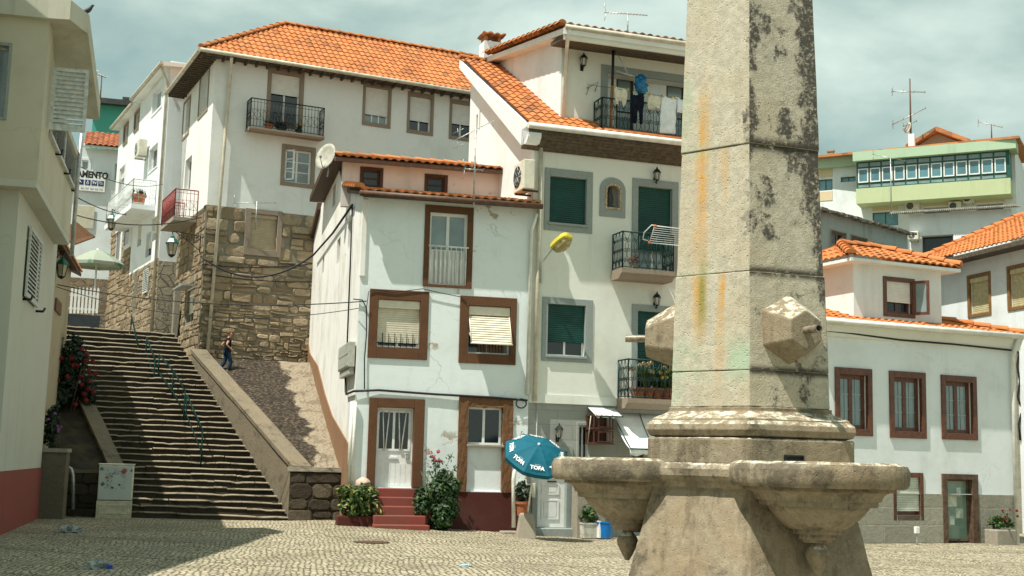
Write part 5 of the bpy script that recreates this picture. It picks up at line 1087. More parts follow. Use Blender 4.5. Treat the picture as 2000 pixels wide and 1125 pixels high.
# ================================================================ buildings behind on the right
FB2=frame_at(1905,575,39,-74.6)
H=thing('upper_tiled_house','white house with a long plain orange roof and straw blinds behind the dormer house','house',FB2.pt(0,4))
uL=FB2.uv(1838,560)[0]; uR=FB2.uv(2060,560)[0]+1; vT=FB2.uv(1930,492)[1]
ws_=[FB2.rect(1894,540,1932,612),FB2.rect(1972,522,2012,598),FB2.rect(1832,552,1844,600)]
ws_=[w_ for w_ in ws_ if w_[0]>uL+.05]
m=MB(); m.wall(FB2,[(uL,0),(uR,0),(uR,vT),(uL,vT)],ws_,.2); fl=FB2.leftside(uL); m.wall(fl,[(-6,0),(0,0),(0,vT),(-6,vT)],[],.2); m.build('wall',WHITE,H)
for w_ in ws_: window(H,FB2,w_,grow(w_,.10,.10,.1,.1),simple('ochre_window_frame',(.22,.12,.045),.5,0,.2,9),WOODM,GLASSD,1,1,.97,SHUTY,.16,surw=.03)
OV=.55; P0=FB2.pt(uL-1.3,vT+.0,OV); a=FB2.uv(1880,452,-4.2); rz=FB2.uv(1890,452,-4.2)[1]; ev=FB2.n*(-4.2-OV)+V((0,0,rz-vT)); L=ev.length; ev.normalize()
m=MB(); tiles(m,P0,FB2.d,ev,L,lambda v:(v*.0,uR-uL+1.5),tw=.22,tl=.36); caps(m,P0+ev*L,P0+ev*L+FB2.d*(uR-uL+1.5),.14); caps(m,P0+V((0,0,.05)),P0+ev*L+V((0,0,.05)),.14)
bb=P0-FB2.n*10.4; m.add([P0+ev*L,P0+ev*L+FB2.d*(uR-uL+1.5),bb+FB2.d*(uR-uL+1.5),bb],[(0,1,2,3)],[(0,0),(30,0),(30,14),(0,14)]); m.build('roof',TILE_BR,H)
m=MB(); m.slab([P0-V((0,0,.03)),P0+FB2.d*(uR-uL+1.5)-V((0,0,.03)),FB2.pt(uR+.2,vT-.03,-.1),FB2.pt(uL-1.3,vT-.03,-.1)],.14); m.build('soffit',WOODS,H)
FRW=frame_at(2010,850,37.2,10); a=FRW.uv(1960,660); H=thing('terrace_wall','tall grey block masonry wall past the white downpipe at the picture edge','wall',FRW.pt(.5,0)); m=MB(); m.box(FRW,a[0],a[0]+4,-.5,a[1],-.6,0); m.build('wall_body',ASHLAR,H)
# grey workshop
FG=frame_at(1690,470,46,43); H=thing('grey_workshop','dirty blue grey workshop with a row of small windows under a ragged roof edge','building',FG.pt(0,6))
uL=FG.uv(1560,440)[0]; uR=FG.uv(1773,480)[0]; vT=FG.uv(1690,434)[1]
ww=[FG.rect(1623,453,1652,484),FG.rect(1662,463,1694,493),FG.rect(1706,478,1736,499),FG.rect(1745,488,1768,506)]
vb=min(w_[2] for w_ in ww); vt=max(w_[3] for w_ in ww); ww=[(w_[0],w_[1],lerp(w_[2],vb+.2,.3),w_[3]) for w_ in ww]
GP=plaster('blue_grey_plaster',(.33,.40,.40),dirt=(.16,.18,.17),amt=.6,streak=.8)
m=MB(); m.wall(FG,[(uL,2),(uR,2),(uR,vT),(uL,vT)],ww,.25); fr_=FG.rightside(uR); m.wall(fr_,[(0,2),(6,2),(6,vT),(0,vT)],[],.25); m.build('wall',GP,H)
for w_ in ww: window(H,FG,w_,grow(w_,.03,.03,.05,.03),CONC,simple('old_grey_frame',(.20,.19,.16),.7,0,.3,9),GLASSD,3,1,0,fw=.06)
m=MB(); P0=FG.pt(uL,vT,.35); n_=40
for k in range(n_):
    u0,u1=lerp(uL,uR+.2,k/n_),lerp(uL,uR+.2,(k+1)/n_); j=rnd.uniform(-.07,.05); m.slab([FG.pt(u0,vT+.02,.3+j),FG.pt(u1,vT+.02,.3+j),FG.pt(u1,vT+.65,-6),FG.pt(u0,vT+.65,-6)],.06+rnd.random()*.06)
m.build('roof',simple('weathered_sheet',(.20,.19,.165),.9,0,.5,5),H)
# white annex with corrugated roof
FX=frame_at(1830,450,57,-26); H=thing('white_annex','low white annex with corrugated roof and one wide black opening below the green flats','building',FX.pt(0,8))
uL=FX.uv(1776,450)[0]; uR=FX.uv(1975,440)[0]; vT=FX.uv(1860,414)[1]; op=FX.rect(1800,459,1862,500)
m=MB(); m.wall(FX,[(uL,4),(uR,4),(uR,vT),(uL,vT)],[(op[0],op[1],4.2,op[3])],.5); fl=FX.leftside(uL); m.wall(fl,[(-5,4),(0,4),(0,vT),(-5,vT)],[],.2); m.build('wall',WHITE,H)
m=MB(); m.quad(FX.pt(op[0],4.2,-.45),FX.pt(op[1],4.2,-.45),FX.pt(op[1],op[3],-.45),FX.pt(op[0],op[3],-.45)); m.build('dark_opening',GLASSD,H)
m=MB(); n_=60; P0=FX.pt(uL-.8,vT+.02,.5); eu=FX.d; ev=(-FX.n*5+V((0,0,.9)))
vs=[];fs=[]
for k in range(n_*2+1):
    z=V((0,0,.07*(k%2))); q=P0+eu*((uR-uL+1)*k/(n_*2))+z; vs+=[q,q+ev,q-V((0,0,.05))]
for k in range(n_*2): fs+=[(3*k,3*k+3,3*k+4,3*k+1),(3*k+2,3*k+5,3*k+3,3*k)]
m.add(vs,fs); m.build('corrugated_roof',simple('corrugated_sheet',(.30,.29,.25),.8,0,.4,6),H)
# green and cream apartment block
FA=frame_at(1800,350,76,-26.5); H=thing('green_apartment_block','cream apartment block with a mint green parapet and one long glazed balcony','apartment block',FA.pt(0,10))
uL=FA.uv(1560,360)[0]; uR=FA.uv(1984,360)[0]; vP=FA.uv(1800,300)[1]; vB=8
MINT=plaster('mint_paint',(.42,.56,.40),dirt=(.34,.45,.3),amt=.3,streak=.35); LIME=plaster('pale_lime_paint',(.50,.57,.34),dirt=(.36,.42,.25),amt=.3,streak=.3); BUFF=plaster('buff_panel',(.68,.55,.36),amt=.2,streak=.1)
gl=FA.rect(1672,302,1968,362,1.5); gb=FA.rect(1672,350,1974,388,1.5)
wv=[FA.rect(1598,350,1626,372),FA.rect(1642,345,1671,355),FA.rect(1704,414,1754,441),FA.rect(1804,405,1856,421),FA.rect(1907,398,1960,412)]
m=MB(); m.wall(FA,[(uL,vB),(uR,vB),(uR,vP),(uL,vP)],wv,.25); fr_=FA.rightside(uR); m.wall(fr_,[(0,vB),(9,vB),(9,vP),(0,vP)],[(.8,2.4,12.4,14),(.8,2.4,15.4,16.6)],.3); m.build('wall',WHITE,H)
DG=simple('dark_green_frame',(.015,.09,.07),.4,0,.2,5)
for i,w_ in enumerate(wv): window(H,FA,w_,None,WHITE,DG if i<3 else GALV,GLASSB if i<3 else GLASSD,2,1,0,bars=9 if i>2 else 0)
for r in (FA.rect(1597,328,1626,346),FA.rect(1598,374,1626,392),FA.rect(1704,392,1754,411),FA.rect(1804,388,1856,402),FA.rect(1905,378,1962,395)): m=MB(); m.box(FA,r[0],r[1],r[2],r[3],.002,.03); m.build('buff_panel',BUFF,H)
vt1=FA.uv(1800,287,1.6)[1]; vt0=FA.uv(1800,305,1.6)[1]; ug=gl[0]-.15
m=MB(); m.box(FA,uL,ug,FA.uv(1640,325,.4)[1],FA.uv(1640,301,.4)[1],.001,.4); m.box(FA,ug+.002,uR+.2,vt0,vt1,.002,1.75); m.build('parapet',MINT,H)
m=MB(); m.box(FA,gb[0],gb[1],gb[2],gb[3]-.25,.003,1.5); m.build('balcony_front',LIME,H)
m=MB(); m.box(FA,gl[0],gl[1]+.1,gb[3]-.249,vt0-.003,.004,1.35); G_=m.build('glazed_balcony',DG,H)
g0,g1=gb[3]-.245,vt0-.005; hh=g1-g0; n_=12; a_=lerp(g0,g1,.22); b_=lerp(g0,g1,.74)
SKYG=simple('sky_blue_glass',(.10,.22,.26),.12,0,.25,.6,.8)
for k in range(n_):
    m1,m2=MB(),MB()
    u0,u1=lerp(gl[0]+.05,gl[1]-.05,k/n_)+.05,lerp(gl[0]+.05,gl[1]-.05,(k+1)/n_)-.05
    m1.ring(FA,(u0,u1,a_,b_),(u0+.07,u1-.07,a_+.07,b_-.07),1.352,1.42); m2.quad(FA.pt(u0+.07,a_+.07,1.38),FA.pt(u1-.07,a_+.07,1.38),FA.pt(u1-.07,b_-.07,1.38),FA.pt(u0+.07,b_-.07,1.38))
    f_=m1.build('sash_window',WALLW,G_); m2.build('pane',SKYG,G_)
    for (c,d) in ((b_+.12,g1-.08),(g0+.08,a_-.12)): m3=MB(); m3.quad(FA.pt(u0,c,1.354),FA.pt(u1,c,1.354),FA.pt(u1,d,1.354),FA.pt(u0,d,1.354)); m3.build('fixed_pane',GLASSC,G_)
m=MB(); m.slab([FA.pt(uL-.2,vP+.25,.7),FA.pt(uR+.4,vt1+.12,1.9),FA.pt(uR+.4,vt1+.9,-8),FA.pt(uL-.2,vP+.9,-8)],.15); m.build('roof',TILE_OLD,H)
gx=FA.uv(1831,260,-3); g0=FA.uv(1787,288,-3); g1=FA.uv(1880,280,-3); FGb=Frame(FA.pt(0,0,-3),FA.phi)
m=MB(); m.prism(FGb,[(g0[0],g0[1]-1),(g1[0],g1[1]-1),(g1[0],g1[1]),gx,(g0[0],g0[1])],-4,0); m.build('gable',CONC,H)
m=MB()
for (p_,q_) in ((gx,g0),(gx,g1)):
    s_=1 if q_[0]>gx[0] else -1; m.prism(FGb,[(p_[0],p_[1]+.02),(q_[0]+.5*s_,q_[1]-.15),(q_[0]+.5*s_,q_[1]+.12),(p_[0],p_[1]+.32)],-4,.5)
m.build('gable_roof',TILE_OLD,H)
r=FA.rect(1774,261,1786,290,-1); m=MB(); m.box(FA,r[0],r[1],r[2]-1,r[3],-1.4,-1); m.build('chimney',WHITE,H)
r=FA.rect(1616,296,1627,304,-1); m=MB(); m.box(FA,r[0],r[1],r[2]-.6,r[3]-.02,-1.3,-1); m.box(FA,r[0]-.05,r[1]+.05,r[3],r[3]+.12,-1.35,-.95); m.build('vent',CONC,H)
# ================================================================ fountain
FD_=12.0; _c=atY(1464,905,FD_); FC_=V((_c.x,_c.y,0)); tocam=V((-FC_.x,-FC_.y,0)).normalized(); rgt=V((-tocam.y,tocam.x,0))
def hexdir(deg): a=RAD(deg); return tocam*math.cos(a)+rgt*math.sin(a)
a0=math.atan2(tocam.y,tocam.x)
def fz(py,depth=FD_,px=1464): return atY(px,py,depth).z
# stone with dark lichen, rust runs and green algae
def fountain_stone(name,shaft):
    t=NT(name); p=t.pos; q=t.vm('SUBTRACT',p,tuple(FC_)); z=t.sepz(p)[2]
    g=t.n('ShaderNodeNewGeometry'); nrm=g.outputs['True Normal']
    n1=hexdir(-30); n2=hexdir(30); t1=V((-n1.y,n1.x,0)); t2=V((-n2.y,n2.x,0))
    s1=t.vm('DOT_PRODUCT',q,tuple(t1)); s2=t.vm('DOT_PRODUCT',q,tuple(t2))
    f1=t.ss(t.vm('DOT_PRODUCT',nrm,tuple(n1)),.75,.9); f2=t.ss(t.vm('DOT_PRODUCT',nrm,tuple(n2)),.75,.9)
    a=t.noise(p,1.6,8,.62); b=t.noise(p,13,8,.72); sp=t.noise(p,70,3,.6); st=t.noise(t.scale(p,(5,5,.5)),1,7,.66)
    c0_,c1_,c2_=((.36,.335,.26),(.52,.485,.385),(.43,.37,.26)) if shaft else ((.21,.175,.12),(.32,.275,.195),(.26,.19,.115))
    c=t.mix(t.ss(b,.3,.72),c0_,c1_); c=t.mix(t.math('MULTIPLY',t.ss(a,.42,.68),.6),c,c2_)
    c=t.mix(t.math('MULTIPLY',t.ss(sp,.56,.68),.55),c,(.16,.13,.09)); c=t.mix(t.math('MULTIPLY',t.ss(st,.55,.75),.35),c,(.22,.18,.12))
    def streak(s,c0,w,seed): 
        d=t.math('ABSOLUTE',t.math('SUBTRACT',t.math('ADD',s,t.math('ADD',t.math('MULTIPLY',t.math('SUBTRACT',st,.5),.14),t.math('MULTIPLY',t.math('SUBTRACT',a,.5),.12))),c0)); return t.ss(d,w*1.25,w*.05)
    def below(z0,ln): return t.math('MULTIPLY',t.ss(z,z0+.02,z0-.03),t.ss(z,z0-ln,z0-ln*.2))
    if shaft:
        zA,zB=fz(280,11.3),fz(527,11.2)
        r=t.math('ADD',t.math('MULTIPLY',streak(s1,-.14,.10,1),t.math('ADD',t.math('MULTIPLY',below(zA,1.5),.95),t.math('MULTIPLY',below(zB,.9),.75))),t.math('MULTIPLY',streak(s1,.10,.055,2),t.math('ADD',t.math('MULTIPLY',below(zA,.8),.5),t.math('MULTIPLY',below(zB,1.3),.85))))
        r=t.math('ADD',r,t.math('MULTIPLY',streak(s1,-.12,.09,2),t.math('MULTIPLY',t.ss(z,zA-.1,zA+.1),t.ss(z,zA+.9,zA))))
        r=t.math('MULTIPLY',r,t.math('ADD',t.ss(t.noise(t.scale(p,(14,14,1.1)),1,6,.7),.30,.58),.3)); c=t.mix(t.math('MULTIPLY',t.math('MULTIPLY',r,f1),t.ss(b,.2,.6),clamp=True),c,(.50,.28,.075))
        gn=t.noise(p,1.5,5,.6); gm=t.math('MULTIPLY',f1,t.math('ADD',t.math('MULTIPLY',t.ss(gn,.50,.68),t.ss(s1,.05,-.3)),t.math('MULTIPLY',t.math('MULTIPLY',t.ss(t.math('ABSOLUTE',t.math('SUBTRACT',z,fz(700,11.2))),.28,.02),t.ss(gn,.38,.55)),1.2)))
        c=t.mix(t.math('MULTIPLY',gm,.6,clamp=True),c,(.30,.43,.30))
        mo=t.math('MULTIPLY',t.math('MULTIPLY',streak(s1,-.10,.06,1),f1),t.ss(t.math('ABSOLUTE',t.math('SUBTRACT',z,fz(565,11.2))),.5,.05)); c=t.mix(t.math('MULTIPLY',mo,.8,clamp=True),c,(.20,.19,.035))
        lz=t.ss(z,2.4,5.0); l=t.noise(p,2.4,9,.74); l2=t.noise(t.scale(p,(2.2,2.2,.55)),1.0,6,.65)
        e=t.math('ADD',t.math('MULTIPLY',t.ss(s2,.12,.40),.24),t.math('MULTIPLY',t.ss(s2,-.16,-.42),.14))
        k=t.math('ADD',t.math('ADD',l,t.math('MULTIPLY',t.math('SUBTRACT',l2,.5),.7)),t.math('ADD',t.math('MULTIPLY',e,lz),t.math('MULTIPLY',lz,.055)))
        k=t.math('MULTIPLY',t.ss(k,.575,.66),t.math('MULTIPLY',f2,t.ss(t.math('ADD',t.math('MULTIPLY',b,.6),t.math('MULTIPLY',t.noise(p,34,4,.7),.4)),.38,.52)))
        c=t.mix(t.math('MULTIPLY',k,.93),c,(.045,.042,.036))
        k1=t.math('MULTIPLY',t.math('MULTIPLY',t.ss(t.math('ADD',l,t.math('MULTIPLY',t.ss(s1,.16,.38),.22)),.70,.78),f1),lz); c=t.mix(t.math('MULTIPLY',k1,t.ss(b,.35,.6)),c,(.07,.065,.055))
        for zz,w_ in ((fz(280,11.3),.05),(fz(527,11.2),.035),(fz(722,11.2),.03)):
            jl=t.ss(t.math('ABSOLUTE',t.math('SUBTRACT',z,zz)),w_*2.2,w_*.2); c=t.mix(t.math('MULTIPLY',t.math('MULTIPLY',jl,f2),t.ss(b,.30,.5)),c,(.05,.045,.035)); c=t.mix(t.math('MULTIPLY',t.math('MULTIPLY',t.math('MULTIPLY',jl,f1),t.ss(s1,.12,-.2)),t.math('MULTIPLY',t.ss(b,.42,.62),.6)),c,(.30,.42,.27))
    else:
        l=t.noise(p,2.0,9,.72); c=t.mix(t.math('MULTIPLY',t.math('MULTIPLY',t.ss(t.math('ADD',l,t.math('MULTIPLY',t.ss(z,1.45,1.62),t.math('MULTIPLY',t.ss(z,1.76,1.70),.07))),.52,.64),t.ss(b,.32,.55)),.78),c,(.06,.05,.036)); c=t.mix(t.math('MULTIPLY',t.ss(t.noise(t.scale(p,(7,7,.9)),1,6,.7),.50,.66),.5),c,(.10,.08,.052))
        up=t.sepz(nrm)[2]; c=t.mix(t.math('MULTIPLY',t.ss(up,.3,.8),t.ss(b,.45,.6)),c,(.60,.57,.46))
    h=t.math('ADD',t.math('MULTIPLY',b,1.0),t.math('MULTIPLY',sp,.5)); vp=t.n('ShaderNodeTexVoronoi',feature='F1'); t.l(p,vp.inputs['Vector']); vp.inputs['Scale'].default_value=22
    h=t.math('SUBTRACT',h,t.math('MULTIPLY',t.ss(vp.outputs[0],.22,.05),.9))
    return t.fin(c,.92,t.bump(h,.55,.016))
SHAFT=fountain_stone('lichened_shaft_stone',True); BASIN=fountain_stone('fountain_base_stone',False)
FT_=thing('stone_fountain','tall weathered hexagonal stone fountain pillar with spout blocks and scalloped basins','fountain',FC_)
def hexring(R,z,off=0): return [FC_+hexdir(k*60+off)*R+V((0,0,z)) for k in range(6)]
def hexloft(prof,mat,name,parent,bev=.012,noise=.012):
    m=MB(); rings=[hexring(R,z) for R,z in prof]; sub=10
    vs=[];fs=[]
    for r in rings:
        for k in range(6):
            for s_ in range(sub): vs.append(r[k].lerp(r[(k+1)%6],s_/sub))
    n=6*sub
    for i in range(len(rings)-1):
        for k in range(n): j=(k+1)%n; fs.append((i*n+k,i*n+j,(i+1)*n+j,(i+1)*n+k))
    fs.append(tuple(range(n))[::-1]); fs.append(tuple((len(rings)-1)*n+k for k in range(n)))
    m.add(vs,fs); o=m.build(name,mat,parent,bevel=bev)
    if noise: bumpy(o,noise,.22)
    return o
def Rw(hw,depth=FD_): return hw*depth/F_PX/.866
RT=Rw(120); RB=Rw(147); zT=fz(0); zBt=fz(802)
def Rs(z): return lerp(RB,RT,(z-zBt)/(zT-zBt))
def dense(a,b,n): return [lerp(a,b,k/n) for k in range(n+1)]
# shaft in courses with open joints
js=[zBt,fz(722,11.2),fz(527,11.2),fz(280,11.3),7.4,9.4]
js=[zBt]+sorted(js[1:])
for i in range(len(js)-1):
    a,b=js[i],js[i+1]; sh=(0,.004,-.006,.006,0,.004)[i]
    zs=dense(a+.003,b-.003,14)
    pr=[(Rs(zs[0])-.03+sh,zs[0])]+[(Rs(z)+sh,z) for k,z in enumerate(zs)]+[(Rs(zs[-1])-.03+sh,zs[-1])]
    hexloft(pr,SHAFT,'shaft_block',FT_,.008,.014)
hexloft([(Rs(9.4)+.01,9.4),(.02,10.4)],SHAFT,'pointed_cap',FT_,0,0)
hexloft([(Rs(zBt)-.02,zBt-.5)]+[(Rs(js[0])-.02,js[0]),(Rs(js[-1])-.02,js[-1])],simple('joint_mortar',(.09,.08,.06),.9,0,.4,8),'joint_core',FT_,0,0)
z1,z2,z3=fz(802),fz(855,11.0),fz(905,10.95)
Rm=Rw(189)
pr=[(Rm-.09,z2+.004),(Rm-.015,z2+.02),(Rm+.015,z2+.07),(Rm+.005,z2+.12),(Rm-.05,z2+.155)]+[(Rs(z1)+.02+(Rm-.07-Rs(z1))*(1-math.sin(PI/2*k/8)),lerp(z2+.17,z1-.03,(k/8)**.8)) for k in range(9)]+[(Rs(z1)+.02,z1)]
hexloft(pr,BASIN,'base_moulding',FT_,.006,.016)
hexloft([(Rm,z)for z in dense(z3-.02,z2,6)],BASIN,'plinth_block',FT_,.02,.016)
zr=1.745; zl=1.565
hexloft([(1.02,zl-.12),(1.00,zl-.06),(1.05,zl-.05),(1.06,zl),(1.10,zl+.012),(1.125,zl+.05),(1.125,zr-.07),(1.10,zr-.03),(1.05,zr-.015)],BASIN,'basin_rim',FT_,.006,.02)
body=[]
for k in range(25):
    tt=k/24; z=lerp(zl-.07,.35,tt); body.append((lerp(1.0,1.34,tt**.95),z))
hexloft(body[::-1],BASIN,'pedestal',FT_,.015,.02)
hexloft([(1.5,-.1),(1.5,.34),(1.46,.36),(1.34,.362)],BASIN,'foot_block',FT_,.02,.02)
hexloft([(2.45,-.3),(2.45,.16),(2.42,.18)],BASIN,'foot_step',FT_,.02,.02)
# bowls
def supel(a,e=3.2,ph=0): 
    c,s_=abs(math.cos(a)),abs(math.sin(a)); return 1/((c**e+s_**e)**(1/e))
bowl_prof=[(.02,.80),(.06,.87),(.095,.94),(.105,.985),(.085,1.03),(.05,1.065),(.05,1.08),(.12,1.082),(.13,1.105),(.155,1.108),(.16,1.15),(.20,1.152),(.20,1.185)]+[(lerp(.20,.41,k/8),lerp(1.185,1.37,(k/8)**1.5)) for k in range(1,9)]+[(.41,1.385),(.475,1.386),(.48,1.43),(.50,1.432)]+[(lerp(.505,.60,1-math.cos(PI/2*k/5)),lerp(1.435,1.515,math.sin(PI/2*k/5))) for k in range(6)]+[(.60,1.545),(.70,1.547),(.72,1.575),(.725,1.62),(.725,1.69),(.705,1.735),(.65,1.757),(.58,1.75),(.53,1.70),(.3,1.64)]
for ang in (30,-90,150):
    d=hexdir(ang); c=FC_+d*1.14; r0=math.atan2(d.y,d.x)
    m=MB(); n=48; vs=[];fs=[]
    for r,z in bowl_prof:
        for i in range(n):
            a=2*PI*i/n; k=supel(a,2.0+.35*min(1,r/.5)); vs.append(V((c.x+math.cos(a+r0)*r*k,c.y+math.sin(a+r0)*r*k,z)))
    for i in range(len(bowl_prof)-1):
        for k in range(n): j=(k+1)%n; fs.append((i*n+k,i*n+j,(i+1)*n+j,(i+1)*n+k))
    fs.append(tuple(range(n))[::-1]); fs.append(tuple((len(bowl_prof)-1)*n+k for k in range(n)))
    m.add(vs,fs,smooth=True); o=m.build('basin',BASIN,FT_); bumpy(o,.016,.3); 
    md=o.modifiers.new('edge','EDGE_SPLIT'); md.split_angle=RAD(42)
# spout blocks
zc=fz(648,11.6)
for ang in (30,-90,150):
    d=hexdir(ang); tt=V((-d.y,d.x,0)); Z=V((0,0,1)); ap=Rs(zc)*.866
    Rb,Rf,pr_=.31,.18,.29; zc_=zc
    base=[FC_+d*(ap-.12)+tt*(math.cos(RAD(90+60*k))*Rb)+Z*(zc_+math.sin(RAD(90+60*k))*Rb*1.02) for k in range(6)]
    b2=[p+d*.13 for p in base]
    frn=[FC_+d*(ap+pr_)+tt*(math.cos(RAD(90+60*k))*Rf)+Z*(zc_-.03+math.sin(RAD(90+60*k))*Rf) for k in range(6)]
    m=MB(); vs=base+b2+frn; fs=[(k,(k+1)%6,6+(k+1)%6,6+k) for k in range(6)]+[(6+k,6+(k+1)%6,12+(k+1)%6,12+k) for k in range(6)]+[(12,13,14,15,16,17),(5,4,3,2,1,0)]
    m.add(vs,fs); bm=bmesh.new()
    o=m.build('spout_block',BASIN,FT_,bevel=.015); 
    me=o.data; bm.from_mesh(me); bmesh.ops.recalc_face_normals(bm,faces=bm.faces); bm.to_mesh(me); bm.free()
    bumpy(o,.02,.12)
    m=MB(); a=FC_+d*(ap+pr_-.04)+Z*(zc_-.03); n=12; ro,ri=.036,.026; L_=.24
    m.tube([a,a+d*L_],ro,12,caps=False); m.tube([a+d*L_,a],ri,12,caps=False)
    x=tt
    ring=[]; 
    for i in range(12):
        a_=2*PI*i/12; ring.append((a+d*L_+tt*math.cos(a_)*ro+Z*math.sin(a_)*ro,a+d*L_+tt*math.cos(a_)*ri+Z*math.sin(a_)*ri))
    for i in range(12): j=(i+1)%12; m.quad(ring[i][0],ring[i][1],ring[j][1],ring[j][0])
    m.build('spout_pipe',simple('tarnished_pipe',(.26,.22,.17),.5,.6,.5,16),o)
d=hexdir(30); tt=V((-d.y,d.x,0)); Fp=Frame((FC_+d*(Rm*.866)).to_tuple()[:2],math.degrees(math.atan2(tt.y,tt.x)))
r=Fp.rect(1531,889,1568,900); m=MB(); m.ring(Fp,r,ins(r,.012),.0,.025); m.box(Fp,r[0]+.013,r[1]-.013,r[2]+.013,r[3]-.013,.001,.008); m.build('drain_plate',IRON,FT_)
# ================================================================ small things
Z=V((0,0,1))
def textmesh(mb,s,size,P,ex,ey,off=.0,lift=.0,center=True,widen=1.0):
    cu=bpy.data.curves.new('t','FONT'); cu.body=s; cu.size=size; cu.offset=off; cu.resolution_u=3
    if center: cu.align_x='CENTER'; cu.align_y='CENTER'
    ob=bpy.data.objects.new('t',cu); COL.objects.link(ob); bpy.context.view_layer.update()
    me=bpy.data.meshes.new_from_object(ob.evaluated_get(bpy.context.evaluated_depsgraph_get()))
    nn=ex.cross(ey).normalized()
    mb.add([P+ex*(v.co.x*widen)+ey*v.co.y+nn*lift for v in me.vertices],[tuple(p.vertices) for p in me.polygons])
    bpy.data.objects.remove(ob); bpy.data.curves.remove(cu); bpy.data.meshes.remove(me)
def antenna(label,base,h,boom,ang,n=9,el=.5,tilt=0,zb=None,extra=None,r=.018):
    t=thing('tv_antenna',label,'antenna',base,'television aerials on the roofs'); base=V(base)
    m=MB(); m.tube([base,base+Z*h],[r*1.4,r],6); m.build('mast',GALV if r<.03 else simple('rusty_mast',(.16,.09,.06),.8,.2,.4,9),t)
    for (zz,bm,an,ne,e_,ti) in [(zb or h-.05,boom,ang,n,el,tilt)]+(extra or []):
        a=RAD(an); d=V((math.cos(a),math.sin(a),math.tan(RAD(ti)))).normalized(); x=V((-math.sin(a),math.cos(a),0)); c=base+Z*zz; m=MB()
        m.tube([c-d*bm*.55,c+d*bm*.45],r*.7,5)
        for k in range(ne): q=c+d*bm*(-.52+.95*k/max(1,ne-1)); s_=e_*(1-.35*k/ne); m.tube([q-x*s_,q+x*s_],r*.33,4)
        q=c-d*bm*.5
        for s_ in (-1,1): m.tube([q,q+Z*.28*s_-d*.05],r*.4,4); m.tube([q+Z*.2*s_-x*e_*.9-d*.03,q+Z*.2*s_+x*e_*.9-d*.03],r*.35,4)
        m.build('aerial',GALV,t)
    return t
# aerials
q=FN.uv(499,448,.35); antenna('thin aerial on an arm from the stone wall beside the tan shutter',FN.pt(q[0],q[1],.35),FN.uv(499,393,.35)[1]-q[1],1.5,18,5,.25,5)
q=FS.uv(925,402,.46); b=FS.pt(q[0],q[1],.46); antenna('tall aerial with slanted boom at the tiled eave of the small house',b,2.05,1.15,30,10,.33,32,extra=[(.95,.5,10,4,.3,0)])
p=atY(1226,52,36.8); antenna('comb aerial lying flat above the balcony house roof',p-Z*.35,.8,1.35,8,14,.13,0)
p=FA.pt(FA.uv(1779,262,-1.2)[0],FA.uv(1779,262,-1.2)[1],-1.2); antenna('very tall rusty mast with three aerials on the chimney of the green flats',p,3.6,2.1,-10,4,.4,-3,zb=2.75,extra=[(1.2,2.3,-20,4,.4,25),(.7,.9,-20,2,.3,20)],r=.045)
p=FA.pt(FA.uv(1937,272,-.5)[0],FA.uv(1937,272,-.5)[1],-.5); antenna('aerial with sloping boom near the right end of the green parapet',p,.95,1.5,-20,4,.5,-18,r=.03)
p=FA.pt(FA.uv(1741,440,1.8)[0],FA.uv(1741,440,1.8)[1],1.8); antenna('thin aerial standing before the glazed balcony of the green flats',FX.pt(FX.uv(1741,420,-2)[0],FX.uv(1741,425,-2)[1],-2),3.0,1.6,-20,5,.3,-15,r=.022)
p=atY(195,205,80); antenna('slim lattice aerial rising behind the teal house roof',p,2.0,.8,60,5,.3,0,r=.035)
def dish(label,c,d,r):
    t=thing('satellite_dish',label,'satellite dish',c); d=d.normalized(); x=d.cross(Z).normalized(); y=x.cross(d); c=V(c); m=MB()
    vs=[c];fs=[]; n=20
    for i in range(1,5):
        rr=r*i/4
        for k in range(n): a=2*PI*k/n; vs.append(c+x*math.cos(a)*rr*.9+y*math.sin(a)*rr+d*(.22*r*(i/4)**2))
    for k in range(n): fs.append((0,1+k,1+(k+1)%n))
    for i in range(3):
        for k in range(n): j=(k+1)%n; fs.append((1+i*n+k,1+(i+1)*n+k,1+(i+1)*n+j,1+i*n+j))
    m.add(vs,fs,smooth=True); o=m.build('reflector',simple('weathered_dish',(.40,.39,.33),.6,0,.2,6),t); md=o.modifiers.new('solid','SOLIDIFY'); md.thickness=.02
    m=MB(); f=c+d*r*.75-y*.25*r; m.tube([c-y*r*.95+d*.2*r,f],.014,5); m.tube([f-d*.06,f+d*.03],.035,8); m.tube([c-d*.02,c-d*.15-y*.3,c-d*.15-y*r*1.3],.025,6); m.build('arm',GALV,t)
p=atY(640,308,34.6); dish('pale round dish on the left end of the small house roof',p,V((-.55,-.80,.25)),.40)
p=FA.pt(FA.uv(1775,250,-1.25)[0],FA.uv(1775,250,-1.25)[1],-1.25); dish('small dark dish edge on beside the tall mast',p,V((-.9,-.3,.2)),.38)
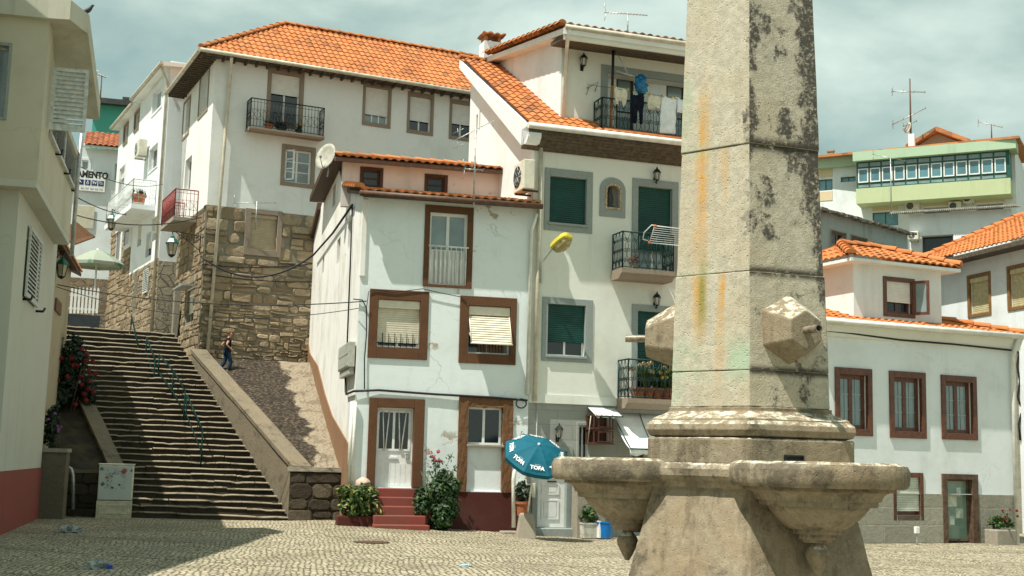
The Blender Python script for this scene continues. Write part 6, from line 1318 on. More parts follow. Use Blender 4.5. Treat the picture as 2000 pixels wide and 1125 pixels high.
def ac_unit(label,F,u,v,w_,h,d,w0=.12,fanside=True,group=None):
    t=thing('air_conditioner',label,'air conditioner',F.pt(u,v,w0),group); m=MB(); m.box(F,u-w_/2,u+w_/2,v,v+h,w0,w0+d); m.build('casing',OFFW,t,bevel=.02)
    m=MB(); c=F.pt(u-w_*.14,v+h*.5,w0+d+.004); n=24; rr=h*.38
    for q in (1,.72,.44): m.tube([c+F.d*math.cos(2*PI*k/n)*rr*q+Z*math.sin(2*PI*k/n)*rr*q for k in range(n+1)],.006,4)
    for k in range(8): a=2*PI*k/8; m.tube([c,c+F.d*math.cos(a)*rr+Z*math.sin(a)*rr],.006,4)
    m.build('fan_grille',GALV,t); m=MB(); vs=[c-F.n*.002+F.d*math.cos(2*PI*k/n)*rr+Z*math.sin(2*PI*k/n)*rr for k in range(n)]; m.add(vs,[tuple(range(n))]); m.build('fan_opening',IRON,t)
    m=MB()
    for s_ in (-.35,.35): m.box(F,u+s_*w_-.02,u+s_*w_+.02,v-.05,v-.003,0.001,w0+d); 
    m.build('wall_bracket',WOODB if fanside else GALV,t); return t
FTL=FT.leftside(0); q=FTL.uv(1004,378,.25); 
r0=FTL.uv(1018,350,.0)
ac_unit('cream air conditioner on brackets beside the small house roof',FTL,FTL.uv(1003,350,.55)[0]+.1,FTL.uv(1003,376,.5)[1],.82,.78,.30,.14)
q=HL.uv(273,307,.3); ac_unit('white air conditioner above the balcony in the alley',HL,q[0],q[1],.85,.7,.35,.1,False)
for lab,(x0,y0,x1,y1) in (('boxy air conditioner left of the two on the cream flats wall',(1768,394,1795,411)),('air conditioner low beside the barred window of the cream flats',(1853,394,1877,411)),('highest air conditioner just under the lime balcony front',(1881,378,1902,396))):
    r=FA.rect(x0,y0,x1,y1,.6); ac_unit(lab,FA,(r[0]+r[1])/2,r[2],r[1]-r[0],r[3]-r[2],.5,.2,False,'air conditioners on the cream flats')
r=FX.rect(1774,453,1795,469,.4); ac_unit('dark fronted air conditioner at the corner of the white annex',FX,(r[0]+r[1])/2,r[2],r[1]-r[0],r[3]-r[2],.5,.1,False,'air conditioners on the cream flats')
# wall lamps of the balcony house
FDm=FD=Frame(FT.pt(0,0,-.25),FT.phi)
for (Fx_,px,py,lab) in ((FDm,1139,120,'black carriage lantern on the top storey wall beside the laundry balcony'),(FT,1282,343,'black carriage lantern above the middle balcony door with the drying rack'),(FT,1282,587,'black carriage lantern above the lowest balcony full of flowers'),(Frame(FT.pt(0,0,-.05),FT.phi),1091,845,'black carriage lantern on the grey stone wall above the blue umbrella')):
    q=Fx_.uv(px,py,.1); wall_lamp(Fx_,q[0],q[1],lab)
# street lamp with yellow head
t=thing('street_lamp','yellow headed street lamp on a bent arm between the small house and the balcony house','street lamp',FS.pt(FS.uv(1054,555,.1)[0],FS.uv(1054,555)[1],.1))
a=FT.pt(FT.uv(1056,553,.12)[0],FT.uv(1056,553,.12)[1],.12); b=FT.uv(1056,515,.15); c=FT.uv(1080,485,.55); d_=FT.uv(1090,474,.75)
m=MB(); m.tube([a,FT.pt(b[0],b[1],.15),FT.pt(c[0],c[1],.55),FT.pt(d_[0],d_[1],.7)],[.03,.03,.026,.026],7); m.build('arm',GALV,t)
hc=FT.pt(*FT.uv(1096,474,.85),.85); hd=(FT.pt(*FT.uv(1110,462,1.05),1.05)-FT.pt(*FT.uv(1078,488,.6),.6)).normalized(); hx=hd.cross(Z).normalized(); hy=hx.cross(hd)
def shell(mb,secs):
    n=10; vs=[];fs=[]
    for (s_,w_,u_,dn) in secs:
        for k in range(n):
            a=2*PI*k/n; c_,s2=math.cos(a),math.sin(a); vs.append(hc+hd*s_+hx*c_*w_+hy*(s2*u_ if s2>0 else s2*dn))
    for i in range(len(secs)-1):
        for k in range(n): j=(k+1)%n; fs.append((i*n+k,(i+1)*n+k,(i+1)*n+j,i*n+j))
    fs+= [tuple(range(n)),tuple(range((len(secs)-1)*n,len(secs)*n))[::-1]]; mb.add(vs,fs,smooth=False)
m=MB(); shell(m,[(-.30,.09,.06,.04),(-.25,.17,.13,.07),(-.1,.20,.18,.07),(.15,.21,.18,.07),(.27,.18,.14,.07),(.31,.12,.08,.05)]); m.build('lamp_head',simple('faded_yellow_enamel',(.55,.46,.05),.45,0,.2,12),t,bevel=.01)
m=MB(); shell(m,[(-.24,.14,.02,.16),(-.05,.18,.02,.24),(.15,.185,.02,.23),(.26,.14,.02,.14)]); m.build('lamp_glass',simple('yellowed_lens',(.34,.29,.13),.25,0,.3,9),t)
# green street lanterns on scroll brackets
LG=simple('green_lantern_enamel',(.012,.11,.075),.35,0,.2,9)
def lantern(label,c,wall,s=1.0):
    """c: lantern centre; wall: point where the bracket meets the wall"""
    t=thing('street_lantern',label,'street lantern',V(c)-Z*.45*s,'green street lanterns of the alley'); c=V(c); w_=V(wall); m=MB()
    m.lathe(c,[(.30*s,.14*s),(.31*s,.17*s),(.17*s,.36*s),(.10*s,.39*s),(.10*s,.45*s),(.03*s,.50*s),(.02*s,.58*s)],6); m.build('lantern_roof',LG,t)
    m=MB()
    for k in range(6):
        a=2*PI*k/6; m.tube([c+V((math.cos(a)*.15*s,math.sin(a)*.15*s,-.36*s)),c+V((math.cos(a)*.255*s,math.sin(a)*.255*s,.15*s))],.014*s,4)
    m.lathe(c,[(.03*s,-.47*s),(.09*s,-.43*s),(.16*s,-.37*s),(.16*s,-.35*s)],6); m.build('lantern_cage',IRON,t)
    m=MB(); m.lathe(c,[(.14*s,-.352*s),(.24*s,.142*s)],6); m.build('lamp_glass',simple('amber_grey_glass',(.34,.31,.22),.3,0,.2,5),t)
    m=MB(); tp=c+Z*.58*s; e=V((w_.x,w_.y,tp.z+.12*s)); d=e-tp; d.z=0; ln=d.length; d.normalize(); tp2=tp+Z*.12*s
    m.tube([tp,tp2-d*.03,tp2],.022*s,5); m.tube([tp2,tp2+d*ln],.022*s,5); m.tube([e+Z*.1,e-Z*.75*s],.03*s,6)
    for f,r_ in ((.30,.16),(.58,.2),(.83,.2)): m.tube(spiral(tp2+d*ln*f-Z*r_*.9*s,d,Z,r_*s,1.5,PI/2,-1,16),.014*s,4)
    m.tube([tp2+d*ln*.1-Z*.02,tp2+d*ln*.5-Z*.28*s,tp2+d*ln*.8-Z*.5*s,e-Z*.65*s],.018*s,5); m.build('scroll_bracket',IRON,t); return t
cN=FN.pt(FN.uv(393,440)[0]+.0,0,.0); c=atY(336,482,42.4); w_=V((cN.x,cN.y,c.z)); lantern('nearest green street lantern hanging on a scroll bracket from the stone corner',c,w_,.78)
c=atY(218,434,52.5); wq=HL.pt(HL.uv(258,400)[0],0,.05); lantern('green street lantern further up the alley below the white balcony',c,(wq.x,wq.y,c.z),.78)
c=atY(121,524,33.3); wq=FBd.pt(uE+1.2,0,-.1); lantern('green street lantern close against the yellow wall behind the corner house',c,(wq.x-.2,wq.y,c.z),.62)
# laundry
t=thing('laundry_pole','tall pole half black and half orange with a slanting stay, standing on the top balcony','pole',FD.pt(FD.uv(1195,252,.45)[0],FD.uv(1195,252,.45)[1],.45))
q0,q1,q2=FD.uv(1192,262,.45),FD.uv(1196,168,.45),FD.uv(1198,92,.45)
m=MB(); m.tube([FD.pt(q0[0],q0[1],.45),FD.pt(q1[0],q1[1],.45)],.045,8); m.build('lower_pole',simple('orange_wood_pole',(.42,.19,.045),.6,0,.3,10),t); m=MB(); m.tube([FD.pt(q1[0],q1[1],.45),FD.pt(q2[0],q2[1],.45)],.04,8); m.build('upper_pole',BLACK,t)
m=MB(); a=FD.pt(*FD.uv(1199,93,.45),.45); b=FD.pt(*FD.uv(1226,143,.6),.6); m.tube([a,b],.014,5); a=FD.pt(*FD.uv(1198,137,.45),.45); b=FD.pt(*FD.uv(1240,150,.62),.62); m.tube([a,b],.028,6); m.build('stay',GALV,t)
wl_=.66
def lp(px,py,w=wl_): return FD.pt(*FD.uv(px,py,w),w)
m=MB(); m.tube([lp(1146,165,.2),lp(1198,172),lp(1236,180),lp(1270,184),lp(1300,189),lp(1345,196)],.006,4); tag(m.build('washing_line',CABLE),'thin washing line carrying clothes across the top balcony','washing line')
def cloth(name,label,poly,mat,cat='garment',amp=.035,fold=5):
    """a hanging garment: outline in pixels of the balcony plane, pleated and given thickness"""
    P=[FD.uv(x,y,wl_) for x,y in poly]; us=[p[0] for p in P]; u0,u1=min(us),max(us)
    n=24; pts=[]
    tri=geometry.tessellate_polygon([[V((a,b,0)) for a,b in P]])
    bm=bmesh.new(); vs=[bm.verts.new((a,b,0)) for a,b in P]
    for t_ in tri:
        try: bm.faces.new([vs[i] for i in t_])
        except ValueError: pass
    bmesh.ops.subdivide_edges(bm,edges=bm.edges[:],cuts=5,use_grid_fill=True); bmesh.ops.triangulate(bm,faces=bm.faces[:])
    vt_=max(p[1] for p in P); m=MB(); bm.verts.index_update(); vv=[]
    for v in bm.verts:
        k=(vt_-v.co.y); wob=amp*(.4+k*.9)*math.sin((v.co.x-u0)/(u1-u0)*fold*2*PI+k*1.3)+.02*math.sin(v.co.x*31+v.co.y*17); vv.append(FD.pt(v.co.x,v.co.y,wl_+wob))
    m.add(vv,[tuple(v.index for v in f.verts) for f in bm.faces],smooth=True); bm.free()
    o=m.build(name,mat); md=o.modifiers.new('solid','SOLIDIFY'); md.thickness=.012; md.offset=0
    tag(o,label,cat,'clothes on the balcony line'); return o
CW=simple('cream_cotton',(.66,.62,.50),.9,0,.12,12,.1); CWH=simple('white_cotton',(.80,.84,.86),.9,0,.05,9,.1); CB=simple('navy_cotton',(.012,.016,.028),.9,0,.3,9,.1); CBL=simple('bright_blue_plastic',(.008,.14,.30),.4,0,.35,12,.4)
cloth('knitted_shorts','cream knitted baby trousers at the left end of the washing line',[(1199,168),(1227,176),(1225,192),(1222,203),(1217,210),(1214,198),(1209,197),(1207,206),(1203,203),(1201,188)],CW)
cloth('dungarees','dark navy dungarees with pale straps on the washing line',[(1233,180),(1239,185),(1247,186),(1253,182),(1259,184),(1258,205),(1254,243),(1250,242),(1247,214),(1242,241),(1233,240),(1232,205)],CB)
cloth('knitted_blouse','lacy cream top pegged between the dungarees and the white shirt',[(1267,184),(1289,188),(1291,200),(1290,216),(1285,214),(1280,211),(1274,215),(1266,213),(1264,198)],CW)
cloth('white_shirt','long white shirt hanging lowest on the washing line',[(1292,188),(1304,189),(1310,192),(1318,189),(1326,191),(1321,205),(1320,240),(1319,262),(1288,260),(1289,225),(1291,205)],CWH,amp=.03,fold=4)
cloth('pale_cloth','white cloth at the far end of the line beside the fountain pillar',[(1323,192),(1347,196),(1347,222),(1322,219)],CWH)
m=MB(); 
for k in range(30):
    a=rnd.uniform(0,2*PI); 
c0=lp(1252,162,.62); vs=[];fs=[]; n=18; R_=.19
for i in range(11):
    for k in range(n):
        th=PI*i/10; a=2*PI*k/n; rr=R_*(.92+.22*math.sin(3*a+4*th)+.16*math.sin(9*th+2*a)+.12*math.sin(7*a-5*th)); vs.append(c0+V((math.sin(th)*math.cos(a)*rr*.95,math.sin(th)*math.sin(a)*rr*.6,math.cos(th)*rr*1.35-.05)))
for i in range(10):
    for k in range(n): j=(k+1)%n; fs.append((i*n+k,(i+1)*n+k,(i+1)*n+j,i*n+j))
m.add(vs,fs,smooth=True); tag(m.build('plastic_bundle',CBL),'crumpled bright blue plastic bundle tied to the stay above the clothes','bundle')
m=MB()
for px,py in ((1201,169),(1226,176),(1237,182),(1258,185),(1269,185),(1293,188),(1312,191),(1318,191)): q=lp(px,py,wl_+.0); m.box(FD,(q-FD.o).dot(FD.d)-.012,(q-FD.o).dot(FD.d)+.012,q.z-.05,q.z+.05,wl_-.03,wl_+.03)
tag(m.build('clothes_pegs',simple('yellow_peg',(.5,.4,.06),.5,0,.4,30),kind='stuff'),'small yellow pegs along the washing line','pegs')
t=thing('wall_bracket','little metal line bracket fixed left of the top balcony','bracket',FD.pt(*FD.uv(1150,170),0)); m=MB(); a=FD.uv(1146,172); b=FD.uv(1168,160,.3); m.tube([FD.pt(a[0],a[1],.0),FD.pt(b[0],b[1],.3)],.018,5); m.tube([FD.pt(a[0]+.25,a[1]-.06,0),FD.pt(b[0],b[1],.3)],.014,5); m.tube([FD.pt(a[0]-.02,a[1]-.2,0),FD.pt(a[0]+.05,a[1]+.02,.06)],.012,5); m.build('bracket_arms',GALV,t)
# drying rack over the middle balcony
t=thing('drying_rack','white wire drying rack with orange corners hooked over the middle balcony rail','drying rack',FT.pt(*FT.uv(1268,478,.7),.7))
def rp(px,py,w): return FT.pt(*FT.uv(px,py,w),w)
A,B,C_,D=rp(1279,441,1.25),rp(1268,474,.72),rp(1340,448,1.25),rp(1340,481,.72)
m=MB(); m.tube([A,C_,D,B,A],.014,5)
for k in range(1,8): m.tube([A.lerp(B,k/8),C_.lerp(D,k/8)],.006,4)
m.tube([A,A+V((-.08,0,.02)),A.lerp(B,.4)+V((-.22,0,.0)),A.lerp(B,.8)+V((-.2,0,0)),B+V((-.03,0,.05))],.014,5); m.build('wire_frame',ALU,t); m=MB()
for q in (A,B): m.tube([q-V((.03,0,0)),q+V((.04,0,0))],.03,6)
m.build('corner_cap',simple('orange_plastic',(.65,.16,.02),.4,0,.1,9),t)
# bird cages under a little awning, white shop awning
FT0=Frame(FT.pt(0,0,-.05),FT.phi)
t=thing('hanging_cages','two stacked dark wooden bird cages hung on the wall under a small awning','bird cage',FT0.pt(*FT0.uv(1178,868,.3),.2)); r=FT0.rect(1157,810,1196,866,.45)
CG=simple('red_brown_cage_wood',(.09,.03,.02),.6,0,.3,12); m=MB(); vm=lerp(r[2],r[3],.48)
for (a,b) in ((r[2],vm-.02),(vm+.02,r[3])):
    for w_ in (.06,.5): m.ring(FT0,(r[0],r[1],a,b),(r[0]+.03,r[1]-.03,a+.03,b-.03),w_,w_+.03)
    m.ring(FT0,(r[0]+.12,r[1]-.1,a+.03,b-.03),(r[0]+.15,r[1]-.13,a+.06,b-.06),.53,.55)
    for u_ in (r[0],r[1]-.03):
        for v_ in (a,b-.03): m.box(FT0,u_,u_+.03,v_,v_+.03,.09,.5)
    m.box(FT0,r[0]-.03,r[1]+.03,a-.022,a-.002,.03,.56)
    for k in range(1,7): u_=lerp(r[0],r[1],k/7); m.tube([FT0.pt(u_,a+.03,.515),FT0.pt(u_,b-.03,.515)],.004,4)
m.build('cage_frames',CG,t); m=MB(); m.box(FT0,r[0],r[1],r[2],r[3],.002,.05); m.build('back_board',WOODB,t)
m=MB(); m.tube([FT0.pt(r[0]-.06,r[2],.3),FT0.pt(r[0]-.12,r[3]-.05,.62)],.012,5); m.build('stick',SHUT,t)
def canopy(name,label,F,u0,u1,v0,w0,v1,w1,sag,mat,cat,val=.0,seams=0):
    t=thing(name,label,cat,F.pt((u0+u1)/2,v1,w1)); m=MB(); n=10; vs=[];fs=[]; nu=12
    for i in range(n+1):
        for k in range(nu+1):
            s_=i/n; vs.append(F.pt(lerp(u0,u1,k/nu),lerp(v0,v1,s_)-sag*4*s_*(1-s_)-(.02*math.sin(k*2.6)*s_),lerp(w0,w1,s_)))
    for i in range(n):
        for k in range(nu): b=i*(nu+1)+k; fs.append((b,b+nu+1,b+nu+2,b+1))
    if val:
        b=len(vs); 
        for k in range(nu+1): q=vs[n*(nu+1)+k]; vs.append(q-Z*(val+.02*math.sin(k*1.9)))
        for k in range(nu): fs.append((n*(nu+1)+k,b+k,b+k+1,n*(nu+1)+k+1))
    m.add(vs,fs,smooth=True); o=m.build('canvas',mat,t); md=o.modifiers.new('s','SOLIDIFY'); md.thickness=.012
    m=MB(); m.tube([F.pt(u0,v1,w1),F.pt(u1,v1,w1)],.018,6); m.tube([F.pt(u0+.02,v0-.1,.01),F.pt(u0+.02,v1,w1)],.014,5); m.tube([F.pt(u1-.02,v0-.1,.01),F.pt(u1-.02,v1,w1)],.014,5)
    if seams: 
        for k in range(1,seams): m.tube([F.pt(lerp(u0,u1,k/seams),lerp(v0,v1,s_/6)-sag*4*s_/6*(1-s_/6)+.012,lerp(w0,w1,s_/6)) for s_ in range(7)],.012,4)
    m.build('awning_frame',IRONG,t); return t
a=FT0.uv(1147,794); b=FT0.uv(1190,798); c=FT0.uv(1157,812,.62)
canopy('small_awning','small grey white awning sheltering the bird cages',FT0,a[0],b[0]+.12,a[1],.01,c[1],.62,.0,simple('grey_white_canvas',(.55,.58,.56),.8,0,.12,9),'awning',.03)
a=FT0.uv(1196,806); c=FT0.uv(1262,877,1.15); canopy('shop_awning','large white canvas awning sagging over the shop door beside the fountain',FT0,a[0]+.02,a[0]+2.3,a[1],.01,c[1],1.1,.14,simple('white_canvas',(.74,.76,.74),.8,0,.08,3),'awning',.16,3)
# mailbox panel and white standpipe between the houses
FZ=Frame(FT.pt(0,0,.02),FT.phi)
t=thing('letter_box','pale letter box with dark slot beside the white panelled door','letter box',FZ.pt(*FZ.uv(1030,972),0)); r=FZ.rect(1013,944,1044,972); m=MB(); m.box(FZ,r[0]-.05,r[1]+.02,r[2],r[3],-.2,.02); m.build('box_body',OFFW,t,bevel=.01); q=FZ.rect(1024,950,1036,954,.02); m=MB(); m.box(FZ,q[0],q[1],q[2],q[3]+.03,.021,.03); m.build('slot',IRON,t); q=FZ.rect(1011,940,1021,976,.02); m=MB(); m.box(FZ,q[0],q[1],q[2],q[3],.021,.09); m.build('hinged_door',OFFW,t)
t=thing('standpipe','bent white drain pipe standing at the red plinth corner','pipe',FZ.pt(FZ.uv(1002,1028,.3)[0],-.1,.3)); m=MB(); m.tube([rp(1024,898,.05),rp(1018,905,.2),rp(1005,921,.3),rp(1003,935,.3),rp(1003,1030,.3)],.052,8); m.build('pipe_run',PIPEW,t)
# umbrella
cen=atY(1047,888,30.6); ax=V((.20,-.60,.775)).normalized(); e1=V((1,0,0))-ax*ax.x; e1.normalize(); e2=ax.cross(e1); R_=.80; hh=.30
foot=atZ(1028,1016,-.05); foot=atY(1028,1012,30.9)
t=thing('beach_umbrella','tilted teal blue parasol with white lettering, its pole in a stone base','parasol',foot)
TEAL=simple('teal_canvas',(.004,.10,.15),.7,0,.10,5,.2); m=MB(); n=8; off=RAD(-112); top=cen+ax*hh
def up(k,s_,drop=0): 
    a=off+2*PI*k/n; d=e1*math.cos(a)+e2*math.sin(a); return top+d*R_*s_-ax*(hh*(s_**1.7))-ax*drop
vs=[];fs=[]; ns=5; na=4
for k in range(n):
    for j in range(na):
        f0,f1=j/na,(j+1)/na
        for i in range(ns):
            s0,s1=max(i/ns,.004),(i+1)/ns
            def P(f,s_):
                p=up(k,s_).lerp(up(k+1,s_),f); return p-ax*(.05*s_*4*f*(1-f))*.5
            b=len(vs); vs+=[P(f0,s0),P(f0,s1),P(f1,s1),P(f1,s0)]; fs.append((b,b+1,b+2,b+3))
        b=len(vs); q0,q1=P(f0,1),P(f1,1); w0=.10-.02*math.sin(PI*f0); vs+=[q0,q0-ax*.10,q1-ax*.10,q1]; fs.append((b,b+1,b+2,b+3))
m.add(vs,fs); o=m.build('canopy',TEAL,t); md=o.modifiers.new('weld','WELD'); md.merge_threshold=.001; md=o.modifiers.new('s','SOLIDIFY'); md.thickness=.008
LETT=simple('white_lettering',(.82,.84,.82),.7,0,.02,5); m=MB()
for k in range(n):
    o_=(up(k,.84).lerp(up(k+1,.84),.5)); i_=(up(k,.3).lerp(up(k+1,.3),.5)); ex=(up(k+1,1)-up(k,1)).normalized(); ey=(i_-o_).normalized(); ey=(ey-ex*ey.dot(ex)).normalized(); nn=ex.cross(ey)
    if nn.dot(ax)<0: ex=-ex; nn=-nn
    textmesh(m,'TOFA',.135,o_+nn*.016,ex,ey,.005,0,True,1.0); textmesh(m,'C A F É S',.032,o_+ey*.085+nn*.013,ex,ey,0,0)
m.build('lettering',LETT,t)
m=MB(); m.tube([foot-Z*.15,foot.lerp(cen-ax*.1,.96),cen+ax*(hh-.02)],.02,7)
for k in range(n): m.tube([top-ax*.05,up(k,.98)-ax*.02],.006,4)
m.build('pole',PIPEW,t); m=MB(); m.lathe(top+ax*.0,[(.03,-.01),(.035,.02),(.02,.05)],8); m.build('finial',ALU,t)
m=MB(); m.hexa([V((foot.x+sx*.26,foot.y+sy*.2,ground_h(foot.x,foot.y)-.05)) for sx,sy in ((-1,-1),(1,-1),(1,1),(-1,1))]+[V((foot.x+sx*.17,foot.y+sy*.13,foot.z+.12)) for sx,sy in ((-1,-1),(1,-1),(1,1),(-1,1))]); o=tag(m.build('umbrella_base',CONC,bevel=.05),'squat stone block holding the foot of the blue parasol','stone base')
def blooms(t,pts,s_,n,mat):
    for q in pts:
        m=MB(); flower(m,q,s_,n); m.build('bloom',mat,t)
# pots and planters
TERRA=simple('terracotta',(.36,.12,.055),.8,0,.25,10); LEAF=leafmat('leaf_green',(.028,.085,.016),(.055,.14,.028),(.15,.18,.04)); LEAFD=leafmat('leaf_dark',(.010,.030,.010),(.022,.055,.018)); LEAFV=leafmat('leaf_variegated',(.045,.11,.02),(.10,.16,.035),(.40,.38,.10)); GRASSY=leafmat('spiky_leaf',(.10,.16,.03),(.22,.26,.06))
PINKF=leafmat('pink_petal',(.62,.10,.16),(.75,.22,.28)); REDF=leafmat('red_petal',(.22,.008,.016),(.36,.02,.03)); YELF=leafmat('yellow_petal',(.80,.50,.06),(.85,.62,.16)); PEACHF=leafmat('peach_petal',(.82,.55,.28),(.85,.68,.42)); VIOF=leafmat('violet_petal',(.34,.12,.42),(.45,.2,.5))
def potted(name,label,c,r,h,mat,build,cat='potted plant',group=None,square=False):
    t=thing(name,label,cat,c,group); c=V(c); m=MB()
    if square: m.lathe(c,[(r*1.2,0),(r*1.35,h*.9),(r*1.42,h*.9),(r*1.42,h),(r*1.25,h),(r*1.2,h*.85)],4,rot=PI/4+RAD(19))
    else: pot(m,c,r,h)
    m.build('pot',mat,t); build(t,c+Z*h); return t
def fl(n,r,leafm,s,flm=None,nf=0,fs_=.05,cl=None,name='foliage',asp=.5):
    def b(t,c):
        m=MB(); foliage(m,c+Z*r[2]*.7,r,n,s,cl=cl,asp=asp); 
        for k in range(5): a=rnd.uniform(0,6.28); m.tube([c-Z*.04,c+V((math.cos(a)*r[0]*.4,math.sin(a)*r[1]*.4,r[2]*.8))],.012,4)
        m.build(name,leafm,t)
        for k in range(nf):
            a=rnd.uniform(0,6.28); h_=rnd.uniform(-.3,1); q=math.sqrt(max(.05,1-h_*h_)); blooms(t,[c+Z*r[2]*.7+V((math.cos(a)*r[0]*q,-abs(math.sin(a))*r[1]*q,h_*r[2]))],fs_,7,flm)
    return b
# long red planter by the door
q0,q1=FS.uv(657,1015,.55)[0],FS.uv(733,1015,.55)[0]; zb=-.02
t=thing('red_planter','long dark red planter with variegated bushy plants left of the red steps','planter',FS.pt((q0+q1)/2,zb,.5)); m=MB(); m.box(FS,q0,q1,zb-.15,.30,.32,.78); m.build('planter_box',REDPL,t,bevel=.02)
m=MB(); foliage(m,FS.pt(lerp(q0,q1,.55),.68,.55),(.62,.36,.46),900,.085,asp=.42); blades(m,FS.pt(lerp(q0,q1,.45),.45,.55),40,.75,.05,.7); m.build('foliage',LEAFV,t)
m=MB(); blades(m,FS.pt(lerp(q0,q1,.3),.5,.6),16,.85,.07,.9); m.build('spiky_leaves',GRASSY,t)
c=FS.pt(*FS.uv(709,946,.3),.3); m=MB(); m.lathe(c-Z*.16,[(.05,0),(.15,.05),(.19,.15),(.17,.25),(.09,.31),(.02,.33)],14,smooth=True); o=m.build('pink_stone',simple('pink_stone',(.60,.42,.34),.85,0,.2,7)); tag(o,'rounded pink stone lying on the plants beside the white door','stone'); bumpy(o,.03,.1)
# rose bush
c=FS.pt(*FS.uv(850,1030,.55),.55); c.z=ground_h(c.x,c.y); t=thing('rose_bush','tall glossy rose bush with pink blooms against the wall between door and window','rose bush',c)
m=MB(); cl=[(V((rnd.uniform(-.75,.75),rnd.uniform(-.6,.6),z_)),rnd.uniform(.28,.5)) for z_ in [-.85,-.7,-.5,-.3,-.1,.1,.3,.5,.2,-.2,-.6,.0,-.4]]; foliage(m,c+Z*.80,(.62,.45,.88),2300,.072,cl=cl,asp=.55)
tips=[(848,886),(855,895),(851,908),(868,918),(884,884),(893,912),(838,920)]
for (x,y) in tips:
    tp=FS.pt(*FS.uv(x,y,.45),.45); b_=c+V((rnd.uniform(-.2,.2),0,1.2)); 
    for k in range(16): f=rnd.uniform(.3,1); leaf(m,b_.lerp(tp,f)+V((rnd.gauss(0,.06),rnd.gauss(0,.06),rnd.gauss(0,.03))),V((rnd.gauss(0,1),-.6,rnd.random())),.05)
m.build('foliage',leafmat('glossy_leaf',(.018,.06,.016),(.04,.11,.028),(.12,.18,.06)),t)
m=MB()
for k in range(9): m.tube([c+V((rnd.uniform(-.15,.15),0,-.05)),c+V((rnd.uniform(-.3,.3),rnd.uniform(-.1,.1),.7)),c+V((rnd.uniform(-.45,.45),0,1.4))],.014,4)
for (x,y) in tips: tp=FS.pt(*FS.uv(x,y,.45),.45); m.tube([c+Z*1.0,tp],.008,4)
m.build('stem',simple('green_stem',(.06,.09,.03),.7,0,.3,9),t); blooms(t,[FS.pt(*FS.uv(x,y,.48),.48) for x,y in ((841,884),(856,882),(849,899),(858,900),(845,893))],.075,12,PINKF)
# pots by the panelled door
zt=ground_h(1.0,31.5)
c=rp(1021,1008,.35); potted('terracotta_pot','terracotta pot with a dark leafy plant below the letter box',c-Z*.0,.19,.36,TERRA,fl(260,(.2,.18,.34),LEAFD,.06))
c=rp(1021,1040,.35); m=MB(); m.box(FT,FT.uv(1012,1030,.3)[0],FT.uv(1034,1030,.3)[0],zt-.2,rp(1021,1009,.35).z-.004,.15,.55); tag(m.build('stone_block',CONC,bevel=.04),'rough stone block under the terracotta pot at the wall foot','stone block')
c=rp(985,1036,.5); m=MB(); m.box(FT,FT.uv(978,1030,.4)[0],FT.uv(1011,1030,.4)[0],zt-.1,zt+.13,.25,.6); o=tag(m.build('kerb_stone',CONC,bevel=.03),'flat kerb stone at the foot of the white standpipe','stone')
c=rp(1149,1040,.6); c.z=zt-.02; potted('square_planter','square grey white planter with yellow green plants left of the fountain',c,.21,.38,simple('chalky_planter',(.50,.49,.43),.85,0,.25,8),lambda t,c:(fl(170,(.26,.2,.25),LEAF,.06)(t,c)),'planter',None,True)
c=rp(1155,905,.35); t=thing('spiky_plant','spiky yellow green plant in a stone trough seen just above the basin','plant',V((c.x,c.y,zt)))
m=MB(); m.box(FT,FT.uv(1122,1000,.3)[0],FT.uv(1175,1000,.3)[0],zt-.1,FT.uv(1150,925,.3)[1],.1,.5); m.build('trough',CONC,t); m=MB(); blades(m,FT.pt(FT.uv(1158,920,.3)[0],FT.uv(1158,924,.3)[1],.3),60,.5,.035,.8); m.build('foliage',GRASSY,t)
c=rp(1181,1046,.85); c.z=zt; t=thing('blue_tub','bright blue plastic tub with white end half hidden by the fountain','tub',c); m=MB(); m.lathe(c,[(.17,0),(.20,.36),(.215,.37),(.215,.39),(.18,.39),(.15,.03)],18); m.build('tub_body',simple('bright_blue',(.005,.16,.48),.35,0,.1,6),t); m=MB(); m.box(FT,(c-FT.o).dot(FT.d)-.19,(c-FT.o).dot(FT.d)-.15,c.z,c.z+.42,.78,.95); m.build('white_end',WALLW,t)
# balcony flowers
vb=FT.uv(1270,779,.7)[1]; t=thing('balcony_flowers','yellow and peach lilies in pots filling the lowest balcony','flowers',FT.pt(FT.uv(1280,760,.4)[0],vb,.4))
m=MB(); blades(m,FT.pt(FT.uv(1262,770,.4)[0],vb+.25,.4),150,.85,.03,.55); blades(m,FT.pt(FT.uv(1296,770,.4)[0],vb+.25,.4),150,.85,.03,.55); foliage(m,FT.pt(FT.uv(1285,755,.4)[0],vb+.5,.4),(.5,.2,.28),420,.06); m.build('foliage',LEAF,t)
blooms(t,[FT.pt(*FT.uv(x,y,.6),.6) for x,y in ((1250,713),(1258,710),(1266,711),(1273,708),(1269,725),(1275,727),(1238,722),(1231,721),(1262,716))],.085,12,PEACHF)
blooms(t,[FT.pt(*FT.uv(x,y,.6),.6) for x,y in ((1303,725),(1310,722),(1293,737),(1302,738),(1316,730),(1290,728),(1298,718))],.08,12,YELF)
for x in (1248,1266,1284,1302): m=MB(); pot(m,FT.pt(FT.uv(x,770,.35)[0],vb+.003,.35),.17,.30); m.build('pot',TERRA,t)
vb2=FT.uv(1270,527,.7)[1]; potted('flower_pot','small pale pot with a reddish plant on the middle balcony floor',FT.pt(FT.uv(1238,515,.4)[0],vb2+.003,.4),.14,.24,CONC,fl(90,(.15,.14,.1),leafmat('reddish_leaf',(.15,.04,.02),(.25,.08,.04)),.04))
vbN=FN.uv(560,256,.62)[1]
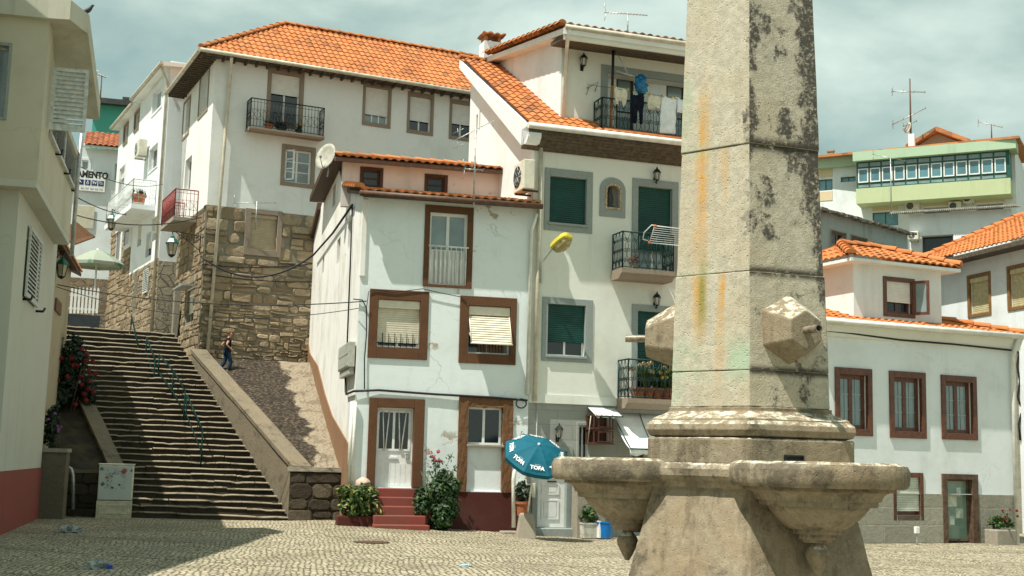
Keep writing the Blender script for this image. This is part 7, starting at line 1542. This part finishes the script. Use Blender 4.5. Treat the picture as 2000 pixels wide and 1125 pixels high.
potted('flower_pot','reddish clay pot at the left of the open balcony door on the tall house',FN.pt(FN.uv(525,242,.35)[0],vbN+.003,.35),.17,.22,TERRA,fl(60,(.16,.14,.1),LEAFD,.05))
potted('flower_pot','dark trough with red flowers in the middle of the tall house balcony',FN.pt(FN.uv(550,243,.35)[0],vbN+.003,.35),.2,.18,IRONG,fl(90,(.3,.14,.12),LEAFD,.05,REDF,8,.05))
potted('flower_pot','pot with one yellow bloom at the balcony of the tall house',FN.pt(FN.uv(584,247,.35)[0],vbN+.003,.35),.13,.16,IRONG,fl(70,(.15,.14,.12),LEAFD,.05,YELF,4,.07))
q=HL.uv(292,352,.6); potted('flower_pot','terracotta pot group on the white balcony in the alley',HL.pt(-1.9,vb if False else HL.uv(285,380,.8)[1]+.003,.55),.3,.5,TERRA,fl(60,(.3,.2,.15),LEAFD,.07))
# right planter, post
c=FR.pt(*FR.uv(1954,1056,.5),.5); c.z=0.0; ud_=(c-FR.o).dot(FR.d); t=thing('flower_trough','weathered stone trough with red geraniums below the grey plinth','planter',c); m=MB(); m.box(FR,ud_-.30,ud_+.34,-.05,.36,.28,.7); m.build('trough',CONC,t,bevel=.03); m=MB(); foliage(m,c+Z*.55,(.38,.2,.2),330,.05); m.build('foliage',LEAF,t); blooms(t,[c+V((rnd.uniform(-.1,.42),-.2+rnd.uniform(-.05,.1),rnd.uniform(.5,.85))) for k in range(9)],.05,8,REDF)
c=FR.pt(*FR.uv(1791,1056,.5),.5); c.z=0; t=thing('marker_post','short white topped post standing by the grey plinth','post',c); m=MB(); m.tube([c-Z*.1,c+Z*.3],.02,6); m.build('stem',GALV,t); m=MB(); m.box(FR,(c-FR.o).dot(FR.d)-.06,(c-FR.o).dot(FR.d)+.06,.26,.42,.46,.54); m.build('head',WALLW,t,bevel=.015)
# electricity meter cupboard on the side wall corner
q0=FSL.uv(0,0) if False else None; FSx=FS.leftside(uL_S) if 'uL_S' in globals() else FS.leftside(0)
r=FSx.rect(665,674,684,721,.15); t=thing('meter_box','grey plastic meter box on the stained side wall of the small house','meter box',FSx.pt((r[0]+r[1])/2,r[2],.1)); m=MB(); a,b=r[0],r[1]
MG=simple('grey_plastic',(.42,.43,.38),.5,0,.12,9); m.box(FSx,a,b,r[2],r[3],.032,.2); m.build('cabinet',MG,t,bevel=.015); m=MB(); m.box(FSx,a+.02,b-.1,r[2]-.18,r[2]-.003,.032,.16); m.build('lower_box',MG,t,bevel=.01); m=MB(); vm=lerp(r[2],r[3],.5); m.box(FSx,a+.03,b-.03,vm+.02,r[3]-.04,.201,.21); m.box(FSx,a+.03,b-.03,r[2]+.04,vm-.02,.201,.21); m.build('door_panel',MG,t)
# utility cabinet with graffiti
FCb=frame_at(220,1000,33.0,14); zc0=FCb.uv(220,1003)[1]; u0,u1=FCb.uv(191,950)[0],FCb.uv(259,950)[0]; vt=FCb.uv(225,908)[1]; vm=FCb.uv(225,978)[1]
t=thing('utility_cabinet','pale grey utility cabinet covered in red and black graffiti at the stair foot','utility cabinet',FCb.pt((u0+u1)/2,0,-.2))
def graffiti(name,u0,v0,w,h):
    t=NT(name); uv=t.sepz(t.uv); x=t.math('DIVIDE',t.math('SUBTRACT',uv[0],u0),w); y=t.math('DIVIDE',t.math('SUBTRACT',uv[1],v0),h); q=t.n('ShaderNodeCombineXYZ',x,y,0).outputs[0]; p=t.pos
    n=t.noise(p,5,5,.6); c=t.mix(n,(.40,.46,.43),(.52,.57,.53))
    a=t.noise(t.scale(q,(7,9,1)),1.6,2,.5,1.5); line=t.ss(t.math('ABSOLUTE',t.math('SUBTRACT',a,.5)),.06,.02); reg=t.math('MULTIPLY',t.ss(t.math('ABSOLUTE',t.math('SUBTRACT',x,.48)),.36,.2),t.ss(t.math('ABSOLUTE',t.math('SUBTRACT',y,.6)),.36,.2)); pt=t.ss(t.noise(t.scale(q,(3,4,1)),1.5,2),.47,.55)
    c=t.mix(t.math('MULTIPLY',t.math('MULTIPLY',line,reg),t.math('MULTIPLY',pt,.9)),c,(.03,.035,.03))
    def blob(cx,cy,r,col,c):
        d=t.math('ADD',t.vm('LENGTH',t.vm('MULTIPLY',t.vm('SUBTRACT',q,(cx,cy,0)),(1,1.2,0))),t.math('MULTIPLY',t.math('SUBTRACT',t.noise(p,22,3),.5),r*1.6)); return t.mix(t.math('MULTIPLY',t.ss(d,r,r*.7),.85),c,col)
    c=blob(.73,.83,.10,(.30,.03,.03),c); c=blob(.24,.64,.06,(.32,.05,.05),c); c=blob(.13,.46,.075,(.05,.06,.055),c); c=blob(.42,.37,.05,(.03,.03,.03),c); c=blob(.62,.45,.045,(.05,.05,.05),c); c=blob(.08,.88,.06,(.06,.07,.06),c); c=blob(.94,.85,.05,(.05,.10,.08),c)
    return t.fin(c,.6,t.bump(n,.1,.01))
GRF=graffiti('graffiti_panel',FCb.pt(u0,0,0).dot(FCb.d),vm,u1-u0,vt-vm)
m=MB(); m.box(FCb,u0,u1,vm+.012,vt,-.45,0); m.build('cabinet_body',OFFW,t,bevel=.025); m=MB(); m.box(FCb,u0+.02,u1-.02,vm+.03,vt-.04,.001,.014); m.build('door',GRF,t); m=MB(); m.box(FCb,u0-.02,u1+.02,vt-.002,vt+.03,-.47,.02); m.build('lid',OFFW,t,bevel=.01)
m=MB(); m.box(FCb,u0-.01,u1+.0,-.05,vm,-.44,.01); m.ring(FCb,(u0+.06,u1-.06,.1,vm-.1),(u0+.09,u1-.09,.13,vm-.13),.011,.024); m.build('base',simple('cream_base',(.50,.47,.34),.7,0,.2,9),t,bevel=.015)
c=atZ(141,999,0); c=atY(141,998,33.0); m=MB(); b_=[(131,911),(139,916),(143,930),(143,995)]; m.tube([atY(x,y,33.0) for x,y in b_],.045,8); tag(m.build('bent_pipe',GALV),'bent grey pipe rising from the ground beside the graffitied cabinet','pipe')
# litter
def crumple(name,label,px,py,rx,ry,h,mat):
    c=atZ(px,py,0); c.z=ground_h(c.x,c.y)+.0; m=MB(); n=22; vs=[];fs=[]; rr=random.Random(px)
    for i in range(9):
        for k in range(n):
            th=PI/2*i/8; a=2*PI*k/n; j=1+rr.uniform(-.28,.28); vs.append(c+V((math.cos(th)*math.cos(a)*rx*j,math.cos(th)*math.sin(a)*ry*j,max(.004,math.sin(th)*h*j+.004))))
    for i in range(8):
        for k in range(n): j=(k+1)%n; fs.append((i*n+k,i*n+j,(i+1)*n+j,(i+1)*n+k))
    m.add(vs,fs); return tag(m.build(name,mat),label,'litter')
PB=simple('thin_plastic',(.27,.29,.27),.35,0,.25,7)
crumple('plastic_bag','crumpled pale plastic bag on the shaded cobbles near the red base',138,1040,.26,.28,.13,PB); crumple('plastic_bag','flattened clear plastic bag with blue cap at the bottom edge of the square',190,1110,.17,.2,.10,PB)
c=atZ(213,1111,0); m=MB(); m.lathe(c,[(.05,0),(.05,.05),(.04,.06)],10); tag(m.build('bottle_cap',simple('blue_cap',(.01,.06,.4),.4)),'small blue cap lying beside the flattened plastic bag','cap')
c=atZ(910,1106,0); crumple('paper_scrap','tiny pale blue scrap on the sunny cobbles',910,1106,.1,.07,.03,simple('pale_blue_paper',(.35,.5,.55),.6))
c=atZ(725,1060,0); c.z=ground_h(c.x,c.y); m=MB(); m.lathe(c,[(.36,.004),(.38,.012),(.30,.016),(.02,.016)],24); tag(m.build('drain_cover',simple('rusty_iron',(.10,.055,.035),.8,.3,.4,12)),'rusty round drain cover set in the cobbles before the red steps','drain cover')
# handrails on the stairs
for i,(lab,posts) in enumerate((('topmost green handrail beside the shaded upper steps',[((251,618),(254,665)),((270,675),(267,715))]),('green handrail second from the top of the stairs',[((286,660),(283,718)),((303,703),(299,765))]),('long green handrail on the middle steps',[((313,693),(307,760)),((336,725),(334,800)),((362,764),(357,843))]),('lowest green handrail ending on the sunlit steps',[((366,772),(361,843)),((395,842),(391,925))]))):
    P=[(on_stairs(*b),on_stairs(*b)+Z*0) for a,b in posts]; P=[(b,b+Z*(proj_h)) for (b,_),proj_h in zip(P,[0]*len(P))] if False else [(on_stairs(*b)) for a,b in posts]
    tops=[]
    for (a,b),p in zip(posts,P): tops.append(p+Z*((b[1]-a[1])*p.y/F_PX))
    t=thing('handrail',lab,'handrail',P[-1],'green handrails on the stairs'); m=MB(); m.tube(tops,.026,7); m.build('top_rail',RAILG,t); m=MB(); m.tube([p.lerp(q,.5) for p,q in zip(P,tops)],.018,6); m.build('mid_rail',RAILG,t)
    for p,q in zip(P,tops): m=MB(); m.tube([p-Z*.1,q],.023,7); m.build('post',RAILG,t)
# flowers over the slope
c=on_stairs(140,760)+V((-.6,.3,.2)); c=atY(136,770,36.4); t=thing('flowering_bush','dark bush with crimson blossoms spilling over the shaded slope beside the stairs','bush',V((c.x,c.y,1.6)))
m=MB(); foliage(m,c,(.75,.8,1.45),3000,.085,asp=.5); m.build('foliage',LEAFD,t); blooms(t,[atY(x,y,35.75) for x,y in ((160,682),(170,693),(168,706),(181,706),(150,715),(143,714),(174,725),(158,737),(132,735),(175,745),(100,740),(112,743),(182,765),(168,782),(148,790),(172,760),(160,752),(140,700),(120,700),(186,730),(165,770),(95,736))],.10,14,REDF); m=MB()
for k in range(7): m.tube([V((c.x-.2,c.y,1.4)),c+V((rnd.uniform(-.5,.6),rnd.uniform(-.3,.3),rnd.uniform(-.4,.9)))],.02,4)
m.build('stem',WOODB,t)
c=atY(100,845,33.3); t=thing('violet_bush','dark climbing plant with a few violet flowers against the corner house','bush',V((c.x,c.y,1.2))); m=MB(); foliage(m,c,(.22,.3,.85),700,.07); m.build('foliage',LEAFD,t)
blooms(t,[atY(x,y,32.9) for x,y in ((107,808),(94,819),(112,832),(115,838),(120,834),(113,843))],.06,8,VIOF)
# pigeon
c=atY(170,24,27.0); pz=c.z-.12; t=thing('pigeon','dark pigeon perched on the concrete eave of the corner house','pigeon',V((c.x,c.y,pz))); m=MB()
me=bpy.data.meshes.new('body'); pp=[(-.20,0,.08),(-.12,0,.10),(-.03,0,.13),(.06,0,.19),(.09,0,.25),(.115,0,.285),(.155,0,.28)]; rr_=[.018,.04,.065,.058,.032,.036,.008]
c0=V((c.x,c.y,pz+.0)); m.tube([c0+V((x,y*1,z)) for x,y,z in pp],rr_,10); m.tube([c0+V((-.01,.02,.08)),c0+V((0,.02,0))],.008,5); m.tube([c0+V((.01,-.02,.08)),c0+V((.02,-.02,0))],.008,5); o=m.build('body',simple('pigeon_feather',(.045,.05,.055),.6,0,.5,14),t); md=o.modifiers.new('s','SUBSURF'); md.levels=md.render_levels=1
# cables
def cable(label,pts,r=.013,name='overhead_cable'): m=MB(); m.tube(pts,r,5); return tag(m.build(name,CABLE),label,'cable','black cables strung between the houses')
A=FN.pt(*FN.uv(392,500,.1),.1); B=FN.pt(*FN.uv(598,476,.2),.2); cable('thick black cable sagging across the rubble wall',[A]+arc_pts(A,FSx.pt(*FSx.uv(612,498,.15),.15),.75)[1:]+[FSx.pt(*FSx.uv(650,455,.08),.08),FSx.pt(*FSx.uv(688,400,.08),.08)],.035)
cable('black cable running level along the upper rubble wall',arc_pts(FN.pt(*FN.uv(394,516,.12),.12),FN.pt(*FN.uv(610,515,.12),.12),.12),.02)
cable('black cable a little lower on the rubble wall',arc_pts(FN.pt(*FN.uv(396,534,.12),.12),FN.pt(*FN.uv(612,550,.12),.12),.1),.02)
cable('long straight wire from the yellow wall over the stairs to the small house',arc_pts(atY(112,556,33.6),FS.pt(*FS.uv(716,588,.12),.12),.28,24),.014)
cable('second long wire just below the first over the stairs',arc_pts(atY(110,560,33.6),FS.pt(*FS.uv(700,602,.12),.12),.5,24),.010)
cable('vertical cable down the corner of the small house',[FSx.pt(*FSx.uv(688,402,.05),.05),FSx.pt(*FSx.uv(684,520,.05),.05),FSx.pt(*FSx.uv(678,672,.05),.05)],.022)
cable('cable bundle along the small house above its door',[FSx.pt(*FSx.uv(674,725,.06),.06),FSx.pt(*FSx.uv(676,770,.06),.06),FS.pt(*FS.uv(690,764,.06),.06),FS.pt(*FS.uv(740,762,.05),.05),FS.pt(*FS.uv(850,770,.05),.05),FS.pt(*FS.uv(960,776,.07),.07),FS.pt(*FS.uv(1030,782,.06),.06)],.03)
cable('thin loop of wire over the upper window frames of the small house',[FS.pt(*FS.uv(x,y,.06),.06) for x,y in ((716,640),(716,600),(720,570),(734,566),(770,571),(826,564),(860,572),(900,580),(912,592))],.010)
cable('vertical wire left of the shuttered window of the small house',[FS.pt(*FS.uv(x,y,.05),.05) for x,y in ((690,584),(708,586),(716,602),(716,650),(712,700),(712,760))],.016)
cable('coil of cable hanging at the right end of the small house',[FS.pt(*FS.uv(1018+10*math.cos(a*.52),788+9*math.sin(a*.52),.08),.08) for a in range(0,26)],.018)
cable('black cable under the cornice of the dormer house',[FR.pt(*FR.uv(x,y,.08),.08) for x,y in ((1600,645),(1660,651),(1760,664),(1860,672),(1975,684))],.025)
cable('tangle of cables beside the white downpipe at the picture edge',[FRW.pt(*FRW.uv(x,y,.06),.06) for x,y in ((1984,676),(1990,690),(1987,715),(1992,745),(1988,775),(1996,800),(1990,830),(1993,860))],.03)
cable('long thin wire over the alley from the corner house',arc_pts(atY(140,316,33),HL.pt(*HL.uv(318,360,.1),.1),.3),.012); cable('wire across the alley under the banner',arc_pts(atY(150,385,40),HL.pt(*HL.uv(262,420,.1),.1),.15),.02); cable('low wire across the alley above the brown awning',arc_pts(atY(148,420,40),FN.pt(FN.uv(392,440)[0],FN.uv(392,425)[1],.1),.3),.018)
# banner
BT=FBn; r=BT.rect(120,331,206,372,.15); t=thing('lettered_banner','white banner with bold black lettering and four blue icons on the end house','banner',BT.pt((r[0]+r[1])/2,r[2],.15)); m=MB(); m.box(BT,r[0],r[1],r[2],r[3],.10,.14); m.build('sheet',WALLW,t)
sc=(r[3]-r[2]); m=MB(); textmesh(m,'ALOJAMENTO' if False else 'AMENTO',sc*.42,BT.pt(lerp(r[0],r[1],.70),lerp(r[2],r[3],.77),.145),BT.d,Z,.02*sc,0,True,.80); m.build('lettering',BLACK,t)
BLUE=simple('banner_blue',(.012,.03,.13),.6,0,.1,5); WHT=WALLW
px_=[(157,345-0),(172,0),(184,0),(197,0)]; iw=sc*.25
for k,pxx in enumerate((158,171.5,184.5,197.5)):
    u_=BT.uv(pxx,355,.15)[0]; v_=lerp(r[2],r[3],.40); m=MB(); m.box(BT,u_-iw/2,u_+iw/2,v_-iw/2,v_+iw/2,.141,.148); ic=m.build('icon',BLUE,t); m=MB(); c_=BT.pt(u_,v_,.15)
    if k==3:
        o_=c_+BT.d*(-iw*.3)+Z*(-iw*.3)
        for rr in (.25,.45,.65): m.tube([o_+BT.d*math.cos(RAD(a))*iw*rr+Z*math.sin(RAD(a))*iw*rr for a in range(0,91,15)],iw*.045,4)
    elif k==2: textmesh(m,'TV',iw*.62,c_,BT.d,Z,.01,.002)
    elif k==1: m.tube([c_+BT.d*math.cos(RAD(a))*iw*.2-Z*iw*.1+Z*math.sin(RAD(a))*iw*.2 for a in range(0,361,30)],iw*.05,4); m.tube([c_+Z*iw*.35,c_+Z*iw*.0,c_+BT.d*iw*.2],iw*.06,4)
    else: m.tube([c_-BT.d*iw*.25+Z*iw*.2,c_+BT.d*iw*.2-Z*iw*.2],iw*.08,4)
    m.build('icon_mark',WALLW,ic)
m=MB(); textmesh(m,'962 797  965 952 776',sc*.13,BT.pt(lerp(r[0],r[1],.70),lerp(r[2],r[3],.10),.145),BT.d,Z,0,0,True,.85); m.build('phone_numbers',simple('grey_ink',(.1,.1,.11),.7),t)
# brown awning, far parasol, picket fence
FAw=Frame(FBd.pt(0,0,.0),phiB); p=[atY(148,432,41),atY(186,462,41.5),atY(170,487,40.2),atY(146,490,39.6)]
t=thing('brown_awning','brown awning jutting from behind the corner house in the alley','awning',p[0]); m=MB(); m.slab([p[0],p[1],p[1]+V((-.2,-1.2,-.45)),p[0]+V((-.2,-1.4,-.75))],.04); m.build('canvas',simple('brown_canvas',(.17,.085,.04),.8,0,.2,6),t); m=MB(); m.tube([p[0]-Z*.1,p[1]],.02,5); m.tube([p[0]+V((-.2,-1.4,-.8)),p[1]+V((-.2,-1.2,-.48))],.02,5); m.build('awning_frame',GALV,t)
c=atY(190,497,46.5); t=thing('cafe_parasol','wide pale green parasol open at the top of the stairs','parasol',V((c.x,c.y,ALLEYZ)))
m=MB(); R_=(244-137)/2*46.5/F_PX; n=8; top=c+Z*.18
for k in range(n):
    a0_,a1_=2*PI*k/n+.2,2*PI*(k+1)/n+.2
    p0,p1=V((math.cos(a0_)*R_,math.sin(a0_)*R_,-.52)),V((math.cos(a1_)*R_,math.sin(a1_)*R_,-.52))
    for i in range(4):
        s0,s1=i/4,(i+1)/4; f=lambda p,s_:top+V((p.x*s_,p.y*s_,p.z*s_**1.5)); m.quad(*( [f(p0,s1),f(p1,s1),f(p1,max(s0,.01)),f(p0,max(s0,.01))]))
    m.quad(top+p0,top+p0-Z*.12,top+p1-Z*.12,top+p1)
PG=NT('pale_green_canvas'); a=PG.noise(PG.pos,.9,2); PGm=PG.fin(PG.mix(PG.ss(a,.60,.64),(.30,.34,.27),(.10,.25,.16)),.8); o=m.build('canopy',PGm,t); m=MB(); m.tube([V((c.x,c.y,ALLEYZ)),top+Z*.05],.035,6); m.build('pole',WALLW,t)
# picket fence
a,b=atY(128,612,43.5),atY(190,612,43.9); t=thing('picket_fence','white picket fence closing the terrace at the top of the stairs','fence',a.lerp(b,.5)-Z*.3); d=(b-a).normalized(); L_=(b-a).length
for k in range(9):
    q=a+d*(L_*k/8.5); hgt=.85; m=MB(); Fp_=Frame((q.x,q.y),math.degrees(math.atan2(d.y,d.x))); m.prism(Fp_,[(0,q.z),(.075,q.z),(.075,q.z+hgt),(.0375,q.z+hgt+.07),(0,q.z+hgt)],0,.03); m.build('picket',WALLW,t)
m=MB(); Fp_=Frame((a.x,a.y),math.degrees(math.atan2(d.y,d.x)))
for zz in (.15,.62): m.box(Fp_,-.1,L_,a.z+zz,a.z+zz+.08,-.03,-.002)
m.build('fence_rail',WALLW,t)
t=thing('terrace_base','low dark base wall carrying the white picket fence','wall',a-Z*.5); m=MB(); m.box(Fp_,-.3,L_+.1,5.0,a.z-.01,-.5,.02); m.build('wall_body',simple('blue_black_paint',(.025,.032,.04),.7,0,.3,5),t)
# ================================================================ boy walking by the rubble wall
def skin(name,mat,parent,pts,edges,radii,root=0,sub=2):
    me=bpy.data.meshes.new(name); me.from_pydata([V(p) for p in pts],edges,[]); o=bpy.data.objects.new(name,me); COL.objects.link(o); me.materials.append(mat)
    o.parent=parent; WL[o.name]=WL[parent.name]
    md=o.modifiers.new('skin','SKIN'); md.use_smooth_shade=True
    for i,v in enumerate(me.skin_vertices[0].data): r=radii[i]; v.radius=r if isinstance(r,tuple) else (r,r); v.use_root=(i==root)
    md=o.modifiers.new('sub','SUBSURF'); md.levels=sub; md.render_levels=sub
    return o
_n=(RAMP1R-RAMP0).cross(RAMP0R-RAMP0).normalized(); _d=ray(441,729); bp=EYE+_d*(_n.dot(RAMP0-EYE)/_n.dot(_d)); bp.z-=.03
# the ramp surface under the boy
t=thing('person','boy in black T-shirt and blue jeans walking beside the rubble wall','person',bp)
t.rotation_euler=(0,0,RAD(-62)); HS_=1.43
SK=simple('skin',(.50,.27,.17),.6,0,.08,9); BLK=simple('black_tshirt',(.012,.013,.016),.9,0,.3,9,.1); JEAN=simple('blue_jeans',(.016,.034,.06),.9,0,.3,12,.1); HAIR=simple('brown_hair',(.10,.045,.022),.7,0,.4,30); SHOE=simple('dark_shoe',(.06,.05,.045),.7,0,.4,9)
k=HS_/1.75
# local axes: +y forward (walking direction), +x to his right, z up
J={'pel':(0,0,.93),'waist':(0,.01,1.08),'chest':(0,.03,1.30),'neck':(0,.05,1.48),'head0':(0,.08,1.57),'head':(0,.09,1.66),'crown':(0,.08,1.73),
 'hipR':(.09,0,.90),'kneeR':(.10,.16,.50),'ankR':(.10,.03,.09),'toeR':(.11,.19,.05),'hipL':(-.09,0,.90),'kneeL':(-.10,-.04,.49),'ankL':(-.10,-.30,.14),'toeL':(-.11,-.17,.04),
 'shR':(.18,.03,1.43),'elR':(.25,-.10,1.18),'wrR':(.22,.10,1.02),'shL':(-.18,.03,1.43),'elL':(-.26,-.16,1.20),'wrL':(-.30,-.02,1.04)}
def G(n): return tuple(c*k for c in J[n])
names=['pel','waist','chest','neck','head0','head','crown','hipR','kneeR','ankR','toeR','hipL','kneeL','ankL','toeL','shR','elR','wrR','shL','elL','wrL']
rad={'pel':.13,'waist':.115,'chest':.13,'neck':.055,'head0':.07,'head':.095,'crown':.07,'hipR':.085,'kneeR':.058,'ankR':.042,'toeR':.035,'hipL':.085,'kneeL':.058,'ankL':.042,'toeL':.035,'shR':.06,'elR':.04,'wrR':.028,'shL':.06,'elL':.04,'wrL':.028}
E_=[('pel','waist'),('waist','chest'),('chest','neck'),('neck','head0'),('head0','head'),('head','crown'),('pel','hipR'),('hipR','kneeR'),('kneeR','ankR'),('ankR','toeR'),('pel','hipL'),('hipL','kneeL'),('kneeL','ankL'),('ankL','toeL'),('chest','shR'),('shR','elR'),('elR','wrR'),('chest','shL'),('shL','elL'),('elL','wrL')]
pts=[G(n) for n in names]; rs=[rad[n]*k for n in names]; ed=[(names.index(a),names.index(b)) for a,b in E_]
for sd in ('R','L'):
    w_=V(G('wr'+sd)); el=V(G('el'+sd)); d=(w_-el).normalized(); side=V((1,0,0)) if sd=='R' else V((-1,0,0)); x=d.cross(side).normalized()
    pts.append(tuple(w_+d*.05*k)); rs.append(.03*k); pi=len(pts)-1; ed.append((names.index('wr'+sd),pi))
    for f in range(4):
        o_=x*((f-1.5)*.017*k); ln=(.062,.075,.07,.055)[f]*k; a=V(pts[pi])+o_+d*.03*k; b=a+d*ln*.55-side*.006*k; c=b+d*ln*.4-side*.022*k
        i=len(pts); pts+=[tuple(a),tuple(b),tuple(c)]; rs+=[.0095*k,.0085*k,.007*k]; ed+=[(pi,i),(i,i+1),(i+1,i+2)]
    a=w_+d*.03*k+x*(.03*k if sd=='R' else .03*k)-side*.01*k; i=len(pts); pts+=[tuple(a),tuple(a+d*.035*k+x*.015*k-side*.012*k)]; rs+=[.011*k,.008*k]; ed+=[(names.index('wr'+sd),i),(i,i+1)]
skin('body',SK,t,pts,ed,rs)
def sub(name,mat,ns,rr,ee): return skin(name,mat,t,[G(n) if isinstance(n,str) else tuple(c*k for c in n) for n in ns],ee,[r*k for r in rr])
sub('tshirt',BLK,[(0,0,.86),'waist','chest',(0,.045,1.43),'shR',(.222,-.045,1.31),'shL',(-.225,-.07,1.32)],[.155,.150,.160,.085,.083,.068,.083,.068],[(0,1),(1,2),(2,3),(2,4),(4,5),(2,6),(6,7)])
sub('jeans',JEAN,[(0,0,.96),'hipR','kneeR',(.10,.05,.14),'hipL','kneeL',(-.10,-.27,.18)],[.135,.105,.082,.075,.105,.082,.075],[(0,1),(1,2),(2,3),(0,4),(4,5),(5,6)])
for sd in ('R','L'):
    a,tt=J['ank'+sd],J['toe'+sd]; sub('shoe',SHOE,[(a[0],a[1]-.03,a[2]-.03),(a[0],(a[1]+tt[1])/2,(a[2]+tt[2])/2-.02),(tt[0],tt[1]+.02,tt[2]-.01)],[.052,.05,.04],[(0,1),(1,2)])
sub('hair',HAIR,[(0,.03,1.62),(0,.045,1.68),(0,.06,1.735),(0,.12,1.745)],[.085,.105,.085,.06],[(0,1),(1,2),(2,3)])
m=MB(); hx=V((0,.09,1.66))*k
fm=MB()
def blob(c,r,n=8):
    fm.lathe(V(c)*k,[(r*k*math.sin(PI*i/6),-r*k*math.cos(PI*i/6)) for i in range(7)],n,smooth=True)
for sx in (-1,1): blob((sx*.035,.172,1.665),.011)
me_=fm; o=fm; 
def local(mb,name,mat):
    me=bpy.data.meshes.new(name); me.from_pydata([tuple(p) for p in mb.v],[],mb.f); o=bpy.data.objects.new(name,me); COL.objects.link(o); me.materials.append(mat); o.parent=t; return o
local(fm,'eyes',BLACK)
fm=MB(); blob((0,.185,1.635),.017); 
for sx in (-1,1): blob((sx*.093,.085,1.65),.022)
local(fm,'nose_and_ears',SK)
fm=MB(); blob((-.018,.172,1.60),.010);blob((0,.176,1.60),.010);blob((.018,.172,1.60),.010); local(fm,'mouth',simple('lips',(.32,.11,.09),.6))
